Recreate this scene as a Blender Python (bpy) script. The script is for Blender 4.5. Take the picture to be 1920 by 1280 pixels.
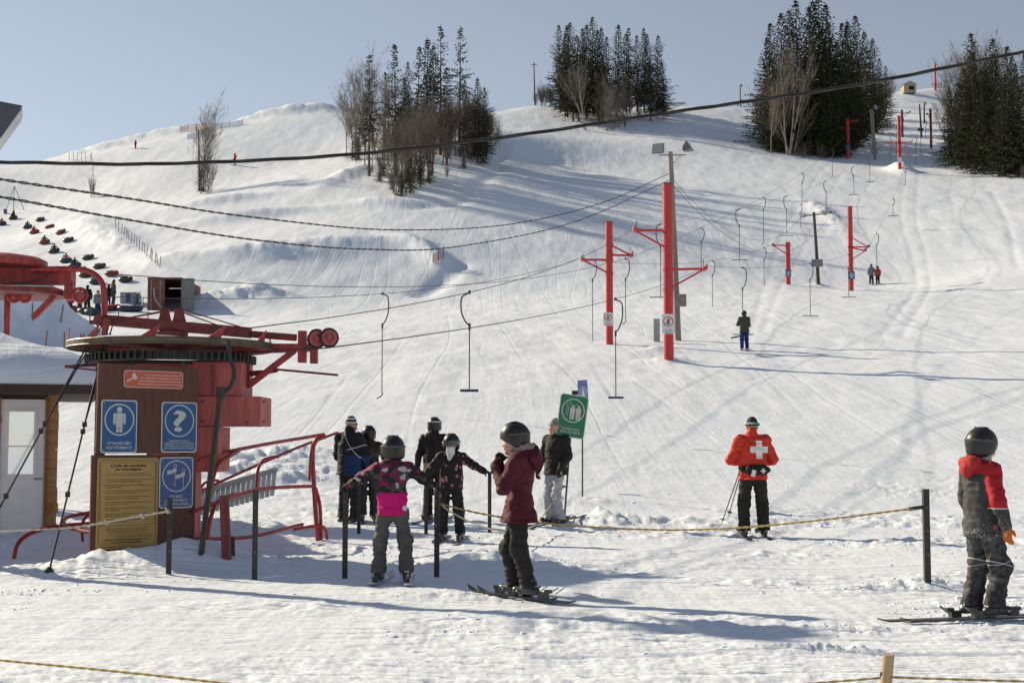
import bpy, math, random
import numpy as np
from mathutils import Vector, Matrix

SC = bpy.context.scene
for _o in list(bpy.data.objects): bpy.data.objects.remove(_o)
COL = SC.collection
PI = math.pi
R = math.radians

# ------------------------------------------------------------------ camera, sky, sun, exposure
F = 2667.0                      # focal length in photograph pixels
EYE = 1.35
TILT = math.atan(197 / F)
cam_d = bpy.data.cameras.new('camera'); cam = bpy.data.objects.new('camera', cam_d); COL.objects.link(cam)
cam_d.sensor_width = 36; cam_d.lens = 36 * F / 1920; cam_d.clip_end = 6000; cam_d.clip_start = .05
cam.location = (0, 0, EYE); cam.rotation_euler = (PI / 2 + TILT, 0, 0)
SC.camera = cam

SUN_EL = R(28)
SUN_DIR = Vector((-.80, .60, 0)).normalized() * math.cos(SUN_EL) + Vector((0, 0, math.sin(SUN_EL)))
world = bpy.data.worlds.new('World'); SC.world = world; world.use_nodes = True
nt = world.node_tree
bg = nt.nodes['Background']
sky = nt.nodes.new('ShaderNodeTexSky'); sky.sky_type = 'NISHITA'; sky.sun_disc = False
sky.sun_elevation = SUN_EL
sky.sun_rotation = math.atan2(SUN_DIR.x, SUN_DIR.y)
sky.air_density = 1.0; sky.dust_density = .1; sky.ozone_density = 3.0; sky.altitude = 100
hs = nt.nodes.new('ShaderNodeHueSaturation'); hs.inputs['Saturation'].default_value = .5
nt.links.new(sky.outputs[0], hs.inputs['Color']); nt.links.new(hs.outputs[0], bg.inputs['Color'])
bg.inputs['Strength'].default_value = .058
sun_d = bpy.data.lights.new('sun', 'SUN'); sun_d.energy = 4.0; sun_d.angle = R(.7); sun_d.color = (1, .84, .60)
sun = bpy.data.objects.new('sun', sun_d); COL.objects.link(sun)
sun.rotation_euler = (-SUN_DIR).to_track_quat('-Z', 'Y').to_euler(); sun.location = (-30, 40, 60)
vs = SC.view_settings; vs.view_transform = 'Standard'; vs.look = 'None'; vs.exposure = .72; vs.gamma = 1; vs.use_curve_mapping = False
SC.cycles.max_bounces = 6

# ------------------------------------------------------------------ pixel <-> world
_ct, _st = math.cos(TILT), math.sin(TILT)
def ray(u, v):
    a = (u - 960) / F; b = (640 - v) / F
    return np.array((a, _ct - b * _st, _st + b * _ct))
def P(u, v, d):                                   # point seen at pixel (u, v) at forward distance d
    r = ray(u, v); return np.array((0, 0, EYE)) + r * (d / r[1])
def proj(p):
    x, y, z = p[0], p[1], p[2] - EYE
    yy = y * _ct + z * _st; zz = -y * _st + z * _ct
    return 960 + F * x / yy, 640 - F * zz / yy

# ------------------------------------------------------------------ noise
def _hash(ix, iy, iz=0, s=0):
    h = (ix.astype(np.int64) * 374761393 + iy.astype(np.int64) * 668265263 + np.asarray(iz).astype(np.int64) * 2147483647 + s * 974711) & 0xffffffff
    h = ((h ^ (h >> 13)) * 1274126177) & 0xffffffff
    return ((h ^ (h >> 16)) & 0xffff) / 65535.0
def vnoise(x, y, s=0):
    x = np.asarray(x, float); y = np.asarray(y, float)
    ix = np.floor(x); iy = np.floor(y); fx = x - ix; fy = y - iy
    fx = fx * fx * (3 - 2 * fx); fy = fy * fy * (3 - 2 * fy)
    a = _hash(ix, iy, 0, s); b = _hash(ix + 1, iy, 0, s); c = _hash(ix, iy + 1, 0, s); d = _hash(ix + 1, iy + 1, 0, s)
    return (a + (b - a) * fx) * (1 - fy) + (c + (d - c) * fx) * fy - .5
def fbm(x, y, o=4, s=0, g=.5):
    t = 0; a = 1
    for k in range(o):
        t = t + a * vnoise(x * 2 ** k + 17.3 * k, y * 2 ** k - 9.1 * k, s + k); a *= g
    return t
def vnoise3(x, y, z, s=0):
    ix, iy, iz = np.floor(x), np.floor(y), np.floor(z)
    fx, fy, fz = x - ix, y - iy, z - iz
    fx = fx * fx * (3 - 2 * fx); fy = fy * fy * (3 - 2 * fy); fz = fz * fz * (3 - 2 * fz)
    def L(dz):
        a = _hash(ix, iy, iz + dz, s); b = _hash(ix + 1, iy, iz + dz, s); c = _hash(ix, iy + 1, iz + dz, s); d = _hash(ix + 1, iy + 1, iz + dz, s)
        return (a + (b - a) * fx) * (1 - fy) + (c + (d - c) * fx) * fy
    return L(0) * (1 - fz) + L(1) * fz - .5

# ------------------------------------------------------------------ materials
MATS = {}
def mat(name, col, rough=.6, metal=0, spec=.5, var=0, vscale=6, bump=0, bscale=40, stretch=None):
    if name in MATS: return MATS[name]
    m = bpy.data.materials.new(name); m.use_nodes = True; t = m.node_tree; b = t.nodes['Principled BSDF']
    b.inputs['Base Color'].default_value = (*col, 1); b.inputs['Roughness'].default_value = rough
    b.inputs['Metallic'].default_value = metal; b.inputs['Specular IOR Level'].default_value = spec
    if var or bump:
        tc = t.nodes.new('ShaderNodeTexCoord'); mp = t.nodes.new('ShaderNodeMapping')
        t.links.new(tc.outputs['Object'], mp.inputs['Vector'])
        if stretch: mp.inputs['Scale'].default_value = stretch
    if var:
        n = t.nodes.new('ShaderNodeTexNoise'); n.inputs['Scale'].default_value = vscale; n.inputs['Detail'].default_value = 6; n.inputs['Roughness'].default_value = .65
        t.links.new(mp.outputs[0], n.inputs['Vector'])
        cr = t.nodes.new('ShaderNodeValToRGB')
        cr.color_ramp.elements[0].position = .3; cr.color_ramp.elements[1].position = .7
        cr.color_ramp.elements[0].color = (*[max(0, c * (1 - var)) for c in col], 1)
        cr.color_ramp.elements[1].color = (*[min(1, c * (1 + var) + .02 * var) for c in col], 1)
        t.links.new(n.outputs['Fac'], cr.inputs[0]); t.links.new(cr.outputs[0], b.inputs['Base Color'])
    if bump:
        n2 = t.nodes.new('ShaderNodeTexNoise'); n2.inputs['Scale'].default_value = bscale; n2.inputs['Detail'].default_value = 4
        t.links.new(mp.outputs[0], n2.inputs['Vector'])
        bp = t.nodes.new('ShaderNodeBump'); bp.inputs['Strength'].default_value = bump; bp.inputs['Distance'].default_value = .02
        t.links.new(n2.outputs['Fac'], bp.inputs['Height']); t.links.new(bp.outputs[0], b.inputs['Normal'])
    MATS[name] = m
    return m

class NT:                                         # tiny node-building helper
    def __init__(s, m): s.t = m.node_tree
    def n(s, ty, **k):
        o = s.t.nodes.new(ty)
        for a, b in k.items(): setattr(o, a, b)
        return o
    def lk(s, a, b): s.t.links.new(a, b)
    def val(s, x, i):
        if isinstance(x, (int, float)): i.default_value = x
        else: s.lk(x, i)
    def m(s, op, a, b=0, clamp=False):
        o = s.n('ShaderNodeMath', operation=op, use_clamp=clamp); s.val(a, o.inputs[0]); s.val(b, o.inputs[1]); return o.outputs[0]
    def mix(s, f, a, b):
        o = s.n('ShaderNodeMix', data_type='RGBA'); s.val(f, o.inputs[0])
        for x, i in ((a, 6), (b, 7)):
            if isinstance(x, tuple): o.inputs[i].default_value = (*x, 1)
            else: s.lk(x, o.inputs[i])
        return o.outputs[2]
    def box(s, co, lo, hi):                       # 1 inside the range lo..hi
        return s.m('MULTIPLY', s.m('GREATER_THAN', co, lo), s.m('LESS_THAN', co, hi))

# ------------------------------------------------------------------ objects
ORG = {}
def tag(o, label=None, cat=None, group=None, kind=None):
    if label: o['label'] = label
    if cat: o['category'] = cat
    if group: o['group'] = group
    if kind: o['kind'] = kind
    return o
def thing(name, loc, label, cat, group=None, rz=0):
    o = bpy.data.objects.new(name, None); COL.objects.link(o); o.empty_display_size = .2
    o.location = tuple(loc); o.rotation_euler = (0, 0, rz); ORG[o.name] = np.array(loc, float)
    return tag(o, label, cat, group)
def mesh_from(name, V, Fc, smooth=False):
    me = bpy.data.meshes.new(name); me.from_pydata([tuple(map(float, v)) for v in V], [], [tuple(map(int, f)) for f in Fc])
    if smooth: me.polygons.foreach_set('use_smooth', [True] * len(me.polygons))
    me.update(); return me
def mesh_np(name, V, quads, smooth=True):         # fast path for big arrays
    me = bpy.data.meshes.new(name); V = np.asarray(V, np.float32); q = np.asarray(quads, np.int32); k = q.shape[1]
    me.vertices.add(len(V)); me.vertices.foreach_set('co', V.ravel())
    me.loops.add(q.size); me.loops.foreach_set('vertex_index', q.ravel())
    me.polygons.add(len(q)); me.polygons.foreach_set('loop_start', np.arange(0, q.size, k, dtype=np.int32))
    try: me.polygons.foreach_set('loop_total', np.full(len(q), k, np.int32))
    except Exception: pass
    me.update(calc_edges=True); me.validate()
    if smooth: me.polygons.foreach_set('use_smooth', np.ones(len(q), bool))
    me.update(); return me
def link(name, me, m, parent=None):
    o = bpy.data.objects.new(name, me); COL.objects.link(o)
    if m and not me.materials: me.materials.append(m)
    elif m and me.materials[0] != m: o.material_slots[0].link = 'OBJECT'; o.material_slots[0].material = m
    if parent: o.parent = parent; ORG[o.name] = ORG.get(parent.name, np.zeros(3))
    return o
def copy_tree(o, parent=None):
    c = o.copy(); COL.objects.link(c); c.parent = parent
    for ch in list(o.children): copy_tree(ch, c)
    return c

def frame(d):
    d = np.asarray(d, float); d = d / (np.linalg.norm(d) + 1e-12)
    h = np.array((0, 0, 1.)) if abs(d[2]) < .9 else np.array((1., 0, 0))
    a = np.cross(h, d); a /= np.linalg.norm(a); return a, np.cross(d, a), d
class MB:
    def __init__(s): s.V = []; s.F = []
    def add(s, V, Fc):
        b = len(s.V); s.V += [np.asarray(v, float) for v in V]; s.F += [tuple(i + b for i in f) for f in Fc]; return s
    def box(s, c, size, ax=None):                 # oriented box; ax = (X, Y, Z) unit vectors
        c = np.asarray(c, float); X, Y, Z = [np.asarray(a, float) for a in (ax or ((1, 0, 0), (0, 1, 0), (0, 0, 1)))]
        hx, hy, hz = [q / 2 for q in size]
        V = [c + X * hx * i + Y * hy * j + Z * hz * k for k in (-1, 1) for j in (-1, 1) for i in (-1, 1)]
        return s.add(V, [(0, 2, 3, 1), (4, 5, 7, 6), (0, 1, 5, 4), (2, 6, 7, 3), (0, 4, 6, 2), (1, 3, 7, 5)])
    def beam(s, a, b, w, h):                      # box beam from a to b, w across, h high
        a = np.asarray(a, float); b = np.asarray(b, float); d = b - a; L = np.linalg.norm(d)
        X, Y, Z = frame(d); return s.box((a + b) / 2, (w, h, L), (X, Y, Z))
    def tube(s, pts, r, n=8, cap=True, closed=False):
        pts = [np.asarray(p, float) for p in pts]; m = len(pts); rr = r if hasattr(r, '__len__') else [r] * m
        V = []; prev = None
        for i, p in enumerate(pts):
            if closed: d = pts[(i + 1) % m] - pts[i - 1]
            else: d = pts[min(i + 1, m - 1)] - pts[max(i - 1, 0)]
            d = d / (np.linalg.norm(d) + 1e-12)
            if prev is None: a, b, _ = frame(d)
            else:
                a = prev - d * np.dot(prev, d); a /= (np.linalg.norm(a) + 1e-12); b = np.cross(d, a)
            prev = a
            for k in range(n):
                t = 2 * PI * k / n; V.append(p + rr[i] * (a * math.cos(t) + b * math.sin(t)))
        Fc = []
        for i in range(m if closed else m - 1):
            j = (i + 1) % m
            for k in range(n):
                q = (k + 1) % n; Fc.append((i * n + k, i * n + q, j * n + q, j * n + k))
        if cap and not closed: Fc += [tuple(range(n - 1, -1, -1)), tuple((m - 1) * n + k for k in range(n))]
        return s.add(V, Fc)
    def cyl(s, a, b, r, n=12): return s.tube([a, b], r, n)
    def lathe(s, c, axis, prof, n=24):            # prof: list of (radius, height along axis)
        c = np.asarray(c, float); a, b, d = frame(axis); V = []; Fc = []
        for (r, h) in prof:
            for k in range(n):
                t = 2 * PI * k / n; V.append(c + d * h + r * (a * math.cos(t) + b * math.sin(t)))
        m = len(prof)
        for i in range(m - 1):
            for k in range(n):
                q = (k + 1) % n; Fc.append((i * n + k, i * n + q, (i + 1) * n + q, (i + 1) * n + k))
        if prof[0][0] > 1e-6: Fc.append(tuple(range(n - 1, -1, -1)))
        if prof[-1][0] > 1e-6: Fc.append(tuple((m - 1) * n + k for k in range(n)))
        return s.add(V, Fc)
    def ring(s, c, axis, Rm, r, n=32, k=8, sq=None):      # torus
        c = np.asarray(c, float); a, b, d = frame(axis); 
        pts = [c + Rm * (a * math.cos(2 * PI * i / n) + b * math.sin(2 * PI * i / n)) for i in range(n)]
        if sq is None: return s.tube(pts, r, k, closed=True)
        w, h = sq; V = []; Fc = []                        # rectangular section: w radial, h axial
        for i in range(n):
            e = a * math.cos(2 * PI * i / n) + b * math.sin(2 * PI * i / n)
            for (p, q) in ((-1, -1), (1, -1), (1, 1), (-1, 1)): V.append(c + e * (Rm + p * w / 2) + d * q * h / 2)
        for i in range(n):
            j = (i + 1) % n
            for q in range(4): Fc.append((i * 4 + q, j * 4 + q, j * 4 + (q + 1) % 4, i * 4 + (q + 1) % 4))
        return s.add(V, Fc)
    def plate(s, poly, th, O, X, Y):              # 2-D outline extruded by th along X x Y (front at +)
        O, X, Y = [np.asarray(q, float) for q in (O, X, Y)]; N = np.cross(X, Y); n = len(poly)
        V = [O + X * p[0] + Y * p[1] + N * th for p in poly] + [O + X * p[0] + Y * p[1] for p in poly]
        return s.add(V, [tuple(range(n)), tuple(range(2 * n - 1, n - 1, -1))] + [(i, i + n, (i + 1) % n + n, (i + 1) % n) for i in range(n)])
    def build(s, name, m, parent=None, smooth=False, label=None, cat=None, group=None, kind=None, auto=True):
        V = np.array(s.V)
        if parent is not None: o0 = ORG.get(parent.name, np.zeros(3))
        else: o0 = np.array(((V[:, 0].min() + V[:, 0].max()) / 2, (V[:, 1].min() + V[:, 1].max()) / 2, V[:, 2].min()))
        me = mesh_from(name, V - o0, s.F, smooth)
        if smooth and auto:
            try: me.set_sharp_from_angle(angle=R(40))
            except Exception: pass
        o = link(name, me, m, parent)
        if parent is None: o.location = o0; ORG[o.name] = o0
        return tag(o, label, cat, group, kind)

def rrect(w, h, r, n=5):                          # rounded rectangle outline about the origin, CCW
    out = []
    for (cx, cy, a0) in ((w / 2 - r, h / 2 - r, 0), (-w / 2 + r, h / 2 - r, 90), (-w / 2 + r, -h / 2 + r, 180), (w / 2 - r, -h / 2 + r, 270)):
        for k in range(n + 1):
            t = R(a0 + 90 * k / n); out.append((cx + r * math.cos(t), cy + r * math.sin(t)))
    return out
def circ(r, n=28, cx=0, cy=0): return [(cx + r * math.cos(2 * PI * k / n), cy + r * math.sin(2 * PI * k / n)) for k in range(n)]
def arcpts(pts, n=6):                             # Catmull-Rom through points
    pts = [np.asarray(p, float) for p in pts]; q = [2 * pts[0] - pts[1]] + pts + [2 * pts[-1] - pts[-2]]; out = []
    for i in range(1, len(q) - 2):
        for k in range(n):
            t = k / n; a, b, c, d = q[i - 1:i + 3]
            out.append(.5 * (2 * b + (c - a) * t + (2 * a - 5 * b + 4 * c - d) * t * t + (3 * b - a - 3 * c + d) * t ** 3))
    return out + [pts[-1]]

# ------------------------------------------------------------------ lettering (built-in font, turned into flat meshes)
_TX = {}
def text_mesh(body, bold=0.012):
    if body not in _TX:
        c = bpy.data.curves.new('t', 'FONT'); c.body = body; c.align_x = 'LEFT'; c.size = 1; c.offset = bold; c.resolution_u = 3; c.fill_mode = 'FRONT'
        o = bpy.data.objects.new('t', c); COL.objects.link(o)
        dg = bpy.context.evaluated_depsgraph_get(); me = bpy.data.meshes.new_from_object(o.evaluated_get(dg))
        V = np.array([v.co[:] for v in me.vertices]); Fc = [tuple(p.vertices) for p in me.polygons]
        bpy.data.objects.remove(o); bpy.data.curves.remove(c); bpy.data.meshes.remove(me); _TX[body] = (V, Fc)
    return _TX[body]
def put_text(mb, body, O, X, Y, cx, cy, w, h, align='c', off=.003, bold=.012):
    """lettering of cap height h centred at (cx, cy) in the sign's frame, squeezed to width w if given"""
    V, Fc = text_mesh(body, bold)
    x0, x1 = V[:, 0].min(), V[:, 0].max(); sy = h / .7
    sx = sy if w is None else w / (x1 - x0)
    if align == 'c': ox = cx - sx * (x0 + x1) / 2
    elif align == 'r': ox = cx - sx * x1
    else: ox = cx - sx * x0
    O, X, Y = [np.asarray(q, float) for q in (O, X, Y)]; N = np.cross(X, Y)
    mb.add([O + X * (ox + sx * p[0]) + Y * (cy - h / 2 + sy * p[1]) + N * off for p in V], Fc)
# ------------------------------------------------------------------ the snow slope
_cp = []
def cp(u, v, d): _cp.append(tuple(P(u, v, d)))
for x in (-60, -30, -12, 0, 12, 30, 60):
    for y in (-60, -25, -8, 2, 9, 15): _cp.append((x, y, 0.))
for x, zz in ((-8, (0, .08, .6, 2.0)), (0, (0, .08, .6, 2.0)), (8, (0, .06, .5, 1.9)), (15, (0, .08, .6, 2.1))):
    for y, z in zip((19, 24, 30, 40), zz): _cp.append((x, y, z))
for (u, d, z) in ((300, 50, 3.5), (900, 50, 3.6), (1400, 50, 3.55), (1850, 50, 3.8), (600, 66, 6.0), (1150, 66, 6.1), (1397, 62, 5.5), (1700, 62, 5.6),
                  (100, 75, 7.3), (900, 82, 8.6), (1300, 90, 9.9), (1750, 90, 10.2), (-300, 60, 5.5), (2200, 60, 6.0), (2300, 100, 13)):
    p = P(u, 640, d); _cp.append((p[0], p[1], z))
for c in ((320, 582, 100), (500, 562, 103), (100, 592, 95), (700, 560, 108), (210, 578, 97), (440, 585, 98),
          (1634, 535, 120), (1478, 534, 116), (1100, 520, 115), (900, 490, 120), (1850, 520, 112), (1300, 470, 132), (1560, 430, 142),
          (900, 400, 142), (1300, 400, 150), (1100, 350, 165), (1560, 330, 180), (1687, 316, 190), (1590, 298, 208), (1480, 293, 205),
          (1850, 335, 175), (1960, 338, 170), (1900, 420, 135), (1720, 252, 245), (1740, 205, 300), (1730, 172, 345), (1650, 180, 330),
          (1300, 260, 215), (1290, 207, 268), (1400, 207, 268), (1120, 252, 222), (1180, 225, 235), (1000, 198, 250), (1060, 205, 246), (1240, 203, 262),
          (750, 382, 145), (655, 315, 168), (940, 255, 192), (840, 330, 160), (1000, 300, 187), (940, 208, 246), (780, 230, 222), (640, 208, 235), (560, 212, 233), (480, 225, 232),
          (350, 247, 230), (250, 272, 226), (150, 290, 220), (60, 305, 216), (-100, 318, 214), (-300, 330, 210),
          (380, 362, 170), (300, 330, 185), (560, 300, 190), (560, 400, 145), (300, 450, 138), (160, 330, 196), (450, 470, 122), (600, 470, 122), (700, 450, 125),
          (60, 430, 165), (20, 392, 185), (150, 500, 125), (-150, 470, 150), (-250, 400, 180), (-300, 560, 100), (250, 530, 112), (230, 400, 160),
          (2100, 300, 190), (2400, 330, 170), (1900, 250, 230), (1800, 190, 320), (1550, 230, 255), (1620, 205, 300), (2000, 180, 320)):
    cp(*c)
for (u, v, d) in ((1290, 207, 268), (1400, 207, 268), (1000, 198, 250), (1150, 203, 258), (940, 208, 246), (800, 208, 240), (640, 208, 235), (480, 225, 232), (350, 247, 230), (250, 272, 226), (150, 290, 220), (60, 305, 216), (-100, 318, 214), (-300, 330, 210), (1730, 172, 345), (1650, 180, 330), (1850, 180, 335), (1500, 200, 300)):
    p = P(u, v, d); k = p[:2] / np.linalg.norm(p[:2])
    for a, b in ((25, -1.5), (70, -14), (160, -40)): _cp.append((*(p[:2] + k * a), p[2] + b))
for t in range(-180, 181, 24): _cp.append((520 * math.sin(R(t)), 520 * math.cos(R(t)), 20 if abs(t) < 40 else 0.))
for t in range(-180, 181, 30):
    if abs(t) > 50: _cp.append((170 * math.sin(R(t)), 170 * math.cos(R(t)), 18 if abs(t) < 70 else 0.))
_cp = np.array(_cp); _CC = 7.0
def _solve():
    X = _cp[:, :2]; n = len(X)
    D = np.sqrt(((X[:, None] - X[None]) ** 2).sum(-1) + _CC ** 2)
    A = np.zeros((n + 1, n + 1)); A[:n, :n] = -D + np.eye(n) * .15; A[:n, n] = 1; A[n, :n] = 1
    return np.linalg.solve(A, np.append(_cp[:, 2], 0))
_W = _solve()
def macro(x, y):
    x = np.asarray(x, float); y = np.asarray(y, float); sh = x.shape; x = x.ravel(); y = y.ravel(); out = np.empty(len(x))
    for i in range(0, len(x), 20000):
        a = x[i:i + 20000, None] - _cp[None, :, 0]; b = y[i:i + 20000, None] - _cp[None, :, 1]
        out[i:i + 20000] = -np.sqrt(a * a + b * b + _CC ** 2) @ _W[:-1] + _W[-1]
    return out.reshape(sh)

MOUNDS = []            # (x, y, rx, ry, h, rotation, lumpiness)
def mound(u, v, d, rx, ry, h, rot=0, l=.5):
    p = P(u, v, d); MOUNDS.append((p[0], p[1], rx, ry, h, R(rot), l))
# ploughed piles and banks, each where the photograph shows one
mound(10, 640, 68, 2.8, 2.4, 2.2, 0, .9); mound(-60, 640, 70, 4, 3, 2.2, 0, .8); mound(110, 640, 69, 2.0, 1.8, .8, 0, .6)
mound(290, 1060, 16.0, 1.1, .55, .20, 20, .35); mound(110, 1010, 19.0, 1.3, .8, .22, 0, .6); mound(395, 1060, 16.2, .8, .5, .13, -20, .5)
mound(1170, 980, 23.8, .8, .45, .13, 0, 1.5); mound(1110, 980, 24.3, .6, .35, .09, 0, 1.5); mound(1060, 955, 27, 1.2, .5, .12, 0, 1.)
mound(920, 1045, 16.6, .7, .5, .13, 0, 1.2); mound(1000, 1058, 15.8, .6, .35, .08, 0, 1.2)
mound(1740, 1095, 13.6, .45, .25, .08, 0, 1.2); mound(1640, 1105, 13.4, .7, .25, .05, 0, 1.2); mound(1560, 1190, 10.4, .6, .18, .04, 0, 1.4); mound(1520, 1225, 9.4, .45, .13, .045, 0, 1.4)
mound(1255, 676, 57.5, .9, .7, .25, 0, .6); mound(590, 890, 31, 1.6, .8, .16, 15, 1.6); mound(520, 900, 30, 1.2, .6, .14, 15, 1.6); mound(480, 860, 33, 2.0, 1.0, .22, 0, 1.6); mound(430, 880, 31, 1.2, .7, .2, 0, 1.6); mound(560, 860, 34, 1.4, .7, .14, 0, 1.6)
mound(470, 1000, 21, 1.2, .6, .10, 0, 1.2); mound(845, 1118, 12.9, .8, .22, .05, -8, 1.2); mound(400, 980, 22, .8, .5, .2, 0, 1.)
mound(500, 463, 121, 6.0, 2.2, .95, 0, .3); mound(640, 448, 124, 7.0, 2.2, .75, 0, .3); mound(470, 398, 146, 7, 1.8, .9, 0, .2); mound(800, 470, 121, 1.3, 5.5, .9, 28, .3); mound(410, 380, 157, 5, 1.6, .8, 0, .2)
mound(170, 430, 150, 2.4, 14, .6, 23, .5); mound(225, 470, 138, 2.4, 10, .6, 24, .5); mound(300, 500, 122, 2.6, 6, .5, 30, .5)
mound(590, 212, 232, 6, 3, 1.3, 0, .4); mound(500, 228, 231, 6, 3, 1.2, 0, .5); mound(280, 272, 225, 8, 3, 1.5, 0, .5); mound(185, 287, 221, 8, 3, 1.2, 0, .5)
mound(1688, 330, 186, 1.6, 4, 1.4, 0, .3); mound(400, 565, 103, 4, 2, .7, 0, .8); mound(480, 540, 106, 2.5, 2, .9, 0, .8)
mound(655, 330, 163, 2.0, 7, .8, -20, .4); mound(720, 385, 146, 4, 1.8, .6, -15, .4); mound(1545, 395, 150, 1.2, 9, .5, 0, 1.)
mound(1230, 625, 62, .8, .6, .2, 0, .8); mound(1530, 536, 117, 1.2, 1, .3, 0, .8)
TRACKS = []            # polylines (pixels) pressed into the slope: (world pts, half width, depth)
def track(pts, w, h):
    out = []
    for (u, v, d) in pts: out.append(P(u, v, d)[:2])
    TRACKS.append((np.array(arcpts([np.append(q, 0) for q in out], 5))[:, :2], w, h))
def detail(x, y):
    x = np.asarray(x, float); y = np.asarray(y, float); d = np.hypot(x, y)
    z = np.zeros_like(x)
    for (mx, my, rx, ry, h, ro, l) in MOUNDS:
        m = (np.abs(x - mx) < 3 * max(rx, ry)) & (np.abs(y - my) < 3 * max(rx, ry))
        if not m.any(): continue
        dx = x[m] - mx; dy = y[m] - my; c, s = math.cos(ro), math.sin(ro)
        a = (dx * c + dy * s) / rx; b = (-dx * s + dy * c) / ry
        q = .42 * min(rx, ry)
        n = fbm(x[m] / q, y[m] / q, 3, 5, .5)
        g = np.exp(-(a * a + b * b) * 1.1)
        z[m] += h * g * (1 + l * n * .75)
    near = np.clip((60 - d) / 45, 0, 1)
    # trampled snow: soft humps, and chopped ridges running across the view
    z += near * .045 * fbm(x * .55, y * .8, 3, 11)
    ch = np.clip(fbm(x * .35 + 7, y * .5, 2, 21) * 2.2 + .35, 0, 1)
    band = np.clip((d - 9.5) / 2.5, .12, 1) * np.clip((38 - d) / 14, 0, 1)
    r1 = np.abs(fbm(x * 1.3, y * 3.2, 4, 31, .6)); r2 = fbm(x * 5, y * 7, 3, 41, .6)
    z += band * ch * (.12 * (r1 - .2) + .06 * r2)
    z += np.clip((22 - d) / 6, 0, 1) * .011 * vnoise(x * .7, y * 16, 51)          # ski tracks across the foreground
    z += np.clip((24 - d) / 8, 0, 1) * .016 * fbm(x * 11, y * 15, 3, 61, .6) * (.35 + .65 * ch)
    far = np.clip((d - 40) / 60, 0, 1)
    z += far * (.22 * fbm(x / 16, y / 22, 3, 71)) + np.clip((d - 25) / 30, 0, 1) * .10 * fbm(x / 1.6, y / 3.5, 3, 81)
    for (pl, w, h) in TRACKS:
        m = (x > pl[:, 0].min() - 3 * w) & (x < pl[:, 0].max() + 3 * w) & (y > pl[:, 1].min() - 3 * w) & (y < pl[:, 1].max() + 3 * w)
        if not m.any(): continue
        px, py = x[m], y[m]; best = np.full(px.shape, 1e9)
        for i in range(len(pl) - 1):
            a = pl[i]; e = pl[i + 1] - a; t = np.clip(((px - a[0]) * e[0] + (py - a[1]) * e[1]) / (e @ e + 1e-9), 0, 1)
            best = np.minimum(best, np.hypot(px - a[0] - t * e[0], py - a[1] - t * e[1]))
        z[m] += h * np.exp(-(best / w) ** 2)
    return z
track([(1700, 330, 186), (1690, 420, 146), (1720, 520, 116), (1650, 640, 68)], .25, -.028)
track([(1725, 330, 186), (1718, 420, 146), (1745, 520, 116), (1690, 640, 68)], .25, -.028)
track([(1560, 300, 200), (1490, 400, 152), (1440, 500, 122), (1400, 640, 66)], .25, -.025)
track([(1590, 320, 192), (1530, 420, 145), (1470, 520, 118), (1430, 620, 72)], .25, -.025)
track([(940, 260, 190), (925, 330, 168), (870, 380, 148), (780, 400, 143)], 1.0, -.25)
track([(860, 480, 119), (840, 505, 115), (790, 530, 110)], 1.0, -.4)
track([(1860, 360, 160), (1890, 420, 135), (1910, 500, 115)], .4, -.06)
def height(x, y): return macro(x, y) + detail(x, y)
_ts = np.geomspace(3, 620, 2600)
def G(u, v, dmin=3):                              # the point of the ground seen at pixel (u, v)
    r = ray(u, v); t = _ts[_ts >= dmin] / r[1]
    x = r[0] * t; y = r[1] * t; z = EYE + r[2] * t; g = height(x, y) - z
    i = np.argmax(g > 0)
    if g[i] <= 0: i = max(1, int(np.argmax(g[t > 150 / r[1]]) + np.sum(t <= 150 / r[1]))); g = g + 1e-9 - g[i]
    if i == 0: k = 0; i = 1
    else: k = g[i - 1] / (g[i - 1] - g[i])
    tt = t[i - 1] + (t[i] - t[i - 1]) * k
    p = np.array((r[0] * tt, r[1] * tt, 0.)); p[2] = float(height(p[:1], p[1:2])[0]); return p
def Z(x, y): return float(height(np.array([x]), np.array([y]))[0])
def pxm(p): return F / p[1]

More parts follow.
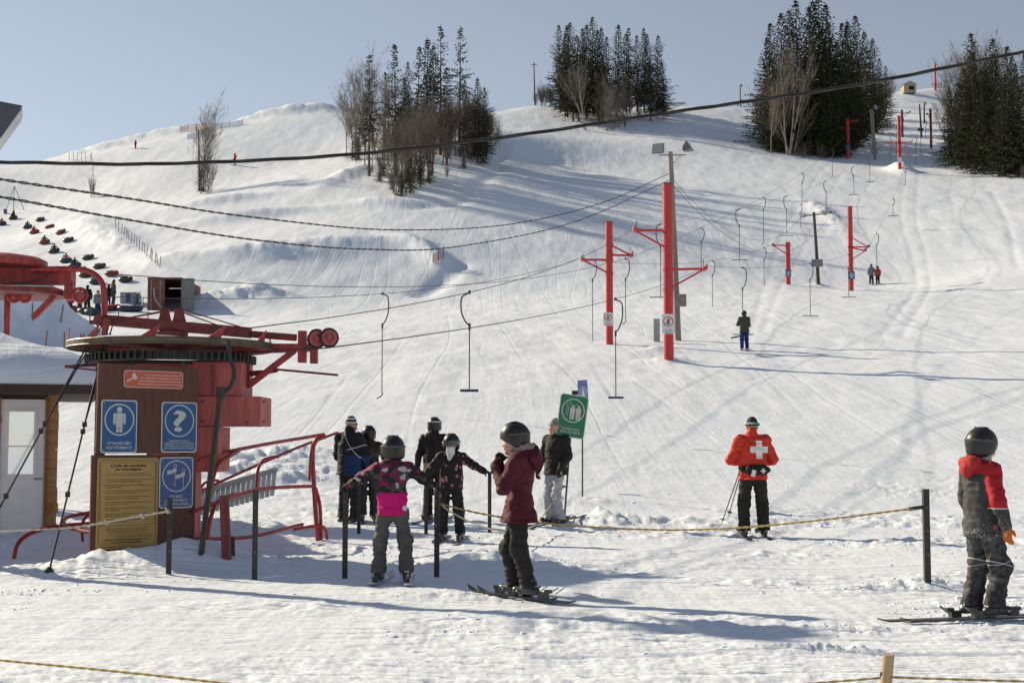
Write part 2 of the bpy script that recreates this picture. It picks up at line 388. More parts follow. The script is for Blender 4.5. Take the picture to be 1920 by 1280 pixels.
def snow_material():
    m = bpy.data.materials.new('snow'); m.use_nodes = True; N = NT(m); b = m.node_tree.nodes['Principled BSDF']
    tc = N.n('ShaderNodeTexCoord'); co = tc.outputs['Object']
    def noise(scale, detail, st=None, rough=.6):
        mp = N.n('ShaderNodeMapping'); N.lk(co, mp.inputs['Vector'])
        if st: mp.inputs['Scale'].default_value = st
        n = N.n('ShaderNodeTexNoise'); n.inputs['Scale'].default_value = scale; n.inputs['Detail'].default_value = detail; n.inputs['Roughness'].default_value = rough
        N.lk(mp.outputs[0], n.inputs['Vector']); return n.outputs['Fac']
    big = noise(.12, 3)
    mid = noise(1.4, 6, None, .7)
    c = N.mix(big, (.69, .765, .88), (.75, .81, .90))
    cr = N.n('ShaderNodeMapRange'); N.lk(mid, cr.inputs[0]); cr.inputs[1].default_value = .35; cr.inputs[2].default_value = .7
    c2 = N.mix(N.m('MULTIPLY', cr.outputs[0], .25), c, (.63, .715, .84))
    N.lk(c2, b.inputs['Base Color']); b.inputs['Roughness'].default_value = .62; b.inputs['Specular IOR Level'].default_value = .25
    fine = noise(22, 5, None, .7); lump = noise(4.5, 4, (1, 1.6, 1), .65); gro = noise(1.0, 3, (2.6, .16, .3), .6); far = noise(.35, 5, (1.2, .7, .5), .65)
    h = N.m('ADD', N.m('MULTIPLY', fine, .009), N.m('MULTIPLY', lump, .02))
    h = N.m('ADD', h, N.m('MULTIPLY', gro, .03)); h = N.m('ADD', h, N.m('MULTIPLY', far, .09))
    def lines(scale, st, w, off):                 # thin meandering lines: ski and groomer tracks
        mp = N.n('ShaderNodeMapping'); N.lk(co, mp.inputs['Vector']); mp.inputs['Scale'].default_value = st; mp.inputs['Location'].default_value = off
        n = N.n('ShaderNodeTexNoise'); n.inputs['Scale'].default_value = scale; n.inputs['Detail'].default_value = .3; N.lk(mp.outputs[0], n.inputs['Vector'])
        f = N.m('FRACT', N.m('MULTIPLY', n.outputs['Fac'], 9)); return N.m('SUBTRACT', 1, N.m('MULTIPLY', N.m('ABSOLUTE', N.m('SUBTRACT', f, .5)), 1 / w), True)
    sx = N.n('ShaderNodeSeparateXYZ'); N.lk(co, sx.inputs[0]); up = N.m('MULTIPLY', N.m('SUBTRACT', sx.outputs[1], 26), .05, True); nr = N.m('MULTIPLY', N.m('SUBTRACT', 24, sx.outputs[1]), .12, True)
    t1 = N.m('MULTIPLY', lines(.24, (1, .055, 0), .09, (3, 1, 0)), N.m('MULTIPLY', up, -.011)); t2 = N.m('MULTIPLY', lines(.12, (1, .22, 0), .05, (31, 7, 2)), N.m('MULTIPLY', up, -.007))
    t3 = N.m('MULTIPLY', lines(.55, (.10, 1.3, 0), .12, (5, 3, 0)), N.m('MULTIPLY', nr, -.012)); t4 = N.m('MULTIPLY', lines(1.1, (.14, 1.2, 0), .15, (15, 8, 0)), N.m('MULTIPLY', nr, -.008))
    for t_ in (t1, t2, t3, t4): h = N.m('ADD', h, t_)
    bp = N.n('ShaderNodeBump'); bp.inputs['Strength'].default_value = .85; bp.inputs['Distance'].default_value = 1
    N.lk(h, bp.inputs['Height']); N.lk(bp.outputs[0], b.inputs['Normal'])
    return m
M_SNOW = snow_material()
def build_ground():
    ang = np.concatenate([np.linspace(-180, -34, 40)[:-1], np.linspace(-34, -22, 50)[:-1], np.linspace(-22, 22, 620), np.linspace(22, 34, 50)[1:], np.linspace(34, 180, 40)[1:-1]])
    rad = np.concatenate([np.linspace(.3, 6.5, 60)[:-1], np.geomspace(6.5, 420, 780), np.geomspace(420, 1500, 20)[1:]])
    T, Rr = np.meshgrid(np.radians(ang), rad); x = Rr * np.sin(T); y = Rr * np.cos(T)
    z = height(np.where(Rr > 560, x * 560 / Rr, x), np.where(Rr > 560, y * 560 / Rr, y))
    nr, na = x.shape
    idx = np.arange(nr * na).reshape(nr, na); nxt = np.roll(idx, -1, 1)
    q = np.stack([idx[:-1], nxt[:-1], nxt[1:], idx[1:]], -1).reshape(-1, 4)[:, ::-1]
    V = np.stack([x, y, z], -1).reshape(-1, 3)
    o = link('snow_ground', mesh_np('snow_ground', V, q), M_SNOW); tag(o, kind='structure'); return o
build_ground()
m_far = mat('distant_hill', (.42, .46, .52), .9, var=.2, vscale=.01)
def far_hill():
    n = 60; V = []; Fc = []
    for i in range(n):
        t = R(-34 + 30 * i / (n - 1)); r = 1900
        h = 330 + 60 * float(fbm(np.array([i * .13]), np.array([2.2]), 4, 3)[0]) - 3.2 * i
        for (rr, hh) in ((r - 500, -50), (r, h), (r + 600, -50)): V.append((rr * math.sin(t), rr * math.cos(t), hh))
    for i in range(n - 1):
        for k in (0, 1): Fc.append((i * 3 + k, i * 3 + 3 + k, i * 3 + 4 + k, i * 3 + 1 + k))
    o = link('distant_hill', mesh_from('distant_hill', V, Fc, True), m_far); tag(o, kind='structure')
far_hill()
# ------------------------------------------------------------------ the lift: station, towers, ropes, hangers
m_red = mat('red_paint', (.30, .024, .026), .48, var=.42, vscale=7, bump=.25, bscale=30, stretch=(1.5, 1.5, .5)); m_tower = mat('tower_red_paint', (.50, .032, .036), .45, var=.28, vscale=5, bump=.2, bscale=30, stretch=(1.5, 1.5, .3))
m_redf = mat('faded_red_paint', (.40, .085, .08), .6, var=.38, vscale=4, bump=.3, bscale=18, stretch=(2.5, 2.5, .35))
m_redd = mat('dark_red_steel', (.17, .022, .022), .55, var=.4, vscale=8, bump=.2, bscale=30)
m_blk = mat('black_steel', (.022, .021, .02), .55, var=.3, vscale=20)
m_grease = mat('greasy_gear', (.018, .017, .016), .5, var=.4, vscale=15, bump=.4, bscale=60)
m_rope = mat('steel_rope', (.045, .043, .04), .5, .4)
m_galv = mat('galvanised_steel', (.30, .30, .30), .5, .5, var=.2, vscale=10)
m_wood = mat('weathered_pole', (.24, .205, .165), .9, var=.3, vscale=4, bump=.4, bscale=14, stretch=(1, 1, .08))
m_dwood = mat('dark_pole', (.085, .066, .05), .9, var=.3, vscale=4, bump=.4, bscale=14, stretch=(1, 1, .08))
m_white = mat('white_enamel', (.72, .72, .71), .5, var=.05, vscale=8)
m_blue = mat('sign_blue', (.012, .085, .24), .42, var=.12, vscale=9)
m_blue2 = mat('sign_blue_faded', (.05, .095, .27), .45, var=.15, vscale=9)
m_green = mat('sign_green', (.008, .16, .075), .42, var=.1, vscale=9)
m_yel = mat('sign_ochre', (.45, .285, .085), .5, var=.1, vscale=6)
m_org = mat('sign_red_orange', (.52, .10, .05), .5, var=.15, vscale=6)
m_ink = mat('black_ink', (.025, .02, .015), .6)
m_sil = mat('sign_silver_print', (.55, .55, .54), .5)
m_board = mat('brown_plywood', (.105, .035, .02), .62, var=.28, vscale=5, bump=.35, bscale=22, stretch=(6, 6, .5))
m_gbox = mat('grey_box', (.33, .34, .33), .6, var=.15, vscale=5)
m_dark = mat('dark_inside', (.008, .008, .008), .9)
m_fl = mat('floodlight_grey', (.12, .125, .13), .45, .4, var=.2, vscale=6)
m_lens = mat('floodlight_glass', (.30, .31, .32), .12, 0, .8)
Y0 = np.array((0., 1., 0.)); UP = np.array((0., 0., 1.)); X0 = np.array((1., 0., 0.))

# --- bullwheel station in front
D1 = 17.9
gb = G(330, 1046); base1 = np.array((P(322, 700, D1)[0], D1, Z(P(322, 700, D1)[0], D1)))
st = thing('lift_station', base1, 'red drive station with big horizontal bullwheel behind the brown notice board', 'ski lift')
C1 = P(322, 650, D1); RW = 1.24
def W(u, v, d=D1): return P(u, v, d)
mast = MB(); mx = C1[0] + .06; mast.box((mx, D1, (base1[2] - .5 + C1[2] - .3) / 2 + .0), (.56, .56, C1[2] - .3 - base1[2] + .5)); mast.build('mast', m_redf, st)
b = MB(); b.ring(C1, UP, RW, 0, 64, sq=(.08, .05)); b.ring(C1 + UP * .03, UP, RW + .03, .014, 64, 6); b.ring(C1 - UP * .035, UP, RW + .03, .014, 64, 6)
whl = b.build('bullwheel', mat('worn_rim_steel', (.10, .075, .05), .5, .3, var=.4, vscale=6), st)
for k in range(8):
    a = 2 * PI * k / 8 + .2; e = np.array((math.cos(a), math.sin(a), 0)); MB().beam(C1 + e * .1, C1 + e * (RW - .04), .07, .06).build('spoke', m_redd, whl)
MB().lathe(C1 - UP * .12, UP, [(.0, 0), (.2, 0), (.2, .3), (.12, .34), (0, .34)], 20).build('hub', m_redd, whl)
b = MB(); n = 40
V = []; Fc = []
for i in range(n):                                   # snow lying on the wheel
    a = 2 * PI * i / n
    for (rr, hh) in ((.3, .03), (.3, .06), (.75, .07 + .012 * math.sin(5 * a)), (1.1, .06 + .012 * math.sin(3 * a + 1)), (1.2, .03)): V.append(C1 + np.array((rr * math.cos(a), rr * math.sin(a), hh)))
for i in range(n):
    for k in range(5): Fc.append((i * 5 + k, ((i + 1) % n) * 5 + k, ((i + 1) % n) * 5 + (k + 1) % 5, i * 5 + (k + 1) % 5))
b.add(V, Fc).build('snow_cap', M_SNOW, st, True, 'thin snow lying on the bullwheel')
g1 = C1 - UP * .165
b = MB(); b.ring(g1, UP, .96, 0, 72, sq=(.10, .10)); ge = b.build('gear_ring', m_grease, st)
tm = None
for k in range(72):
    a = 2 * PI * k / 72; e = np.array((math.cos(a), math.sin(a), 0)); f_ = np.array((-e[1], e[0], 0))
    q = MB().box((0, 0, 0), (.05, .03, .09), (X0, Y0, UP))
    if tm is None: tm = mesh_from('tooth', q.V, q.F)
    o = link('tooth', tm, m_grease, ge); o.location = tuple(g1 + e * 1.03 - base1); o.rotation_euler = (0, 0, a)
for k in range(10):
    a = 2 * PI * k / 10 + .35; e = np.array((math.cos(a), math.sin(a), 0)); f_ = np.array((-e[1], e[0], 0)); p = C1 + e * (RW + .0) + UP * .045
    MB().plate([(-.11, 0), (.06, 0), (.12, .15)], .012, p, f_, UP).build('fin', m_red, st)
MB().lathe(C1 - UP * .34, UP, [(.0, 0), (.5, 0), (.52, .02), (.52, .10), (.0, .10)], 28).build('gear_housing', m_red, st)
b = MB(); b.beam(W(196, 600), W(470, 624), .15, .13); b.build('cross_beam', m_redd, st)
MB().cyl(W(468, 626), W(556, 633), .045, 10).build('beam_tube', m_redd, st)
for uu in (309, 336):
    q = W(uu, 604); MB().plate([(-.09, -.02), (.09, -.02), (.04, .18), (-.04, .18)], .04, q + Y0 * .02, X0, UP).build('upright_plate', m_redd, st)
for (a_, b_) in (((312, 582), (238, 596)), ((336, 580), (215, 600)), ((338, 579), (462, 616)), ((338, 584), (415, 612))): MB().cyl(W(*a_, D1 - .1), W(*b_, D1 - .1), .009, 6).build('tie_rod', m_redd, st)
b = MB(); b.cyl(W(186, 600, D1 - .12), W(186, 600, D1 + .12), .075, 14); b.cyl(W(200, 604, D1 - .15), W(200, 604, D1 + .15), .055, 12); b.beam(W(170, 604), W(206, 606), .1, .05); b.build('end_clevis', m_redd, st)
b = MB(); b.beam(W(430, 650), W(592, 651), .1, .085); b.beam(W(430, 658, D1 + .4), W(592, 653, D1 + .2), .08, .08); b.build('lower_beam', m_red, st)
MB().beam(W(552, 657), W(467, 722), .07, .075).build('brace', m_red, st)
MB().beam(W(464, 652), W(464, 727), .06, .06).build('bracket_post', m_redd, st)
b = MB(); b.box(W(567, 650), (.10, .12, .40)); b.build('sheave_block', m_red, st); b = MB(); b.box(W(589, 656), (.09, .12, .34)); b.build('sheave_block', m_red, st)
for uu, vv in ((594, 635), (617, 633)):
    c = W(uu, vv, D1 - .12); ax = np.array((.35, -1, 0)); ax /= np.linalg.norm(ax)
    w = MB().lathe(c - ax * .03, ax, [(.06, 0), (.098, .0), (.10, .012), (.10, .048), (.098, .06), (.06, .06), (.05, .045), (.03, .045), (.03, .075), (0, .075)], 24).build('guide_pulley', m_redf, st, True)
    MB().ring(c, ax, .112, .016, 28, 6).build('pulley_tyre', m_blk, w, True)
for (a_, b_, r_) in (((372, 702), (522, 694), .016), ((374, 722), (505, 694), .02), ((505, 691), (634, 703), .016), ((470, 704), (520, 696), .014), ((122, 687), (190, 684), .02), ((124, 688), (192, 695), .012), ((150, 684), (190, 676), .01)):
    MB().tube([W(*a_), W(*b_)], r_, 6).build('guide_rod', m_redd, st)
# machinery cabinet on the right of the mast
MB().box((W(418, 712)[0], D1, (W(418, 682)[2] + W(418, 744)[2]) / 2), (W(463, 700)[0] - W(372, 700)[0], .75, W(418, 682)[2] - W(418, 744)[2])).build('motor_housing', m_redf, st)
MB().box((W(435, 772)[0], D1 - .02, (W(435, 745)[2] + W(435, 799)[2]) / 2), (W(499, 770)[0] - W(371, 770)[0], .8, W(435, 745)[2] - W(435, 799)[2])).build('gearbox_cover', m_redf, st)
MB().box((W(396, 840)[0], D1 - .03, (W(396, 800)[2] + W(396, 884)[2]) / 2), (W(422, 840)[0] - W(371, 840)[0], .7, W(396, 800)[2] - W(396, 884)[2] - .006)).build('lower_cover', m_redf, st)
for (u_, v_) in ((380, 790), (495, 790), (380, 752), (495, 752), (462, 792)): MB().lathe(W(u_, v_, D1 - .43), -Y0, [(.016, 0), (.016, .012), (0, .014)], 8).build('bolt', m_redd, st)
MB().tube(arcpts([W(398, 685, D1 - .45), W(398, 715, D1 - .46), W(398, 742, D1 - .45)], 3), .016, 6).build('conduit', m_redd, st)
for (u_, w_) in ((402, .05), (420, .07), (448, .06)): MB().box(W(u_, 671, D1 - .2), (w_, .1, .14)).build('motor_mount', m_blk, st)

# --- second station behind the hut
D2 = 27.0
def W2(u, v, d=D2): return P(u, v, d)
b2 = G(15, 700, 20); x2 = W2(15, 600)[0]; base2 = np.array((x2, D2, Z(x2, D2)))
s2 = thing('lift_return_station', base2, 'red lift station with domed cap and bent pipe rising behind the hut roof', 'ski lift')
c = W2(5, 502); MB().lathe(c, UP, [(0, .0), (.80, 0), (.82, .03), (.82, .13), (.7, .19), (.35, .25), (0, .27)], 36).build('dome_cap', m_red, s2, True)
b = MB(); b.beam(W2(-90, 518), W2(138, 519), .3, .30); b.beam(W2(-90, 541), W2(116, 546), .9, .07); b.build('beam', m_red, s2)
MB().lathe(W2(20, 552), UP, [(.0, -.03), (1.0, -.03), (1.0, .05), (0, .05)], 36).build('bullwheel', m_redd, s2)
b = MB(); b.box(W2(131, 545), (.16, .2, .34)); b.box(W2(138, 556), (.2, .12, .12)); b.build('end_bracket', m_red, s2)
for (u_, v_, r_) in ((150, 553, .125), (26, 556, .10), (46, 556, .10)):
    ax = np.array((.45, -1, 0)); ax /= np.linalg.norm(ax)
    w = MB().ring(W2(u_, v_, D2 - .15), ax, r_, .03, 24, 6).build('guide_pulley', m_red, s2, True); MB().ring(W2(u_, v_, D2 - .15), ax, r_ * .55, .02, 18, 6).ring(W2(u_, v_, D2 - .15), ax, r_ * .15, .03, 10, 5).build('pulley_hub', m_redf, w)
MB().beam(W2(112, 545), W2(62, 596), .09, .1).build('strut', m_red, s2)
MB().tube(arcpts([W2(60, 506, D2 - .3), W2(120, 504, D2 - .3), W2(165, 508, D2 - .3), W2(190, 528, D2 - .3), W2(195, 560, D2 - .3), W2(196, 625, D2 - .3)], 5), .055, 10).build('bent_pipe', m_red, s2, True)
q = W2(14, 548); MB().tube([q, (q[0], q[1], base2[2] - .3)], .06, 10).build('post', m_red, s2)
q = W2(-70, 540); MB().tube([q, (q[0], q[1] + .3, base2[2] - .3)], .25, 14).build('mast', m_redd, s2)
q = W2(196, 622, D2 - .3); MB().tube([q, (q[0], q[1], Z(q[0], q[1]) - .3)], .055, 10).build('post', m_red, s2)
MB().tube(arcpts([W2(5, 533, D2 - .32), W2(60, 528, D2 - .34), W2(95, 512, D2 - .3)], 5), .012, 5).build('hose', m_blk, s2)

# --- towers
def tower(u, v, vt, r, arms, label, mt=m_tower, cap=False, d=None, extra=0):
    """arms: (side, v at tube, (u, v) of the arm end, v where the brace meets the tube)"""
    b = G(u, v, 20) if d is None else P(u, v, d); d = b[1]; t = thing('lift_tower', b, label, 'lift tower', 'red lift towers')
    top = P(u, vt, d); k = d / F
    MB().tube([b - UP * .5, np.array((b[0], b[1], top[2]))], r, 18).build('tube', mt, t, True)
    MB().tube([(b[0], b[1], top[2]), (b[0], b[1], top[2] + .03)], r * 1.06, 18).build('cap', m_blk, t)
    for (va, end, vb) in arms:
        e = P(end[0], end[1], d); a0 = np.array((b[0], b[1], P(u, va, d)[2])); b0 = np.array((b[0], b[1], P(u, vb, d)[2]))
        am = MB().beam(a0, e, .09, .09).build('arm', mt, t); MB().beam(b0, e + np.array((0, 0, .0)) * .9, .07, .07).build('brace', mt, t)
        MB().tube([a0 - UP * .08, a0 + UP * .08], r * 1.12, 18).build('collar', mt, t); MB().tube([b0 - UP * .06, b0 + UP * .06], r * 1.12, 18).build('collar', mt, t)
        sg = 1 if end[0] > u else -1
        for q in (-.22, .22):
            MB().lathe(e + Y0 * q + X0 * sg * .03 + UP * .06, X0, [(.0, -.035), (.11, -.035), (.135, -.03), (.115, 0), (.135, .03), (.11, .035), (0, .035)], 16).build('sheave', m_blk if d > 90 else m_redf, am)
        MB().box(e + UP * .0 - X0 * sg * .05, (.12, .62, .10)).build('sheave_bar', mt, am)
        if d < 90: MB().tube([e - X0 * sg * .06, e - X0 * sg * .07 + UP * .42], .012, 5).build('rope_catcher', m_blk, am)
    return t
tA1 = tower(1254, 672, 345, .20, [(432, (1190, 432), 466), (505, (1322, 504), 542)], 'nearest red lift tower, tallest, with the round no-entry sign')
tB1 = tower(1143, 645, 417, .17, [(487, (1092, 487), 513), (478, (1184, 479), 458)], 'second nearest red tower, left of the tallest one')
tB2 = tower(1478, 533, 455, .20, [(460, (1450, 460), 478)], 'short red tower with blue sign left of the leaning dark pole')
tA2 = tower(1596, 545, 388, .19, [(463, (1628, 463), 444), (464, (1622, 470), 488)], 'red tower with blue sign left of the two riders in the distance')
tB3 = tower(1590, 297, 222, .26, [(238, (1570, 240), 246), (226, (1610, 226), 232)], 'red tower against the big dark spruce clump')
tA3 = tower(1687, 316, 218, .22, [(268, (1664, 268), 284), (268, (1709, 266), 284)], 'red tower with two spread arms in the lift corridor')
tower(1692, 258, 207, .2, [(214, (1706, 210), 222)], 'small dark red tower behind the spread-arm tower', m_redd)
tower(1746, 278, 205, .2, [(216, (1738, 214), 226)], 'thin dark red tower beside the right clump', m_redd)
tower(1754, 170, 120, .25, [(158, (1748, 158), 164), (158, (1766, 158), 164)], 'farthest lift tower on the skyline at the top of the corridor', m_tower)
# notices on the towers
def notice(name, u, v, w, h, d, m, label, glyph=None, ink=m_ink, back=None):
    q = P(u, v, d) - X0 * 0; t = thing(name, q, label, 'sign')
    MB().plate(rrect(w, h, w * .12), .012, q, X0, UP).build('plate', m, t)
    f = q - Y0 * .0135 if True else q
    if glyph == 'no':
        b = MB(); b.ring(q - Y0 * .016 + UP * h * .12, Y0, w * .36, 0, 28, sq=(w * .07, .004)); b.beam(q - Y0 * .018 + UP * (h * .12) + (X0 + UP) * w * .24, q - Y0 * .018 + UP * (h * .12) - (X0 + UP) * w * .24, .004, w * .06); b.build('ban_ring', m_org, t)
        b = MB(); o_ = q + UP * h * .12 - Y0 * .013; b.plate(circ(w * .06, 12, 0, w * .17), .004, o_, X0, UP); b.plate([(-w * .09, -w * .06), (w * .09, -w * .06), (w * .09, w * .1), (-w * .09, w * .1)], .004, o_, X0, UP); b.plate([(-w * .08, -w * .25), (-w * .01, -w * .25), (w * .0, -w * .06), (-w * .07, -w * .06)], .004, o_, X0, UP); b.plate([(w * .03, -w * .25), (w * .1, -w * .25), (w * .08, -w * .06), (w * .01, -w * .06)], .004, o_, X0, UP); b.build('skier_figure', m_ink, t)
        b = MB()
        for k, (tx, ww) in enumerate((('NE PAS', .5), ('SLALOMER', .7), ('MERCI', .45))): put_text(b, tx, q, X0, UP, 0, -h * (.29 + .085 * k), w * ww, h * .045, off=.014)
        b.build('lettering', m_ink, t)
    else:
        b = MB(); b.ring(q - Y0 * .015, Y0, w * .34, 0, 24, sq=(w * .07, .004)); b.plate(circ(w * .07, 10, 0, w * .15), .003, q - Y0 * .0125, X0, UP); b.plate([(-w * .1, -w * .2), (w * .1, -w * .2), (w * .12, w * .07), (-w * .12, w * .07)], .003, q - Y0 * .0125, X0, UP); b.build('pictogram', m_white, t)
        MB().plate([(-w * .3, -h * .40), (w * .3, -h * .40), (w * .3, -h * .36), (-w * .3, -h * .36)], .003, q - Y0 * .0125, X0, UP).build('caption_bar', m_white, t)
    return t
dA1 = ORG[tA1.name][1]; dB1 = ORG[tB1.name][1]; dA2 = ORG[tA2.name][1]; dB2 = ORG[tB2.name][1]
notice('warning_sign', 1253, 607, .52, .80, dA1 - .23, m_white, 'white no-entry notice on the tallest red tower', 'no')
notice('warning_sign', 1140, 598, .44, .62, dB1 - .20, m_white, 'white round-symbol notice on the second red tower', 'no')
notice('pictogram_sign', 1597, 516, .48, .62, dA2 - .23, m_blue, 'blue pictogram sign on the tower by the two riders')
notice('pictogram_sign', 1478, 512, .46, .60, dB2 - .24, m_blue, 'blue pictogram sign on the short red tower')
notice('pictogram_sign', 1590, 277, .75, .85, ORG[tB3.name][1] - .3, m_blue, 'round blue sign on the tower against the dark clump')
notice('pictogram_sign', 1687, 300, .55, .7, ORG[tA3.name][1] - .26, m_white, 'small white notice on the spread-arm tower')
cab = G(1231, 640); MB().box(cab + UP * .52, (.30, .25, 1.1)).build('electric_cabinet', m_gbox, None, label='pale grey cabinet standing left of the tallest tower foot', cat='cabinet')

# --- wooden poles with floodlights
def floodlight(par, p, yaw, pitch, s=.5, name='floodlight'):
    h = MB(); dx = np.array((math.sin(yaw) * math.cos(pitch), -math.cos(yaw) * math.cos(pitch), math.sin(pitch))); X, Y, Zz = frame(dx); p = np.asarray(p, float)
    b = MB(); q = [(-.5, -.4), (.5, -.4), (.5, .4), (-.5, .4)]; V = [p + X * a * s + Y * c * s + Zz * .2 * s for a, c in q] + [p + X * a * s * .55 + Y * c * s * .55 - Zz * .32 * s for a, c in q]
    b.add(V, [(0, 1, 2, 3), (7, 6, 5, 4)] + [(i, i + 4, (i + 1) % 4 + 4, (i + 1) % 4) for i in range(4)]); l = b.build(name, m_fl, par)
    MB().box(p + Zz * .215 * s, (s * .9, s * .7, .01), (X, Y, Zz)).build('lens', m_lens, l); MB().box(p - Zz * .38 * s, (s * .3, s * .3, s * .14), (X, Y, Zz)).build('ballast', m_fl, l)
    return l
def pole(u, v, top, r, label, m=m_wood, name='utility_pole', d=None):
    b = G(u, v, 20) if d is None else P(u, v, d); e = P(top[0], top[1], b[1]); t = thing(name, b, label, 'pole', 'wooden poles along the lift')
    MB().tube([b - UP * .5, b * .5 + e * .5, e], [r, r * .85, r * .7], 12).build('shaft', m, t, True); return t, e, b
t, e, b = pole(1272, 638, (1257, 285), .16, 'grey wooden pole with two floodlights behind the tallest tower'); POLE_A = e
MB().beam(e - UP * .15 - X0 * .55, e - UP * .15 + X0 * .75, .06, .06).build('crossarm', m_galv, t); MB().tube([e - UP * .7, e - UP * .16 + X0 * .5], .02, 5).build('brace', m_galv, t)
floodlight(t, P(1236, 280, b[1] - .2), -.5, .15, .62); floodlight(t, P(1290, 276, b[1] - .2), 1.2, .5, .6)
q = P(1276, 563, b[1] - .2); MB().box(q, (.55, .05, .6)).build('equipment_board', mat('grey_wood_board', (.23, .215, .20), .85, var=.25, vscale=6), t)
t, e, b = pole(1535, 533, (1526, 398), .16, 'leaning dark wooden pole with crossarm right of the short tower', m_dwood); POLE_B = e
MB().beam(P(1505, 405, b[1]), P(1560, 399, b[1]), .08, .08).build('crossarm', m_dwood, t)
floodlight(t, P(1507, 405, b[1] - .2), -.8, .1, .4); floodlight(t, P(1545, 400, b[1] - .2), .8, .1, .45); MB().box(P(1532, 493, b[1] - .25), (.95, .06, .62)).build('equipment_board', MATS['grey_wood_board'], t)
t, e, b = pole(1641, 300, (1636, 205), .2, 'pale wooden pole with floodlight in front of the corridor', m_wood); MB().tube([P(1632, 205, b[1]), P(1638, 290, b[1])], .13, 8).build('second_shaft', m_wood, t)
floodlight(t, P(1640, 202, b[1] - .3), .7, .2, .9); MB().box(P(1639, 283, b[1] - .3), (1.1, .08, .75)).build('equipment_board', MATS['grey_wood_board'], t)
t, e, b = pole(1728, 258, (1724, 196), .18, 'dark wooden pole in the upper corridor', m_dwood); MB().box(P(1726, 243, b[1] - .3), (.9, .08, .5)).build('equipment_board', m_dwood, t)
t, e, b = pole(1733, 232, (1733, 194), .18, 'short dark pole farther up the corridor', m_dwood); floodlight(t, P(1734, 194, b[1] - .3), .7, .2, .7)
t, e, b = pole(1003, 192, (1001, 118), .13, 'thin pole with small crossarm left of the middle clump', m_dwood, d=249); MB().beam(P(996, 122, b[1]), P(1007, 121, b[1]), .1, .1).build('crossarm', m_dwood, t)
t, e, b = pole(374, 356, (372, 243), .15, 'wooden pole beside the lone bare tree', m_wood)
t, e, b = pole(1388, 195, (1388, 160), .12, 'tiny pole on the skyline left of the big dark clump', m_dwood, d=266); floodlight(t, P(1389, 161, b[1]), .3, .2, .6)
# floodlight on the pole just outside the frame, top left
q = G(-120, 1060); t = thing('floodlight_pole', q, 'grey floodlight at the top left edge, cut by the frame', 'floodlight'); q2 = P(-60, 260, q[1]); MB().tube([q - UP * .4, (q[0], q[1], P(0, 150, q[1])[2])], .12, 12).build('shaft', m_wood, t)
MB().beam((q[0], q[1], q2[2]), P(-8, 240, q[1]), .05, .05).build('bracket', m_galv, t); floodlight(t, P(-2, 232, q[1] - .1), 1.9, -.55, .66); PL = np.array((q[0], q[1], 0))

# --- ropes and cables
def sagline(a, b, sag, n=24):
    a = np.asarray(a, float); b = np.asarray(b, float); return [a + (b - a) * t - UP * sag * 4 * t * (1 - t) for t in np.linspace(0, 1, n)]
def rope(name, pts, r, m, label, cat, group=None, n=6): return MB().tube(pts, r, n).build(name, m, None, True, label, cat, group, auto=False)
def chain(wps, sags, n=14):
    out = []
    for i in range(len(wps) - 1): out += sagline(wps[i], wps[i + 1], sags[i], n)[:-1]
    return out + [np.asarray(wps[-1], float)]
dA3 = ORG[tA3.name][1]; dB3 = ORG[tB3.name][1]
RA_L = chain([P(452, 617, D1 + .9), P(1188, 429, dA1), P(1662, 266, dA3), P(1700, 206, 255)], [.55, 1.6, .3])
RA_R = chain([P(500, 657, D1 - .3), P(606, 653, D1 - .2), P(1326, 499, dA1), P(1630, 461, dA2), P(1711, 264, dA3), P(1742, 212, 250)], [.0, .35, .6, 1.0, .3])
RB_L = chain([P(60, 551, D2 - .4), P(1090, 485, dB1), P(1449, 458, dB2), P(1569, 238, dB3)], [.7, .8, 1.2])
RB_R = chain([P(196, 512, D2 + .8), P(1188, 480, dB1), P(1612, 224, dB3)], [.75, 1.8])
rope('haul_rope', RA_L, .0085, m_rope, 'left strand of the nearer lift rope rising over the tallest tower', 'cable', 'lift haul ropes')
rope('haul_rope', RA_R, .0085, m_rope, 'right strand of the nearer lift rope from the twin pulleys', 'cable', 'lift haul ropes')
rope('haul_rope', RB_L, .0095, m_rope, 'lower strand of the far lift rope from the station behind the hut', 'cable', 'lift haul ropes')
rope('haul_rope', RB_R, .0095, m_rope, 'upper strand of the far lift rope from the station behind the hut', 'cable', 'lift haul ropes')
def bundle(name, wps, r, tw, label, strands=2, n=260):
    """a twisted bundle of black cables along a smooth line"""
    c = np.array(arcpts(wps, n // (len(wps) - 1))); t = thing(name, c[0], label, 'cable', 'overhead cables'); L = np.cumsum(np.append(0, np.linalg.norm(np.diff(c, axis=0), axis=1)))
    for s in range(strands):
        ph = L / tw * 2 * PI + s * 2 * PI / strands + .8 * np.sin(L * .7); pts = [c[i] + r * (UP * math.sin(ph[i]) + Y0 * math.cos(ph[i])) for i in range(len(c))]
        MB().tube(pts, r * .85, 5).build('strand', m_blk, t, True, auto=False)
    return t
dc = 14.0
bundle('overhead_cable', [P(-200, 300, dc), P(60, 305, dc), P(300, 307, dc), P(640, 291, dc), P(960, 255, dc), P(1250, 212, dc), P(1590, 162, dc), P(1920, 97, dc), P(2200, 36, dc)], .011, 1.7, 'thick black twisted cable crossing the whole sky', 3)
def lw(pts): return [P(u, v, d) for (u, v, d) in pts]
bundle('overhead_cable', lw([(-120, 315, 15), (0, 336, 17), (240, 372, 22), (480, 408, 28), (740, 431, 36), (960, 420, 45), (1130, 380, 52), (1254, 326, 60)]), .012, .9, 'upper of the two thin twisted cables running to the floodlight pole')
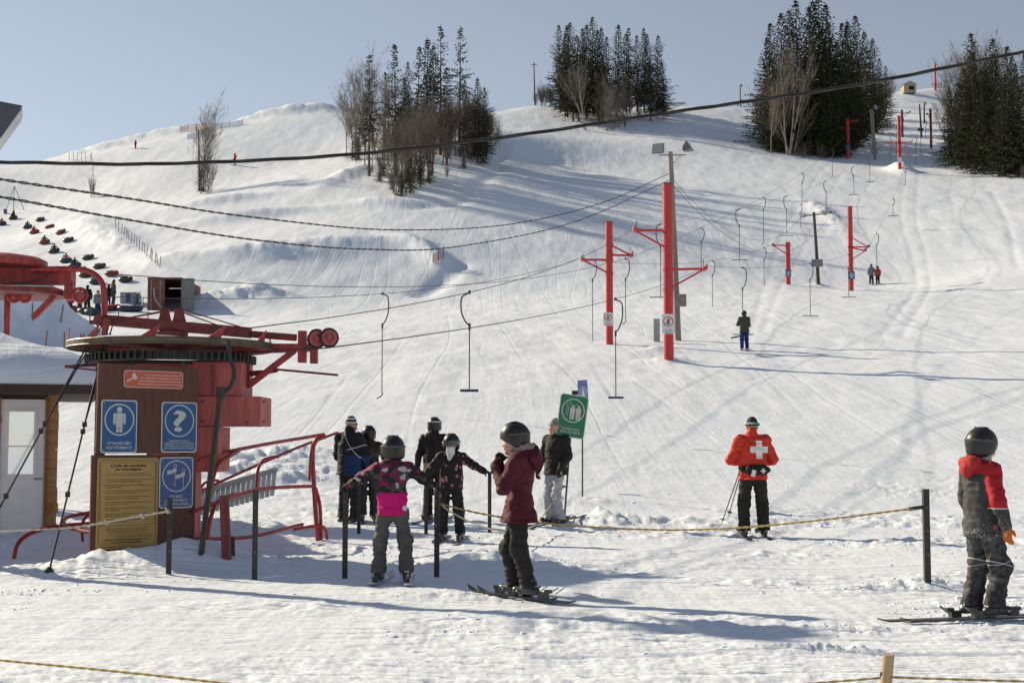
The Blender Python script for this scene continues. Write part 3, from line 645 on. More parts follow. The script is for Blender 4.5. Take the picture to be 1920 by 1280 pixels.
bundle('overhead_cable', lw([(-120, 352, 15), (0, 369, 17), (240, 412, 22), (480, 450, 28), (680, 467, 34), (860, 462, 41), (1080, 415, 50), (1255, 338, 60)]), .012, .9, 'lower of the two thin twisted cables running to the floodlight pole')
rope('overhead_wire', chain([POLE_A - UP * 1.2, P(1505, 403, ORG[t.name][1] if False else 117)], [2.6]), .012, m_rope, 'thin wire sagging from the floodlight pole to the leaning dark pole', 'cable', 'overhead cables')
rope('overhead_wire', chain([POLE_A - UP * 1.5, P(1560, 399, 117)], [3.4]), .012, m_rope, 'lower thin wire from the floodlight pole to the leaning dark pole', 'cable', 'overhead cables')
rope('overhead_wire', chain([P(1640, 207, 205), P(1530, 195, 212)], [1.2]), .025, m_rope, 'wire strung in front of the big dark clump', 'cable', 'overhead cables')

# --- hangers (drag bars) on the ropes
m_bar = mat('hanger_steel', (.06, .057, .052), .5, .3, var=.2, vscale=20)
m_tbar = mat('drag_bar', (.03, .045, .075), .5, var=.2, vscale=12)
def on_rope(rp, u):
    best = None
    for i in range(len(rp) - 1):
        ua = proj(rp[i])[0]; ub = proj(rp[i + 1])[0]
        if (ua - u) * (ub - u) <= 0 and ua != ub:
            k = (u - ua) / (ub - ua); return rp[i] + (rp[i + 1] - rp[i]) * k
    return rp[0]
def hanger(rp, u, vb, kind, flip, label, group='lift hangers', swing=(0, 0), du=0):
    top = on_rope(rp, u); d = top[1]; k = d / F; vt = proj(top)[1]; L = (vb - vt) * k; t = thing('drag_hanger', top, label, 'lift hanger', group)
    r = max(.012, .0105 + d * .00011); hk = min(.95, L * .34); f_ = 1 if flip else -1; sx = du * k
    MB().box(top, (.05, .16, .07)).build('rope_grip', m_bar, t)
    MB().tube(arcpts([top, top + X0 * f_ * .05 - UP * .03, top + X0 * f_ * .17 - UP * .12, top + X0 * f_ * .18 - UP * hk * .55, top + X0 * f_ * .10 - UP * hk * .85, top + X0 * (sx * .3) - UP * hk], 4), r * 1.35, 6).build('curved_arm', m_bar, t, True)
    a = top + X0 * (sx * .3) - UP * hk; e = top + np.array((sx, 0, -L)) + np.array((swing[0], swing[1], 0))
    MB().tube([a + UP * .05, a - UP * .10], r * 2.0, 8).build('spring_box', m_bar, t)
    MB().tube([a, e], r, 6).build('rod', m_bar, t)
    if kind == 'T': MB().tube([e - X0 * .47, e + X0 * .47], max(.022, d * .00026), 8).build('cross_bar', m_tbar, t)
    elif kind == 'P': MB().tube([e - X0 * .2, e + X0 * .2], .03, 8).build('cross_bar', m_tbar, t)
    else: MB().tube(arcpts([e, e - UP * .08 + X0 * f_ * .02, e - UP * .16 - X0 * f_ * .06, e - UP * .2 - X0 * f_ * .16], 3), r * 1.2, 6).build('hook', m_bar, t)
    return t
hanger(RB_L, 716, 735, 'J', 1, 'hooked hanger left of the others, above the crowd')
hanger(RA_L, 880, 733, 'P', 0, 'near hanger with small foot above the helmeted queue')
hanger(RA_R, 1153, 746, 'P', 1, 'near hanger with heavy curved arm left of the second tower')
hanger(RB_L, 1110, 650, 'J', 1, 'hooked hanger just left of the second tower')
hanger(RB_R, 1172, 600, 'J', 1, 'hooked hanger just right of the second tower')
hanger(RA_L, 1234, 559, 'T', 0, 'hanger with dark cross bar left of the tallest tower')
hanger(RB_R, 1312, 505, 'J', 1, 'hooked hanger right of the tallest tower')
hanger(RB_L, 1335, 575, 'J', 1, 'faint hooked hanger below the right arm of the tallest tower')
hanger(RA_L, 1384, 489, 'T', 0, 'hanger with cross bar above the lone rider')
hanger(RA_R, 1391, 628, 'T', 1, 'hanger pulling the lone rider in blue trousers')
hanger(RB_R, 1430, 455, 'J', 1, 'hooked hanger upslope of the lone rider')
hanger(RB_L, 1432, 540, 'J', 1, 'faint hanger left of the short red tower')
hanger(RA_L, 1474, 443, 'T', 0, 'hanger with cross bar above the short red tower')
hanger(RB_R, 1503, 382, 'J', 1, 'small hooked hanger above the leaning dark pole')
hanger(RA_L, 1548, 398, 'T', 0, 'small hanger with cross bar right of the leaning pole')
hanger(RA_R, 1518, 593, 'T', 1, 'hanger with wide cross bar between short tower and two riders')
hanger(RA_R, 1590, 558, 'T', 1, 'hanger with cross bar in front of the second blue-signed tower')
hanger(RA_R, 1643, 512, 'P', 1, 'hanger pulling the two distant riders')
hanger(RA_R, 1674, 405, 'T', 1, 'hanger with cross bar below the corridor')
hanger(RA_L, 1600, 366, 'T', 0, 'small hanger with cross bar below the corridor pole'); hanger(RA_L, 1630, 342, 'T', 0, 'highest hanger with cross bar before the corridor')
hanger(RB_R, 1560, 330, 'J', 1, 'small hooked hanger near the big dark clump'); hanger(RB_L, 1500, 470, 'J', 1, 'faint hooked hanger above the leaning pole')
for uu, vb, w_ in ((1668, 300, 'left'), (1680, 290, 'middle'), (1692, 280, 'right')): hanger(RA_L, uu, vb, 'J', 1, w_ + ' one of three tiny hangers left of the spread-arm tower', 'tiny hangers in the corridor')
for uu, vb, w_ in ((1697, 345, 'lowest'), (1716, 305, 'second lowest'), (1726, 290, 'second highest'), (1735, 275, 'highest')): hanger(RA_R, uu, vb, 'J', 1, w_ + ' of four tiny hangers right of the spread-arm tower', 'tiny hangers in the corridor')

# --- guy wires of the station
def guy(a, b, label):
    t = thing('guy_wire', b, label, 'guy wire', 'station guy wires'); a = np.asarray(a); b = np.asarray(b)
    MB().tube([a, b], .0115, 6).build('wire', m_blk, t); MB().tube([a + X0 * .05, a * .55 + b * .45], .009, 5).build('doubled_wire', m_blk, t)
    for k in (.2, .44, .47, .72):
        p = a + (b - a) * k; MB().box(p, (.045, .04, .06)).build('clamp', m_blk, t)
    MB().lathe(b - UP * .05, UP, [(.05, 0), (.05, .06), (.02, .1), (0, .1)], 10).build('anchor', m_blk, t)
guy(W(186, 606, D1 - .1), G(-70, 1080), 'black guy wire crossing in front of the hut door'); guy(W(203, 612, D1 - .1), G(92, 1071), 'black guy wire anchored in snow left of the notice board')
# heavy parked hanger on the wheel
t = thing('parked_hanger', W(428, 640, D1 - 1.2), 'dark heavy hanger hanging off the bullwheel to the snow', 'lift hanger')
MB().tube(arcpts([W(428, 638, D1 - 1.2), W(431, 668, D1 - 1.22), W(439, 700, D1 - 1.24), W(430, 728, D1 - 1.26), W(412, 734, D1 - 1.28)], 5), .027, 8).build('curved_arm', m_blk, t, True)
q = G(376, 1040); MB().tube([W(414, 732, D1 - 1.28), (q[0], q[1], q[2] - .05)], .034, 8).build('rod', mat('oiled_tube', (.07, .058, .04), .5, .2, var=.3, vscale=6), t); MB().lathe(W(414, 738, D1 - 1.28), UP, [(.0, -.06), (.05, -.06), (.05, .08), (0, .08)], 10).build('joint', m_blk, t)
# --- railings of red pipe
def pipe(par, pts, r=.024, m=m_red, nm='pipe'): return MB().tube(arcpts([P(*p) for p in pts], 5), r, 8).build(nm, m, par, True)
q = G(380, 1048); t = thing('pipe_railing', q, 'bent red pipe railing guarding the boarding lane', 'railing', 'red railings')
pipe(t, [(372, 862, 17.2), (420, 848, 17.8), (500, 832, 18.9), (560, 822, 19.9), (607, 814, 20.5)], nm='top_rail'); pipe(t, [(360, 960, 17), (400, 944, 17.3), (478, 918, 18.6), (530, 913, 19.5), (585, 911, 20.3)], nm='middle_rail')
pipe(t, [(360, 1008, 17), (420, 1009, 17.8), (480, 1004, 18.7), (560, 984, 20), (565, 984, 20.1)], nm='bottom_rail'); pipe(t, [(552, 992, 20.1), (590, 986, 20.4), (607, 988, 20.5), (612, 1000, 20.6), (613, 1013, 20.6)], nm='bottom_rail')
pipe(t, [(371, 1050, 17.05), (384, 980, 17.1), (397, 905, 17.2), (408, 872, 17.4), (428, 856, 17.7), (448, 843, 18.1)], .03, nm='post'); pipe(t, [(384, 1050, 17.1), (394, 975, 17.15), (410, 940, 17.4), (440, 926, 17.9)], .026, nm='post'); pipe(t, [(388, 1050, 17.2), (390, 1022, 17.2), (386, 1012, 17.15)], .024, nm='post')
pipe(t, [(596, 1015, 20.5), (592, 960, 20.45), (588, 900, 20.4), (586, 850, 20.4), (592, 826, 20.4), (610, 818, 20.5)], .034, nm='post'); pipe(t, [(602, 1015, 20.55), (600, 950, 20.5), (592, 915, 20.4)], .026, nm='post'); pipe(t, [(580, 900, 20.3), (582, 860, 20.3), (586, 830, 20.4)], .02, nm='stay')
q = G(425, 1000); t = thing('pipe_railing', q, 'rear red pipe railing beyond the boarding ramp', 'railing', 'red railings')
pipe(t, [(374, 922, 20), (430, 895, 20.6), (500, 864, 21.4), (560, 838, 22), (632, 811, 22.8)], .022, nm='top_rail'); pipe(t, [(481, 925, 21), (483, 885, 21), (492, 864, 21.1), (510, 857, 21.3), (522, 856, 21.4)], .024, nm='post'); pipe(t, [(374, 918, 19.9), (384, 905, 20), (402, 900, 20.2), (412, 902, 20.3)], .02, nm='stay')
q = G(428, 1046); b = MB(); b.tube([q - UP * .3, P(420, 928, q[1])], .055, 8); b.build('red_post', m_redd, None, True, 'stout dark red post leaning beside the boarding lane', 'post')
q = G(436, 1040); MB().tube([q - UP * .2, P(434, 1005, q[1])], .04, 6).build('stub_post', m_blk, None, True, 'short black stub post behind the dark red one', 'post')
t = thing('pipe_railing', G(30, 1050), 'curved low red rail between hut and notice board', 'railing', 'red railings')
pipe(t, [(26, 1046, 17.2), (34, 1018, 17.3), (60, 998, 17.5), (110, 986, 17.8), (180, 980, 18)], .026, nm='front_rail'); pipe(t, [(118, 975, 18), (124, 985, 17.6), (150, 994, 17.3), (180, 999, 17.1)], .024, nm='bend'); pipe(t, [(118, 975, 18), (130, 968, 18.2), (160, 962, 18.5), (190, 957, 18.8)], .024, nm='rear_rail'); pipe(t, [(155, 1014, 18.2), (154, 985, 18.3), (162, 968, 18.4), (178, 960, 18.5)], .02, nm='post')
# boarding ramp grating
t = thing('metal_ramp', G(455, 930), 'grey slatted metal ramp half buried behind the railings', 'ramp')
for k in range(15):
    a = k / 14; q0 = P(380 + 135 * a, 922 - 40 * a, 21.6 + 2.2 * a); q1 = P(378 + 132 * a, 945 - 34 * a, 20.9 + 2.2 * a); q1[2] -= .15
    MB().beam(q0, q1, .07, .02).build('slat', mat('pale_slat', (.62, .62, .60), .7, var=.15), t)
MB().beam(P(378, 921, 21.5), P(518, 880, 23.9), .06, .07).build('edge_rail', m_galv, t); MB().beam(P(380, 952, 20.8), P(512, 914, 23.0), .04, .05).build('edge_rail', m_galv, t)
# ------------------------------------------------------------------ trees
m_needle = mat('spruce_needles', (.040, .046, .022), .85, 0, .12, var=.45, vscale=.8)
m_needle2 = mat('spruce_needles_old', (.05, .055, .03), .75, var=.45, vscale=.8)
m_bark = mat('spruce_bark', (.10, .078, .06), .9, var=.3, vscale=3)
m_birch = mat('birch_bark', (.46, .40, .33), .85, var=.35, vscale=2)
m_twig = mat('bare_twigs', (.20, .165, .135), .9, var=.3, vscale=2)
m_brown = mat('brown_twigs', (.135, .098, .072), .9, var=.3, vscale=2)
def spruce_mesh(seed, slim=1.0, sparse=.0, bare=.12):
    """a 20 m spruce as (crown, trunk): drooping boughs carrying many small needle sprays"""
    rnd = random.Random(seed); H = 20.0; ph = [rnd.uniform(0, 6.28) for _ in range(4)]; V = []; Fc = []; tv = MB()
    def tri(p, d, side, L, w):
        b = len(V); V.extend([p - side * w, p + side * w, p + d * L + side * w * .2, p + d * L * .55 - side * w * 1.0]); Fc.append((b, b + 1, b + 2, b + 3))
    z = H * bare
    while z < H - .15:
        f = (z / H - bare) / (1 - bare)
        Lm = (3.7 * slim) * (1 - f) ** .92 * (.55 + .45 * min(1, f * 6 + .35)) + .15
        n = 5 if f < .85 else 4
        a0 = rnd.random() * 6.28
        for k in range(n):
            if rnd.random() < sparse: continue
            a = a0 + 6.283 * k / n + rnd.uniform(-.35, .35); L = Lm * rnd.uniform(.55, 1.18) * (1 + .30 * math.sin(a + ph[0] + z * .35) + .22 * math.sin(z * 1.3 + ph[1]) + .15 * math.sin(2 * a + z * .8 + ph[2]))
            out = np.array((math.cos(a), math.sin(a), 0)); droop = rnd.uniform(.25, .5) * (1 - f * .9) - .25 * f
            steps = max(2, int(L / .36)); sd = np.array((-out[1], out[0], 0))
            for s in range(1, steps + 1):
                t = s / steps
                p = np.array((0, 0, z)) + out * L * t + np.array((0, 0, -droop * L * t + .22 * L * t * t))
                for q in range(5 if t < .6 else 4):
                    jd = out * rnd.uniform(.1, .9) + sd * rnd.uniform(-1, 1) + np.array((0, 0, rnd.uniform(-1.0, .1)))
                    jd /= np.linalg.norm(jd)
                    sdv = np.cross(jd, (rnd.uniform(-1, 1), rnd.uniform(-1, 1), rnd.uniform(-.4, 1))); sdv /= (np.linalg.norm(sdv) + 1e-9)
                    tri(p + sd * rnd.uniform(-.12, .12), jd, sdv, rnd.uniform(.30, .62) * (1 - .3 * f), rnd.uniform(.035, .085))
        z += rnd.uniform(.26, .46) * (1 + .4 * sparse)
    for k in range(5): tri(np.array((0, 0, H - .7 + k * .1)), np.array((0, 0, 1.)), np.array((math.cos(k * 1.3), math.sin(k * 1.3), 0)), .6, .08)
    tv.tube([(0, 0, -1.5), (0, 0, 5), (0, 0, 12), (0, 0, H - .3)], [.24, .19, .11, .02], 6)
    for k in range(26):                                   # dead stubs on the lower stem
        zz = rnd.uniform(1, H * .6); a = rnd.random() * 6.28; L = rnd.uniform(.5, 1.6)
        tv.tube([(0, 0, zz), (math.cos(a) * L, math.sin(a) * L, zz - .15 * L)], [.03, .008], 3)
    return mesh_from('crown', V, Fc), mesh_from('trunk', tv.V, tv.F)
def bare_mesh(seed, H=12.0, spread=.5, stems=1, levels=4, density=1.0, lean=.0):
    """a leafless hardwood: (crown of limbs and twigs, trunk)"""
    rnd = random.Random(seed); tv = MB(); cv = MB()
    def grow(p, d, L, r, lev, mbb):
        d = d / np.linalg.norm(d); n = 3 if lev < 2 else 2; pts = [p]; q = p.copy(); dd = d.copy()
        for i in range(n):
            dd = dd + np.array((rnd.gauss(0, .10), rnd.gauss(0, .10), .07)); dd /= np.linalg.norm(dd); q = q + dd * L / n; pts.append(q.copy())
        mbb.tube(pts, list(np.linspace(r, r * (.45 if lev else .25), len(pts))), 5 if lev == 0 else 3, cap=False)
        if lev >= levels: return
        kids = int((14 if lev == 0 else 6 if lev == 1 else 4) * density)
        for k in range(kids):
            t = rnd.uniform(.22 if lev == 0 else .2, 1.0); i = min(int(t * n), n - 1); s = pts[i] + (pts[i + 1] - pts[i]) * (t * n - i)
            a = rnd.random() * 6.28; side = np.array((math.cos(a), math.sin(a), 0)); w = rnd.uniform(.4, 1.0) * spread * (1.1 - .4 * t)
            nd = dd * 1.0 + side * w * 1.75 + np.array((0, 0, .15))
            grow(s, nd, L * rnd.uniform(.36, .62) * (1.15 - .5 * t if lev == 0 else 1), max(.013, r * .42 * (1.1 - .6 * t)), lev + 1, cv)
    for s in range(stems):
        a = rnd.random() * 6.28; o = .0 if stems == 1 else .18 * s
        d = np.array((math.cos(a) * (lean if stems == 1 else lean + .12), math.sin(a) * (lean if stems == 1 else lean + .12), 1.0))
        grow(np.array((math.cos(a) * o, math.sin(a) * o, -.8)), d, H * rnd.uniform(.8, 1) + .8, .011 * H * rnd.uniform(.8, 1.1), 0, tv)
    sc = H / max(v[2] for v in cv.V + tv.V)
    return mesh_from('crown', [np.array(v) * sc for v in cv.V], cv.F), mesh_from('trunk', [np.array(v) * sc for v in tv.V], tv.F)
SPR = [spruce_mesh(1), spruce_mesh(2, .85), spruce_mesh(3, 1.15), spruce_mesh(4, .72, .3, .3), spruce_mesh(5, .6, .42, .42), spruce_mesh(6, 1.25, .0, .04)]
BAR = [bare_mesh(11, 12, .45), bare_mesh(12, 12, .6), bare_mesh(13, 12, .35, 1, 4, 1.0, .08), bare_mesh(14, 12, .5, 3, 3, 1.1)]
SHR = [bare_mesh(21, 5, .5, 5, 2, 1.1), bare_mesh(22, 5, .7, 6, 2, 1.0), bare_mesh(23, 5, .35, 4, 2, 1.2)]
BIR = [bare_mesh(31, 12, .45, 2, 3, 1.0, .1), bare_mesh(32, 12, .4, 3, 3, .9, .06)]
TR = random.Random(77)
def put_tree(kind, base, H, label, group, rz=None, lean=0):
    src, H0, mc, mt, nm, ct = {'s': (SPR, 20, m_needle, m_bark, 'spruce_tree', 'spruce'), 'b': (BAR, 12, m_twig, m_twig, 'bare_tree', 'bare tree'), 'r': (BAR, 12, m_brown, m_brown, 'bare_tree', 'bare tree'),
                               'w': (BIR, 12, m_twig, m_birch, 'birch_tree', 'birch'), 'h': (SHR, 5, m_brown, m_brown, 'bare_shrub', 'shrub')}[kind[0]]
    i = int(kind[1:]) if len(kind) > 1 else TR.randrange(len(src))
    o = thing(nm, base - np.array((0, 0, .1)), label, ct, group, TR.random() * 6.28 if rz is None else rz)
    k = H / H0; o.scale = (k * TR.uniform(.92, 1.08), k * TR.uniform(.92, 1.08), k)
    o.rotation_euler.x = TR.gauss(0, .015) + lean * .3; o.rotation_euler.y = TR.gauss(0, .015) + lean
    c, t = src[i]; link('crown', c, mc, o); link('trunk', t, mt, o); return o
ORD = 'first second third fourth fifth sixth seventh eighth ninth tenth eleventh twelfth thirteenth fourteenth fifteenth sixteenth seventeenth eighteenth nineteenth twentieth twenty-first twenty-second'.split()
def ordinal(seq, u): return ORD[sorted(q for q in seq).index(u)]
def tops(tab, u):
    return float(np.interp(u, [a for a, b in tab], [b for a, b in tab]))
def inside(poly, u, v):
    c = False
    for i in range(len(poly)):
        (a, b), (p, q) = poly[i], poly[i - 1]
        if (b > v) != (q > v) and u < (p - a) * (v - b) / (q - b) + a: c = not c
    return c
def scatter(poly, n, seed):
    r = random.Random(seed); us = [p[0] for p in poly]; vs_ = [p[1] for p in poly]; out = []
    while len(out) < n:
        u = r.uniform(min(us), max(us)); v = r.uniform(min(vs_), max(vs_))
        if inside(poly, u, v) and all(abs(u - a) * 1.0 + abs(v - b) * 1.5 > 4 for a, b in out): out.append((u, v))
    return out
def tree_at(kind, u, v, vt, label, group, **k):
    b = G(u, v, 60); return put_tree(kind, b, (v - vt) / pxm(b), label, group, **k)

# clump on the knoll, left of centre
g = 'trees of the left clump'
for (k, u, v, vt, lb) in (('s3', 692, 330, 95, 'slim spruce at the left edge of the left clump'), ('s3', 742, 330, 74, 'tall spruce in the left half of the left clump'), ('s1', 800, 300, 62, 'broad dark spruce in the middle of the left clump'),
                          ('s4', 826, 290, 40, 'tallest spruce of the left clump'), ('s4', 861, 270, 42, 'thin sparse spruce standing apart at the right of the left clump'),
                          ('b1', 660, 300, 90, 'wide bare tree leaning out at the left of the left clump'), ('b0', 705, 290, 66, 'tall pale bare tree rising behind the slim spruce'),
                          ('w0', 775, 345, 190, 'leaning pale birch at the front of the left clump'), ('b2', 795, 330, 150, 'pale bare tree in the middle of the left clump')):
    tree_at(k, u, v, vt, lb, g)
L_ = ((766, 110), (780, 80), (812, 78), (838, 120), (875, 145), (895, 140), (912, 160), (722, 130), (757, 140))
for i, (u, vt) in enumerate(L_):
    tree_at('s' + str((1, 3, 0, 3, 0, 1, 2, 3, 1)[i]), u, TR.uniform(262, 310), vt, ordinal([q[0] for q in L_], u) + ' from the left of the dark spruces packed inside the left clump', g)
P1 = [(660, 300), (700, 345), (752, 374), (800, 350), (880, 315), (930, 280), (935, 245), (860, 240), (700, 250)]
T1 = ((650, 215), (690, 200), (740, 165), (800, 165), (860, 150), (890, 150), (910, 165), (940, 230))
for (u, v) in scatter(P1, 46, 5): tree_at(TR.choice(['r', 'r', 'b', 'r2']), u, v, min(v - 60, tops(T1, u) + TR.uniform(0, 70)), 'slender bare brown sapling in the left clump', g)
for (u, v) in scatter(P1, 26, 6): tree_at('h', u, v, v - TR.uniform(24, 55), 'low brown shrub under the left clump', g)
L_ = ((735, 358), (752, 368), (770, 366), (788, 352), (745, 350), (765, 350), (712, 340), (805, 346), (870, 318), (895, 300), (905, 312), (720, 330), (778, 335), (668, 300))
for (u, v) in L_:
    tree_at('s' + TR.choice('25'), u, v, v - TR.uniform(40, 85), ordinal([q[0] for q in L_], u) + ' from the left of the young spruces fronting the left clump', g)
for i in range(32):
    u = TR.uniform(825, 940); v = 300 - (u - 825) * .25 + TR.uniform(-22, 14); tree_at(TR.choice(['r', 'r', 'r2', 'b']), u, v, 150 + max(0, u - 890) * 1.3 + TR.uniform(0, 45), 'reddish bare sapling on the right flank of the left clump', g)
for (u, v, vt) in ((672, 300, 105), (684, 310, 120), (650, 295, 150), (716, 300, 85), (728, 310, 100), (698, 322, 140)): tree_at(TR.choice(['b1', 'b0']), u, v, vt, 'tall greyish bare tree in the left half of the left clump', g)
# clump in the middle of the skyline
g = 'trees of the middle clump'
for (u, v, vt, k, lb) in ((1050, 205, 40, 2, 'broad spruce at the left edge of the middle clump'), (1113, 215, 24, 2, 'tallest spruce of the middle clump'), (1157, 220, 38, 0, 'slim spruce right of centre in the middle clump'), (1208, 210, 44, 1, 'tall spruce in the right half of the middle clump'), (1232, 210, 60, 5, 'wide-skirted spruce at the right edge of the middle clump')):
    tree_at('s%d' % k, u, v, vt, lb, g)
L_ = ((1064, 42, 0), (1075, 37, 2), (1092, 46, 1), (1100, 40, 0), (1130, 44, 1), (1140, 62, 0), (1175, 55, 1), (1180, 46, 3), (1195, 60, 1), (1220, 58, 0), (1085, 60, 2), (1122, 50, 0), (1060, 58, 2), (1245, 110, 0))
for (u, vt, k) in L_:
    tree_at('s%d' % k, u, TR.uniform(208, 232), vt, ordinal([q[0] for q in L_], u) + ' from the left of the dark spruces packed inside the middle clump', g)
tree_at('w1', 1100, 244, 98, 'pale many-stemmed birch in front of the middle clump', g)
for (u, v) in scatter([(1080, 225), (1140, 250), (1190, 235), (1240, 222), (1100, 215)], 16, 8): tree_at(TR.choice(['b', 'b', 'r']), u, v, v - TR.uniform(70, 130), 'thin bare tree in front of the middle clump', g)
for (u, v) in scatter([(1040, 205), (1085, 228), (1140, 250), (1240, 222), (1262, 205), (1100, 205)], 18, 9): tree_at('h', u, v, v - TR.uniform(18, 40), 'low brush at the foot of the middle clump', g)
for (u, v) in scatter([(988, 194), (1005, 190), (1040, 196), (1030, 202)], 6, 10): tree_at('h', u, v, v - TR.uniform(30, 55), 'thin bare bush left of the middle clump', g)
# big dark clump left of the lift line
g = 'trees of the dark clump beside the lift line'
for (u, v, vt, k, lb) in ((1440, 270, 60, 5, 'spruce at the outer left edge of the big dark clump'), (1540, 285, -18, 2, 'tallest spruce of the big dark clump, cut by the top edge'), (1612, 245, 22, 2, 'pointed spruce at the right of the big dark clump'), (1636, 235, 65, 5, 'lowest spruce on the right shoulder of the big dark clump')):
    tree_at('s%d' % k, u, v, vt, lb, g)
L_ = ((1455, 275, 35, 2), (1468, 280, 14, 2), (1485, 285, 8, 5), (1500, 280, -10, 0), (1515, 290, 5, 2), (1528, 285, -10, 5), (1552, 290, 0, 2), (1565, 285, 30, 5), (1580, 275, 36, 2), (1592, 270, 40, 2), (1600, 262, 30, 5), (1622, 250, 50, 5), (1575, 292, 70, 5), (1545, 294, 90, 5), (1448, 284, 120, 5), (1560, 296, 110, 5), (1590, 285, 120, 5), (1650, 225, 105, 2), (1662, 212, 120, 2), (1610, 275, 130, 5), (1640, 250, 140, 5))
for (u, v, vt, k) in L_:
    tree_at('s%d' % k, u, v, vt, ordinal([q[0] for q in L_], u) + ' from the left of the spruces packed inside the big dark clump', g)
tree_at('w0', 1487, 292, 150, 'pale forked birch at the front of the big dark clump', g, rz=.3)
tree_at('w1', 1478, 290, 55, 'tall pale birch among the big dark clump', g)
for (u, v) in scatter([(1425, 265), (1440, 288), (1500, 294), (1480, 270)], 15, 12): tree_at(TR.choice(['b', 'r', 'b']), u, v, v - TR.uniform(90, 180), 'thin bare tree on the left of the big dark clump', g)
for (u, v) in scatter([(1640, 230), (1690, 190), (1680, 175), (1650, 200)], 10, 13): tree_at('r', u, v, v - TR.uniform(35, 65), 'bare tree on the right shoulder of the big dark clump', g)
for (u, v) in scatter([(1430, 280), (1500, 297), (1560, 300), (1600, 285), (1690, 200), (1650, 210), (1590, 270)], 26, 14): tree_at('h', u, v, v - TR.uniform(16, 40), 'low brush at the foot of the big dark clump', g)
# clump at the right edge
g = 'trees of the right clump'
for (u, v, vt, k, lb) in ((1800, 310, 150, 5, 'dense low spruce at the left of the right clump'), (1830, 320, 55, 2, 'tall spruce in the middle of the right clump'), (1872, 325, 64, 2, 'tall spruce near the right edge of the photo')):
    tree_at('s%d' % k, u, v, vt, lb, g)
L_ = ((1785, 300, 160, 5), (1812, 318, 120, 5), (1845, 326, 120, 5), (1860, 320, 90, 5), (1892, 328, 80, 2), (1908, 330, 110, 5), (1930, 332, 90, 2), (1955, 335, 100, 5), (1880, 332, 160, 5), (1825, 300, 90, 2), (1900, 300, 100, 2), (1850, 300, 105, 2), (1795, 285, 170, 2))
for (u, v, vt, k) in L_:
    tree_at('s%d' % k, u, v, vt, ordinal([q[0] for q in L_], u) + ' from the left of the spruces packed inside the right clump', g)
L_ = ((1808, 290, 60), (1822, 285, 45), (1845, 280, 30), (1862, 285, 48), (1780, 290, 100), (1772, 285, 150), (1832, 290, 40), (1915, 300, 90), (1850, 290, 55))
for (u, v, vt) in L_:
    tree_at('b', u, v, vt, ordinal([q[0] for q in L_], u) + ' from the left of the tall bare trees in the right clump', g)
for (u, v) in scatter([(1765, 285), (1800, 318), (1920, 338), (1960, 338), (1960, 325), (1790, 295)], 14, 16): tree_at('h', u, v, v - TR.uniform(20, 45), 'low brush at the foot of the right clump', g)
# the lone trees on the left slope
tree_at('b2', 382, 360, 160, 'lone tall bare tree on the left slope', 'lone trees on the left slope'); tree_at('b0', 372, 358, 190, 'thinner bare tree beside the lone tall one on the left slope', 'lone trees on the left slope')
tree_at('h0', 388, 362, 262, 'bushy brown shrub round the lone tall bare tree', 'lone trees on the left slope'); tree_at('s2', 378, 364, 300, 'small green spruce at the foot of the lone tall bare tree', 'lone trees on the left slope')
tree_at('h2', 172, 370, 318, 'wispy sapling on the bare left slope', 'lone trees on the left slope')
# ------------------------------------------------------------------ notice board, hut, posts, ropes, tubing hill
# --- brown notice board
bl = P(168, 1068, 16.2); br = P(361, 1042, 17.05)
BX = br - bl; BX[2] = 0; BWID = np.linalg.norm(BX); BX /= BWID; BN = np.cross(BX, UP)          # faces the camera
def bhit(u, v):                                   # pixel -> (along, up) on the board's face
    r = ray(u, v); o = np.array((0, 0, EYE)); t = np.dot(bl - o, BN) / np.dot(r, BN); p = o + r * t; return np.dot(p - bl, BX), p[2]
z_t0 = bhit(190, 680)[1]; z_t1 = bhit(372, 690)[1]; sR = bhit(368, 860)[0]; z_b = Z(bl[0], bl[1]) - .35; z_m = bhit(190, 851)[1]
BO = np.array((bl[0], bl[1], 0.))
nb = thing('notice_board', np.array((bl[0], bl[1], z_b)), 'brown plywood notice board covered with lift signs', 'notice board')
MB().plate([(0.045, z_m + .008), (sR, z_m + .008), (sR + .01, z_t1), (0.055, z_t0)], .03, BO - BN * .03, BX, UP).build('upper_sheet', m_board, nb)
MB().plate([(0, z_b), (sR - .01, z_b), (sR - .002, z_m - .008), (0.0, z_m - .012)], .03, BO - BN * .034, BX, UP).build('lower_sheet', m_board, nb)
for s_ in (.12, sR - .12): MB().beam(BO + BX * s_ - BN * .08 + UP * z_b, BO + BX * s_ - BN * .08 + UP * (z_t1 - .1), .08, .09).build('frame_post', m_dwood, nb)
MB().lathe(BO + BX * bhit(342, 681)[0] + UP * bhit(342, 683)[1], BN, [(.03, 0), (.03, .02), (0, .02)], 10).build('bolt', m_blk, nb)
def bsign(name, tl, tr, bl_, m, rim, label, lip=.012):
    a = bhit(*tl); b = bhit(*tr); c = bhit(*bl_); w = b[0] - a[0]; h = a[1] - c[1]; cx = (a[0] + b[0]) / 2; cy = (a[1] + c[1]) / 2
    O = BO + BX * cx + UP * cy + BN * .002; t = thing(name, O, label, 'sign', 'signs on the notice board')
    MB().plate(rrect(w, h, .035), .006, O, BX, UP).build('plate', rim, t); MB().plate(rrect(w - 2 * lip, h - 2 * lip, .028), .003, O + BN * .006, BX, UP).build('face', m, t)
    for (sx, sy) in ((-1, 1), (1, 1), (-1, -1), (1, -1)): MB().lathe(O + BX * sx * (w / 2 - .035) + UP * sy * (h / 2 - .035) + BN * .009, BN, [(.006, 0), (.006, .003), (0, .004)], 8).build('screw', m_sil, t)
    return t, O + BN * .0092, w, h
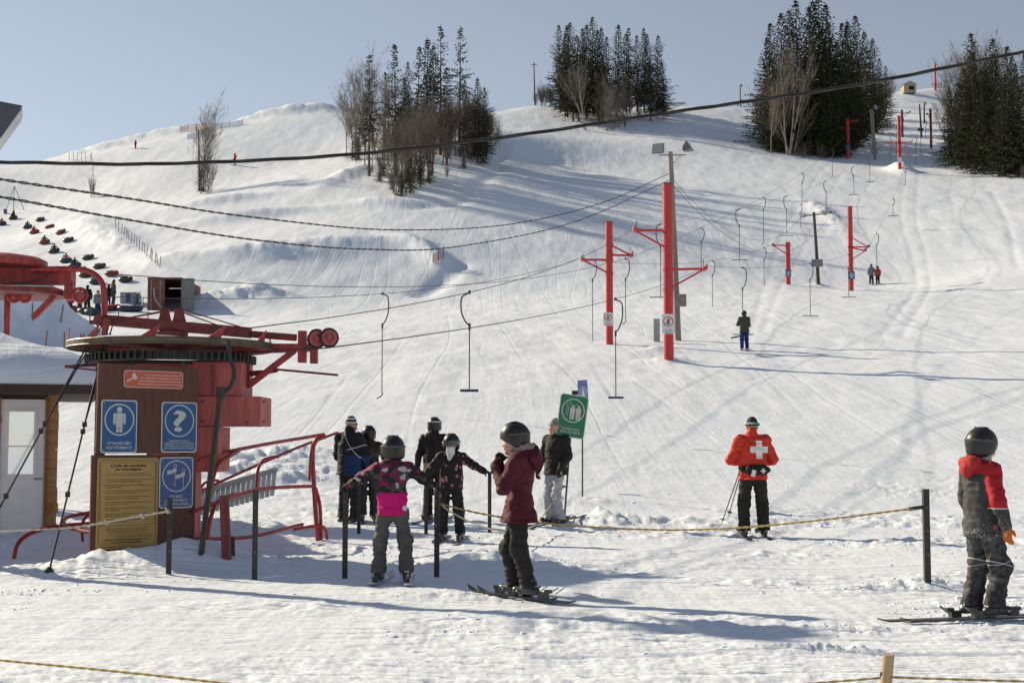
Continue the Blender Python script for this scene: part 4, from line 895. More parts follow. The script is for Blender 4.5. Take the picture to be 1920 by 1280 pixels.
def disc_ring(t, O, cy, r, m, th=.010): b = MB(); b.ring(O + UP * cy + BN * .0015, BN, r, 0, 40, sq=(th, .003)); return b.build('ring', m, t)
# red-orange warning
t, O, w, h = bsign('warning_plate', (232, 693), (343, 698), (232, 726), m_org, mat('pale_rim', (.60, .38, .32), .5), 'red-orange warning plate with mallet at the top of the board')
b = MB()
for k, tx in enumerate(('Toute contravention au Code de conduite ou', 'tout comportement répréhensible peut entraîner', 'le retrait définitif des privilèges sans recours de votre', 'billet de remontée ou votre abonnement de saison.')):
    put_text(b, tx, O, BX, UP, w * .46, h * (.26 - .175 * k), w * (.62, .69, .71, .73)[k], h * .085, 'r', .001, .02)
b.build('lettering', mat('pale_print', (.68, .55, .50), .5), t)
b = MB(); b.plate([(-w * .46, -h * .12), (-w * .45, -h * .20), (-w * .33, h * .05), (-w * .345, h * .12)], .002, O, BX, UP); b.plate([(-w * .37, h * .22), (-w * .325, h * .36), (-w * .275, h * .06), (-w * .32, -h * .07)], .002, O, BX, UP); b.build('mallet', MATS['pale_print'], t)
# blue signs
def figure(b, O, s, cx, cy):                      # the standing figure of the first sign
    q = lambda pts: b.plate([(cx + x * s, cy + y * s) for x, y in pts], .002, O, BX, UP)
    q([(x, y + .36) for x, y in circ(.105, 18)]); q([(-.13, -.30), (.13, -.30), (.13, .24), (-.13, .24)]); q([(-.24, -.16), (-.15, -.16), (-.15, .24), (-.21, .23), (-.24, .18)]); q([(.15, -.16), (.24, -.16), (.24, .18), (.21, .23), (.15, .24)]); q([(-.12, -.46), (-.01, -.46), (-.01, -.32), (-.12, -.32)]); q([(.01, -.46), (.12, -.46), (.12, -.32), (.01, -.32)])
t, O, w, h = bsign('pictogram_sign', (190, 749), (257, 752), (186, 849), m_blue, m_white, 'blue sign with standing figure, ATTACHEZ BIEN VOS VÊTEMENTS')
disc_ring(t, O, h * .13, w * .40, m_sil, w * .035); b = MB(); figure(b, O, w * .72, 0, h * .13); b.build('pictogram', m_sil, t)
b = MB(); put_text(b, 'ATTACHEZ BIEN', O, BX, UP, 0, -h * .315, w * .66, h * .052, off=.001, bold=.014); put_text(b, 'VOS VÊTEMENTS', O, BX, UP, 0, -h * .40, w * .72, h * .052, off=.001, bold=.014); b.build('lettering', m_sil, t)
t, O, w, h = bsign('pictogram_sign', (303, 753), (369, 756), (300, 848), m_blue, m_white, 'blue sign with a large question mark')
disc_ring(t, O, h * .13, w * .40, m_sil, w * .03); b = MB(); put_text(b, '?', O, BX, UP, 0, h * .13, w * .38, h * .40, off=.001, bold=.02); b.build('pictogram', m_sil, t)
b = MB()
for k, tx in enumerate(('ADRESSEZ-VOUS AU', 'PRÉPOSÉ SI VOUS N\'ÊTES PAS', 'FAMILIER AVEC L\'UTILISATION', 'DE LA REMONTÉE MÉCANIQUE')): put_text(b, tx, O, BX, UP, 0, -h * (.27 + .048 * k), w * (.58, .82, .82, .84)[k], h * .031, off=.001, bold=.014)
b.build('lettering', m_sil, t)
t, O, w, h = bsign('pictogram_sign', (299, 857), (362, 859), (294, 953), m_blue2, m_white, 'lowest blue sign with gloved hands and ski poles')
disc_ring(t, O, h * .13, w * .41, m_sil, w * .03); b = MB()
for (cx, cy) in ((-.12, .10), (.13, -.02)):
    q = lambda pts: b.plate([((cx + x) * w, h * .13 + (cy + y) * w) for x, y in pts], .002, O, BX, UP)
    q([(-.15, -.06), (.02, -.02), (.11, .02), (.12, .10), (.05, .12), (-.02, .06), (-.16, .05)]); q([(.06, -.36), (.075, -.36), (.085, .02), (.07, .02)]); q([(.035, -.33), (.10, -.335), (.10, -.345), (.035, -.345)])
    b.ring(O + BX * (cx + .08) * w + UP * (h * .13 + (cy + .17) * w) + BN * .001, BN, w * .045, 0, 16, sq=(w * .014, .002))
b.build('pictogram', m_sil, t); b = MB()
for k, tx in enumerate(('RETIREZ', 'LES POIGNETS', 'DES DRAGONES')): put_text(b, tx, O, BX, UP, 0, -h * (.27 + .075 * k), w * (.38, .66, .72)[k], h * .046, off=.001, bold=.014)
b.build('lettering', m_sil, t)
# ochre code of conduct
t, O, w, h = bsign('code_board', (182, 858), (297, 859), (174, 1031), m_yel, mat('ochre_rim', (.42, .25, .06), .5), 'ochre board headed Code de conduite en montagne')
b = MB(); ol = rrect(w * .93, h * .955, .03); n_ = len(ol); il = rrect(w * .915, h * .945, .028)
b.add([O + BX * p[0] + UP * p[1] + BN * .0012 for p in ol + il], [(i, (i + 1) % n_, (i + 1) % n_ + n_, i + n_) for i in range(n_)])
hh = h * .235; ol = [(p[0], p[1] + h * .105) for p in rrect(w * .89, h * .70, .02)]; il = [(p[0], p[1] + h * .105) for p in rrect(w * .88, h * .693, .02)]
b.add([O + BX * p[0] + UP * p[1] + BN * .0012 for p in ol + il], [(i, (i + 1) % n_, (i + 1) % n_ + n_, i + n_) for i in range(n_)]); b.build('border_line', m_ink, t)
b = MB(); put_text(b, 'Code de conduite', O, BX, UP, 0, h * .415, w * .58, h * .030, off=.0015, bold=.035); put_text(b, 'en montagne', O, BX, UP, 0, h * .375, w * .42, h * .026, off=.0015, bold=.035); b.build('heading', m_ink, t)
b = MB(); put_text(b, 'Cette station se veut sûre ; la sécurité est l\'affaire de tous.', O, BX, UP, 0, h * .325, w * .64, h * .010, off=.0015); put_text(b, 'Le présent code s\'applique à toute personne qui pratique un sport de glisse.', O, BX, UP, 0, h * .305, w * .80, h * .010, off=.0015)
rows = (('Conservez la maîtrise de votre vitesse et de votre direction. Vous devez être', 'en mesure d\'arrêter et d\'éviter toute personne ou obstacle.'), ('Cédez la priorité aux personnes en aval. Vous devez dépasser ces personnes', 'sur pistes bien visibles.'), ('Arrêtez dans une piste uniquement si vous êtes visible des personnes en', 'amont. Restez à l\'écart des pistes.'), ('Cédez le passage aux personnes en amont lors d\'un départ, d\'un croisement', 'de pistes ou lors d\'une reprise.'), ('Si vous êtes impliqué dans un accident ou en êtes témoin, demeurez sur les', 'lieux et identifiez-vous à un secouriste.'), ('Utilisez et portez en tout temps un dispositif approprié de retenue', 'de votre équipement.'), ('N\'utilisez pas les remontées mécaniques ou les pistes si vos facultés', 'sont affaiblies par l\'alcool ou une drogue.'), ('Respectez toute signalisation. Ne vous aventurez jamais hors des pistes', 'ou sur une piste fermée.'))
for k, (l1, l2) in enumerate(rows):
    yy = h * (.262 - .0625 * k); put_text(b, str(k + 1), O, BX, UP, -w * .42, yy, None, h * .012, 'l', .0015, .014); put_text(b, l1, O, BX, UP, -w * .37, yy, w * (.80, .78, .74, .72, .76, .66, .70, .71)[k], h * .0125, 'l', .0015, .014); put_text(b, l2, O, BX, UP, -w * .37, yy - h * .0225, w * (.60, .27, .52, .56, .38, .24, .36, .36)[k], h * .0125, 'l', .0015, .014)
for k, ww in enumerate((.72, .66, .60)): put_text(b, 'Sachez que dans la pratique des sports de glisse il existe des risques qui sont inhérents', O, BX, UP, 0, -h * (.275 + .02 * k), w * ww, h * .009, off=.0015)
for k in range(2): put_text(b, 'Ce code est approuvé en vertu de la loi sur la sécurité dans les sports', O, BX, UP, w * .10, -h * (.345 + .02 * k), w * .58, h * .009, off=.0015)
put_text(b, 'Soyez vigilants et respectez le code', O, BX, UP, 0, -h * .395, w * .70, h * .020, off=.0015, bold=.02); put_text(b, 'C\'est votre responsabilité !', O, BX, UP, 0, -h * .425, w * .52, h * .020, off=.0015, bold=.02); b.build('lettering', m_ink, t)

# --- the hut
m_cedar = mat('cedar_board', (.43, .235, .095), .75, var=.3, vscale=3, bump=.4, bscale=16, stretch=(.3, 1, 6)); m_door = mat('white_door', (.80, .80, .80), .5, var=.04, vscale=6); m_fascia = mat('dark_fascia', (.045, .03, .02), .7, var=.3, vscale=5, bump=.3, bscale=20)
m_glass = mat('window_glass', (.72, .75, .78), .05, .95, .9)
DH = 21.0; hx1 = P(105, 900, DH)[0]; hx0 = hx1 - 3.4; zg = Z(hx1, DH) ; zt = P(100, 737, DH)[2]
hut = thing('lift_hut', ((hx0 + hx1) / 2, DH + 1.4, zg - .2), 'small cedar-clad lift hut with white door and thick snow on its roof', 'hut')
MB().box(((hx0 + hx1) / 2, DH + 1.45, (zt + zg - .2) / 2 + .0), (3.36, 2.7, zt - zg + .2)).build('wall', m_dwood, hut)
dx0 = P(6, 850, DH)[0]; dx1 = P(84, 850, DH)[0]; dz1 = P(40, 749, DH)[2]; dz0 = P(40, 1003, DH)[2]
nrow = 8; rh = (zt - zg + .1) / nrow
for k in range(nrow):
    z0 = zg - .1 + k * rh + .004; rr = random.Random(k)
    for (a, c) in ((dx1 + .035, hx1 + .015 + rr.uniform(-.012, .012)), (hx0, dx0 - .035)):
        MB().plate([(a, z0), (c, z0), (c, z0 + rh - .006), (a, z0 + rh - .006)], .022 + rr.uniform(0, .008), (0, DH + .10, 0), X0, UP).build('cladding_board', m_cedar, hut)
    MB().plate([(0, z0), (2.7, z0), (2.7, z0 + rh - .006), (0, z0 + rh - .006)], .02, (hx1 - .005, DH + .1, 0), Y0, UP).build('cladding_board', m_cedar, hut)
dr = MB().box(((dx0 + dx1) / 2, DH + .06, (dz0 + dz1) / 2), (dx1 - dx0, .05, dz1 - dz0)).build('door', m_door, hut)
for (a, c) in ((dx0 - .03, dx0), (dx1, dx1 + .03)): MB().box(((a + c) / 2, DH + .05, (dz0 + dz1) / 2), (.03, .09, dz1 - dz0 + .06)).build('door_jamb', mat('cedar_trim', (.30, .17, .08), .8), hut)
wx0 = P(22, 800, DH)[0]; wx1 = P(66, 800, DH)[0]; wz1 = P(40, 772, DH)[2]; wz0 = P(40, 888, DH)[2]; zz = (wz0 + wz1) / 2
MB().box(((wx0 + wx1) / 2, DH + .031, zz), (wx1 - wx0, .01, wz1 - wz0)).build('pane', m_glass, dr)
for (c, s_) in ((((wx0 + wx1) / 2, DH + .024, wz1 + .02), (wx1 - wx0 + .08, .03, .04)), (((wx0 + wx1) / 2, DH + .024, wz0 - .02), (wx1 - wx0 + .08, .03, .04)), ((wx0 - .02, DH + .024, zz), (.04, .03, wz1 - wz0)), ((wx1 + .02, DH + .024, zz), (.04, .03, wz1 - wz0)), (((wx0 + wx1) / 2, DH + .026, zz - .05), (wx1 - wx0, .02, .02))): MB().box(c, s_).build('window_frame', m_door, dr)
for uu in (32, 60): MB().box((P(uu, 950, DH)[0], DH + .032, P(40, 945, DH)[2]), (.16, .012, .52)).build('door_panel', m_door, dr)
q = P(78, 897, DH); MB().tube([(q[0], DH + .04, q[2]), (q[0], DH - .03, q[2]), (q[0] - .1, DH - .03, q[2])], .012, 8).build('door_handle', m_galv, dr)
for zz_ in (.2, .85): MB().box((dx0 + .005, DH + .03, dz0 + (dz1 - dz0) * zz_), (.02, .02, .1)).build('hinge', m_galv, dr)
q = P(104, 952, DH - .02); MB().box(q, (.06, .05, .14)).build('padlock_hasp', mat('brass', (.35, .22, .06), .4, .6), hut)
ex1 = P(165, 730, 20.3)[0]; ex0 = hx0 - .5; ey0 = 20.3; ey1 = 24.4; ez = P(100, 738, 20.3)[2]
MB().box(((ex0 + ex1) / 2, (ey0 + ey1) / 2, ez + .07), (ex1 - ex0, ey1 - ey0, .13)).build('roof', m_fascia, hut)
nx, ny = 46, 34; V = []; Fc = []; rs = np.random.RandomState(4)
for top in (1, 0):
    for j in range(ny):
        for i in range(nx):
            a = i / (nx - 1); c = j / (ny - 1); x = ex0 + .03 + (ex1 - ex0 - .06) * a; y = ey0 + .03 + (ey1 - ey0 - .06) * c
            e = min((ex1 - x), (x - ex0), (y - ey0), (ey1 - y)); hgt = .30 * (1 - math.exp(-e / .10)) + .36 * min(e, 1.5) + .05 * float(fbm(np.array([x * 2.2]), np.array([y * 2.2]), 3, 9)[0]) * min(1, e / .1)
            V.append((x + .03 * math.sin(7 * y) * (1 - min(1, e)), y, ez + .14 + (hgt if top else -.003)))
n_ = nx * ny
for j in range(ny - 1):
    for i in range(nx - 1): q = j * nx + i; Fc.append((q, q + 1, q + nx + 1, q + nx))
for i in range(nx - 1): Fc += [(i, i + n_, i + 1 + n_, i + 1), ((ny - 1) * nx + i, (ny - 1) * nx + i + 1, (ny - 1) * nx + i + 1 + n_, (ny - 1) * nx + i + n_)]
for j in range(ny - 1): Fc += [(j * nx, (j + 1) * nx, (j + 1) * nx + n_, j * nx + n_), (j * nx + nx - 1, j * nx + nx - 1 + n_, (j + 1) * nx + nx - 1 + n_, (j + 1) * nx + nx - 1)]
MB().add(V, Fc).build('roof_snow', M_SNOW, hut, True, 'thick rounded snow on the hut roof', auto=False)

_hr = R(19); _c = np.array((hx1, DH, 0)); _d = np.array(hut.location) - _c; hut.rotation_euler.z = _hr
hut.location = (_c[0] + _d[0] * math.cos(_hr) - _d[1] * math.sin(_hr), _c[1] + _d[0] * math.sin(_hr) + _d[1] * math.cos(_hr), hut.location.z)
# --- lane posts and ropes
m_post = mat('painted_steel_post', (.03, .028, .026), .5, .2, var=.3, vscale=14); m_cord = mat('yellow_rope', (.46, .34, .12), .75, var=.2, vscale=30); m_cordw = mat('pale_rope', (.55, .50, .40), .8, var=.2, vscale=30)
POST = {}
def lane_post(key, u, v, ut, vt, label):
    b = G(u, v); e = P(ut, vt, b[1]); t = thing('lane_post', b, label, 'post', 'steel lane posts'); X, Y, Zz = frame(e - b)
    a = b - UP * .25; s_ = .028
    MB().plate([(-s_, -s_), (s_, -s_), (s_, -s_ + .008), (-s_ + .008, -s_ + .008), (-s_ + .008, s_), (-s_, s_)], np.linalg.norm(e - a), a, X0, Y0).build('angle_bar', m_post, t)
    for k in (.3, .55, .8): MB().lathe(b * (1 - k) + e * k + np.array((.006, -s_ - .001, 0)), -Y0, [(.006, 0), (.006, .003), (0, .003)], 8).build('rivet', m_galv, t)
    POST[key] = (b, e); return t
lane_post(1, 317, 1075, 323, 932, 'black post in front of the notice board'); lane_post(2, 478, 1085, 479, 918, 'black post between notice board and the girl in pink')
lane_post(3, 647, 1084, 645, 905, 'near post under the left hand of the girl in pink'); lane_post(4, 819, 1080, 816, 905, 'near post under the right hand of the girl in pink')
lane_post(5, 673, 1000, 669, 905, 'slim post behind the left arm of the girl in pink'); lane_post(6, 799, 1000, 793, 900, 'slim post behind the right arm of the girl in pink')
lane_post(7, 918, 998, 913, 884, 'post under the outstretched hand of the flowered child'); lane_post(8, 1739, 1092, 1735, 916, 'lone black post left of the boy in red and black')
def cord(pts, r, m, label, twist=True):
    c = arcpts(pts, 12); t = thing('rope', c[0], label, 'rope', 'lane ropes')
    if twist:
        c = np.array(c); L = np.cumsum(np.append(0, np.linalg.norm(np.diff(c, axis=0), axis=1)))
        f_ = np.interp(np.arange(0, L[-1], .022), L, np.arange(len(c))); cc = np.stack([np.interp(f_, np.arange(len(c)), c[:, k]) for k in range(3)], 1)
        for s_ in range(2): MB().tube([cc[i] + r * .5 * (UP * math.sin(i * .85 + s_ * PI) + Y0 * math.cos(i * .85 + s_ * PI)) for i in range(len(cc))], r * .62, 5).build('strand', m, t, True, auto=False)
    else: MB().tube(c, r, 6).build('cord', m, t, True, auto=False)
    return t
d4 = POST[4][0][1]; d8 = POST[8][0][1]; d1 = POST[1][0][1]
t = cord([P(824, 944, d4), P(900, 962, d4 - .2), P(1000, 978, d4 - .3), P(1120, 988, d4 - .4), P(1260, 993, d4 - .7), P(1400, 988, d4 - 1.1), P(1560, 972, d4 - 1.5), P(1680, 957, d8), P(1733, 950, d8)], .011, m_cord, 'long yellow rope sagging from the pink girl to the lone post')
MB().tube([P(1704, 954, d8), P(1731, 950, d8)], .018, 8).build('tape_wrap', m_post, t)
cord([P(824, 943, d4), P(850, 962, d4 + .4), P(900, 985, d4 + 2), P(960, 998, d4 + 4), P(1000, 985, 21), P(1030, 950, 22.5), P(1056, 914, 23.6)], .010, m_cordw, 'pale rope sagging from the near post to the green sign pole')
t = cord([P(-60, 999, d1 - .3), P(60, 993, d1 - .2), P(140, 988, d1 - .1), P(195, 979, d1 - .1), P(250, 969, d1 - .06), P(318, 958, d1 - .04)], .011, m_cordw, 'knotted pale rope in front of the notice board')
for (u_, v_) in ((198, 979), (266, 967), (313, 958)):
    q = P(u_, v_, d1 - .08); MB().ring(q, np.array((1, .3, .4)), .022, .010, 10, 5).ring(q + X0 * .012, np.array((.8, -.5, .6)), .018, .009, 10, 5).build('knot', m_cordw, t, True)
cord([P(-80, 1229, 8.5), P(0, 1237, 8.4), P(220, 1258, 8.0), P(430, 1281, 7.6), P(560, 1300, 7.3)], .008, m_cord, 'yellow rope across the bottom left corner')
sb = G(1660, 1290); se = P(1666, 1228, sb[1]); t = thing('wooden_stake', sb, 'round peeled wooden stake at the bottom edge', 'stake'); MB().tube([sb - UP * .2 - X0 * .01, sb, se], [.034, .033, .032], 14).build('shaft', mat('peeled_wood', (.42, .30, .16), .75, var=.3, vscale=6, bump=.3, bscale=20, stretch=(1, 1, .15)), t, True)
MB().lathe(se - UP * .004, UP, [(.0, .006), (.031, .006), (.032, 0)][::-1], 14).build('sawn_end', mat('sawn_wood', (.36, .24, .13), .8, var=.3, vscale=30), t); MB().tube([P(1653, 1260, sb[1] - .03), P(1651, 1266, sb[1] - .05)], .006, 5).build('nail', m_blk, t)
cord([P(1500, 1282, sb[1] - .1), P(1580, 1276, sb[1] - .05), P(1652, 1270, sb[1] - .03)], .007, m_cord, 'short yellow rope left of the wooden stake', True); cord([P(1672, 1269, sb[1] - .03), P(1760, 1272, sb[1]), P(1860, 1275, sb[1]), P(1980, 1278, sb[1])], .007, m_cord, 'short yellow rope right of the wooden stake')

# --- green sign on its pole, and the sign behind it
def lift_sign(base, top, w, h, tilt, yaw, face, rim, label, name):
    t = thing(name, base, label, 'sign', 'queue signs'); MB().tube([base - UP * .3, top], .016, 8).build('pole', m_bar, t)
    ax = np.array((math.cos(yaw) * math.cos(tilt), math.sin(yaw) * math.cos(tilt), -math.sin(tilt))); N_ = np.array((math.sin(yaw), -math.cos(yaw), 0)); N_ -= ax * np.dot(N_, ax); N_ /= np.linalg.norm(N_); u_ = np.cross(N_, ax)
    return t, ax, u_, N_
gbase = G(1055, 981); gd = gbase[1]; ctr = P(1073, 780, gd - .03)
t, AX, AU, AN = lift_sign(gbase, P(1075, 742, gd), .4, .6, R(8), R(14), m_green, m_white, 'green sign PLACEZ-VOUS DEUX PAR DEUX on a thin pole', 'queue_sign')
w, h = .485, .705
MB().plate(rrect(w, h, .05), .006, ctr, AX, AU).build('plate', mat('pale_green_rim', (.48, .62, .55), .5), t); MB().plate(rrect(w - .03, h - .03, .04), .003, ctr + AN * .006, AX, AU).build('face', m_green, t); O = ctr + AN * .0092
b = MB(); b.ring(O + AU * h * .13 + AN * .001, AN, w * .39, 0, 40, sq=(w * .035, .003)); b.build('ring', m_sil, t); b = MB()
for (cx, cy) in ((-.02, -.03), (.19, -.03)):
    q = lambda pts: b.plate([((cx + x) * w, h * .13 + (cy + y) * w) for x, y in pts], .002, O, AX, AU)
    q([(x, y + .17) for x, y in circ(.045, 12)]); q([(-.085, -.03), (.085, -.03), (.095, .12), (-.095, .12)]); q([(-.07, -.27), (-.01, -.27), (-.005, -.03), (-.08, -.03)]); q([(.01, -.27), (.07, -.27), (.08, -.03), (.005, -.03)])
for (cx, cy) in ((-.09, .03), (-.15, .08), (.11, .04)):
    pts = [(-.085, -.25), (-.085, .12), (-.04, .15), (.0, .21), (.04, .15), (.06, .12)]; b.tube([O + AX * (cx + x) * w + AU * (h * .13 + (cy + y) * w) + AN * .001 for x, y in pts], .0035, 4)
b.build('pictogram', m_sil, t); b = MB(); put_text(b, 'PLACEZ-VOUS', O, AX, AU, 0, -h * .30, w * .62, h * .048, off=.001, bold=.014); put_text(b, 'DEUX PAR DEUX', O, AX, AU, 0, -h * .375, w * .72, h * .048, off=.001, bold=.014); b.build('lettering', m_sil, t)
MB().box(P(1078, 736, gd - .0), (.10, .05, .07)).build('clamp', m_blk, t); q = P(1057, 913, gd); MB().ring(q, UP, .03, .012, 14, 6).ring(q + UP * .02, np.array((.3, .2, 1)), .03, .011, 14, 6).build('rope_knot', m_cord, t, True)
b_ = G(1092, 930, 26); t, AX, AU, AN = lift_sign(b_, P(1092, 722, b_[1]), .3, .5, R(-5), R(40), m_blue2, m_white, 'small violet-blue sign partly hidden behind the green one', 'queue_sign')
ctr = P(1093, 736, b_[1] - .03); w, h = .26, .5; MB().plate(rrect(w, h, .03), .006, ctr, AX, AU).build('plate', mat('violet_sign', (.16, .17, .42), .45, var=.1), t); b = MB(); b.ring(ctr + AN * .0075 + AU * .02, AN, .09, 0, 24, sq=(.012, .003)); b.plate(circ(.02, 10, 0, .07), .002, ctr + AN * .006, AX, AU); b.plate([(-.03, -.06), (.03, -.06), (.035, .045), (-.035, .045)], .002, ctr + AN * .006, AX, AU); b.build('pictogram', m_white, t)

# --- container, cabinet and fences of the tubing hill
dcn = 100.0; q0 = G(276, 581, 60); q1 = P(340, 580, q0[1]); zc = min(q0[2], q1[2]) - .1; x0c = q0[0]; wdt = q1[0] - q0[0]; yc = q0[1]; hc = 62 / pxm(q0)
ct = thing('shipping_container', (x0c + wdt / 2, yc + 2, zc), 'rusty shipping container with open doors on the tubing hill', 'container'); m_rust = mat('rusty_container', (.17, .055, .04), .7, var=.35, vscale=2, bump=.3, bscale=10); m_gdoor = mat('grey_green_door', (.17, .20, .19), .6, var=.25, vscale=3)
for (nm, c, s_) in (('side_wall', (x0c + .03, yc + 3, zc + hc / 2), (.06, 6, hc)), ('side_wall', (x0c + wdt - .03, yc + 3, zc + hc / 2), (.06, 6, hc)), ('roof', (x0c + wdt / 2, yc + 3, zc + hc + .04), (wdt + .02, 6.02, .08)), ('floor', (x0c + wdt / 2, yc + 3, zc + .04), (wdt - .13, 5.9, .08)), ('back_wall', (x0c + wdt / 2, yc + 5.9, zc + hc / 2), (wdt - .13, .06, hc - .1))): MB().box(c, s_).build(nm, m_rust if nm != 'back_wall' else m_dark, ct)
dl = MB().box((x0c + wdt * .26, yc - .05, zc + hc / 2), (wdt * .50, .06, hc)).build('door', m_rust, ct); 
for k in (.12, .38): MB().tube([(x0c + wdt * k, yc - .10, zc + .1), (x0c + wdt * k, yc - .10, zc + hc - .1)], .03, 6).build('lock_rod', m_galv, dl)
MB().tube(arcpts([(x0c + wdt * .2, yc - .14, zc + hc * .7), (x0c + wdt * .26, yc - .2, zc + hc * .35), (x0c + wdt * .5, yc - .3, zc + .1)], 5), .06, 6).build('hose', m_gbox, ct)
ax = np.array((.96, -.28, 0)); dr = MB().box(np.array((x0c + wdt + .02, yc, zc + hc / 2)) + ax * .48, (.94, .06, hc), (ax, np.array((.28, .96, 0)), UP)).build('door', m_gdoor, ct, label='grey-green open door of the container')
for k in (.25, .7): MB().tube([np.array((x0c + wdt + .02, yc - .05, zc + .1)) + ax * k, np.array((x0c + wdt + .02, yc - .05, zc + hc - .1)) + ax * k], .025, 6).build('lock_rod', m_galv, dr)
MB().box((x0c + wdt / 2, yc + .0, zc + hc + .02), (wdt + .04, .12, .12)).build('header', m_rust, ct)
q = G(240, 569, 60); t = thing('site_cabinet', q, 'low grey cabinet with blue sign left of the container', 'cabinet'); MB().box(q + UP * .38 + Y0 * .4, (1.15, .8, .82)).build('case', m_gbox, t); MB().box(q + UP * .80 + Y0 * .4, (1.2, .85, .05)).build('lid', m_gbox, t); MB().box(q + UP * .42 - Y0 * .012, (.32, .02, .62)).build('blue_notice', m_blue, t)
m_net = mat('blue_net', (.05, .20, .38), .7, var=.3, vscale=8); m_onet = mat('orange_net', (.55, .27, .22), .7, var=.3, vscale=8)
def net(pts, hgt, m, label, nm='net_fence', d0=60):
    B = [G(u, v, d0) for u, v in pts]; t = thing(nm, B[0], label, 'fence', 'safety nets'); top = [p + UP * hgt for p in B]
    for k in range(5): MB().tube(arcpts([p + UP * (hgt * (k + .5) / 5) for p in B], 3), .035, 4).build('net_strip', m, t)
    for p in B: MB().tube([p - UP * .2, p + UP * (hgt + .15)], .03, 5).build('stake', m_dwood, t)
net([(268, 577), (262, 566), (252, 574)], .6, m_net, 'crumpled blue net beside the grey cabinet'); net([(338, 249), (352, 246), (368, 244), (384, 246)], 1.0, m_onet, 'orange net fence on the left skyline'); net([(352, 262), (372, 254), (400, 243), (430, 238), (455, 234)], .8, m_net, 'blue net fence on the left skyline'); net([(812, 492), (822, 488), (832, 484)], .7, m_onet, 'small orange net at the end of the snow berm')
m_stake = mat('thin_stakes', (.20, .13, .085), .85)
def stakes(a, b, n, hgt, lb, jit=3):
    me = None
    for i in range(n):
        k = i / (n - 1); q = G(a[0] + (b[0] - a[0]) * k + TR.uniform(-1, 1), a[1] + (b[1] - a[1]) * k, 40); sm = MB().tube([(0, 0, -.3), (0.02, 0, hgt)], .035, 5)
        if me is None: me = mesh_from('fence_stake', sm.V, sm.F)
        o = link('fence_stake', me, m_stake); o.location = tuple(q); o.rotation_euler = (TR.gauss(0, .06), TR.gauss(0, .08), 0); tag(o, lb, 'stake', 'thin fence stakes')
stakes((218, 428), (300, 502), 18, .95, 'thin brown stake in the row running down to the container'); stakes((172, 300), (176, 372), 8, 1.1, 'thin stake in the upright row on the bare left slope'); stakes((130, 300), (168, 305), 6, 1.4, 'thin stake on the far left skyline')
stakes((85, 650), (190, 660), 4, .75, 'short stake beyond the hut roof'); stakes((60, 600), (330, 610), 6, .8, 'short stake below the tubing queue')
q = G(28, 398, 60); t = thing('tripod_hoist', q, 'tall thin tripod at the top of the tubing lane', 'tripod'); apex = P(27, 349, q[1])
for dx_, dy_ in ((-1.3, 0), (1.3, .3), (.1, -.8)): MB().tube([q + np.array((dx_, dy_, -.2)), apex], .05, 5).build('leg', m_galv, t)
MB().box(P(10, 396, q[1]), (.4, .2, .55)).build('control_box', m_blue2, t)
# small hut at the top of the corridor
q = G(1703, 176, 200); k = q[1] / F; hw = 23 * k; hh = 22 * k; t = thing('summit_hut', q, 'tiny yellow hut with gable roof at the top of the corridor', 'hut'); m_sand = mat('cream_siding', (.36, .31, .22), .8); 
MB().box(q + UP * hh * .35, (hw, 3, hh * .7)).build('wall', m_sand, t); b = MB(); b.plate([(-hw * .58, hh * .68), (hw * .58, hh * .68), (0, hh * 1.0)], 3.4, q + Y0 * 1.7, X0, UP); b.build('roof', m_sand, t); MB().box(q + UP * hh * .36 - Y0 * 1.52 + X0 * hw * .12, (hw * .42, .1, hh * .32)).build('window', m_dark, t)
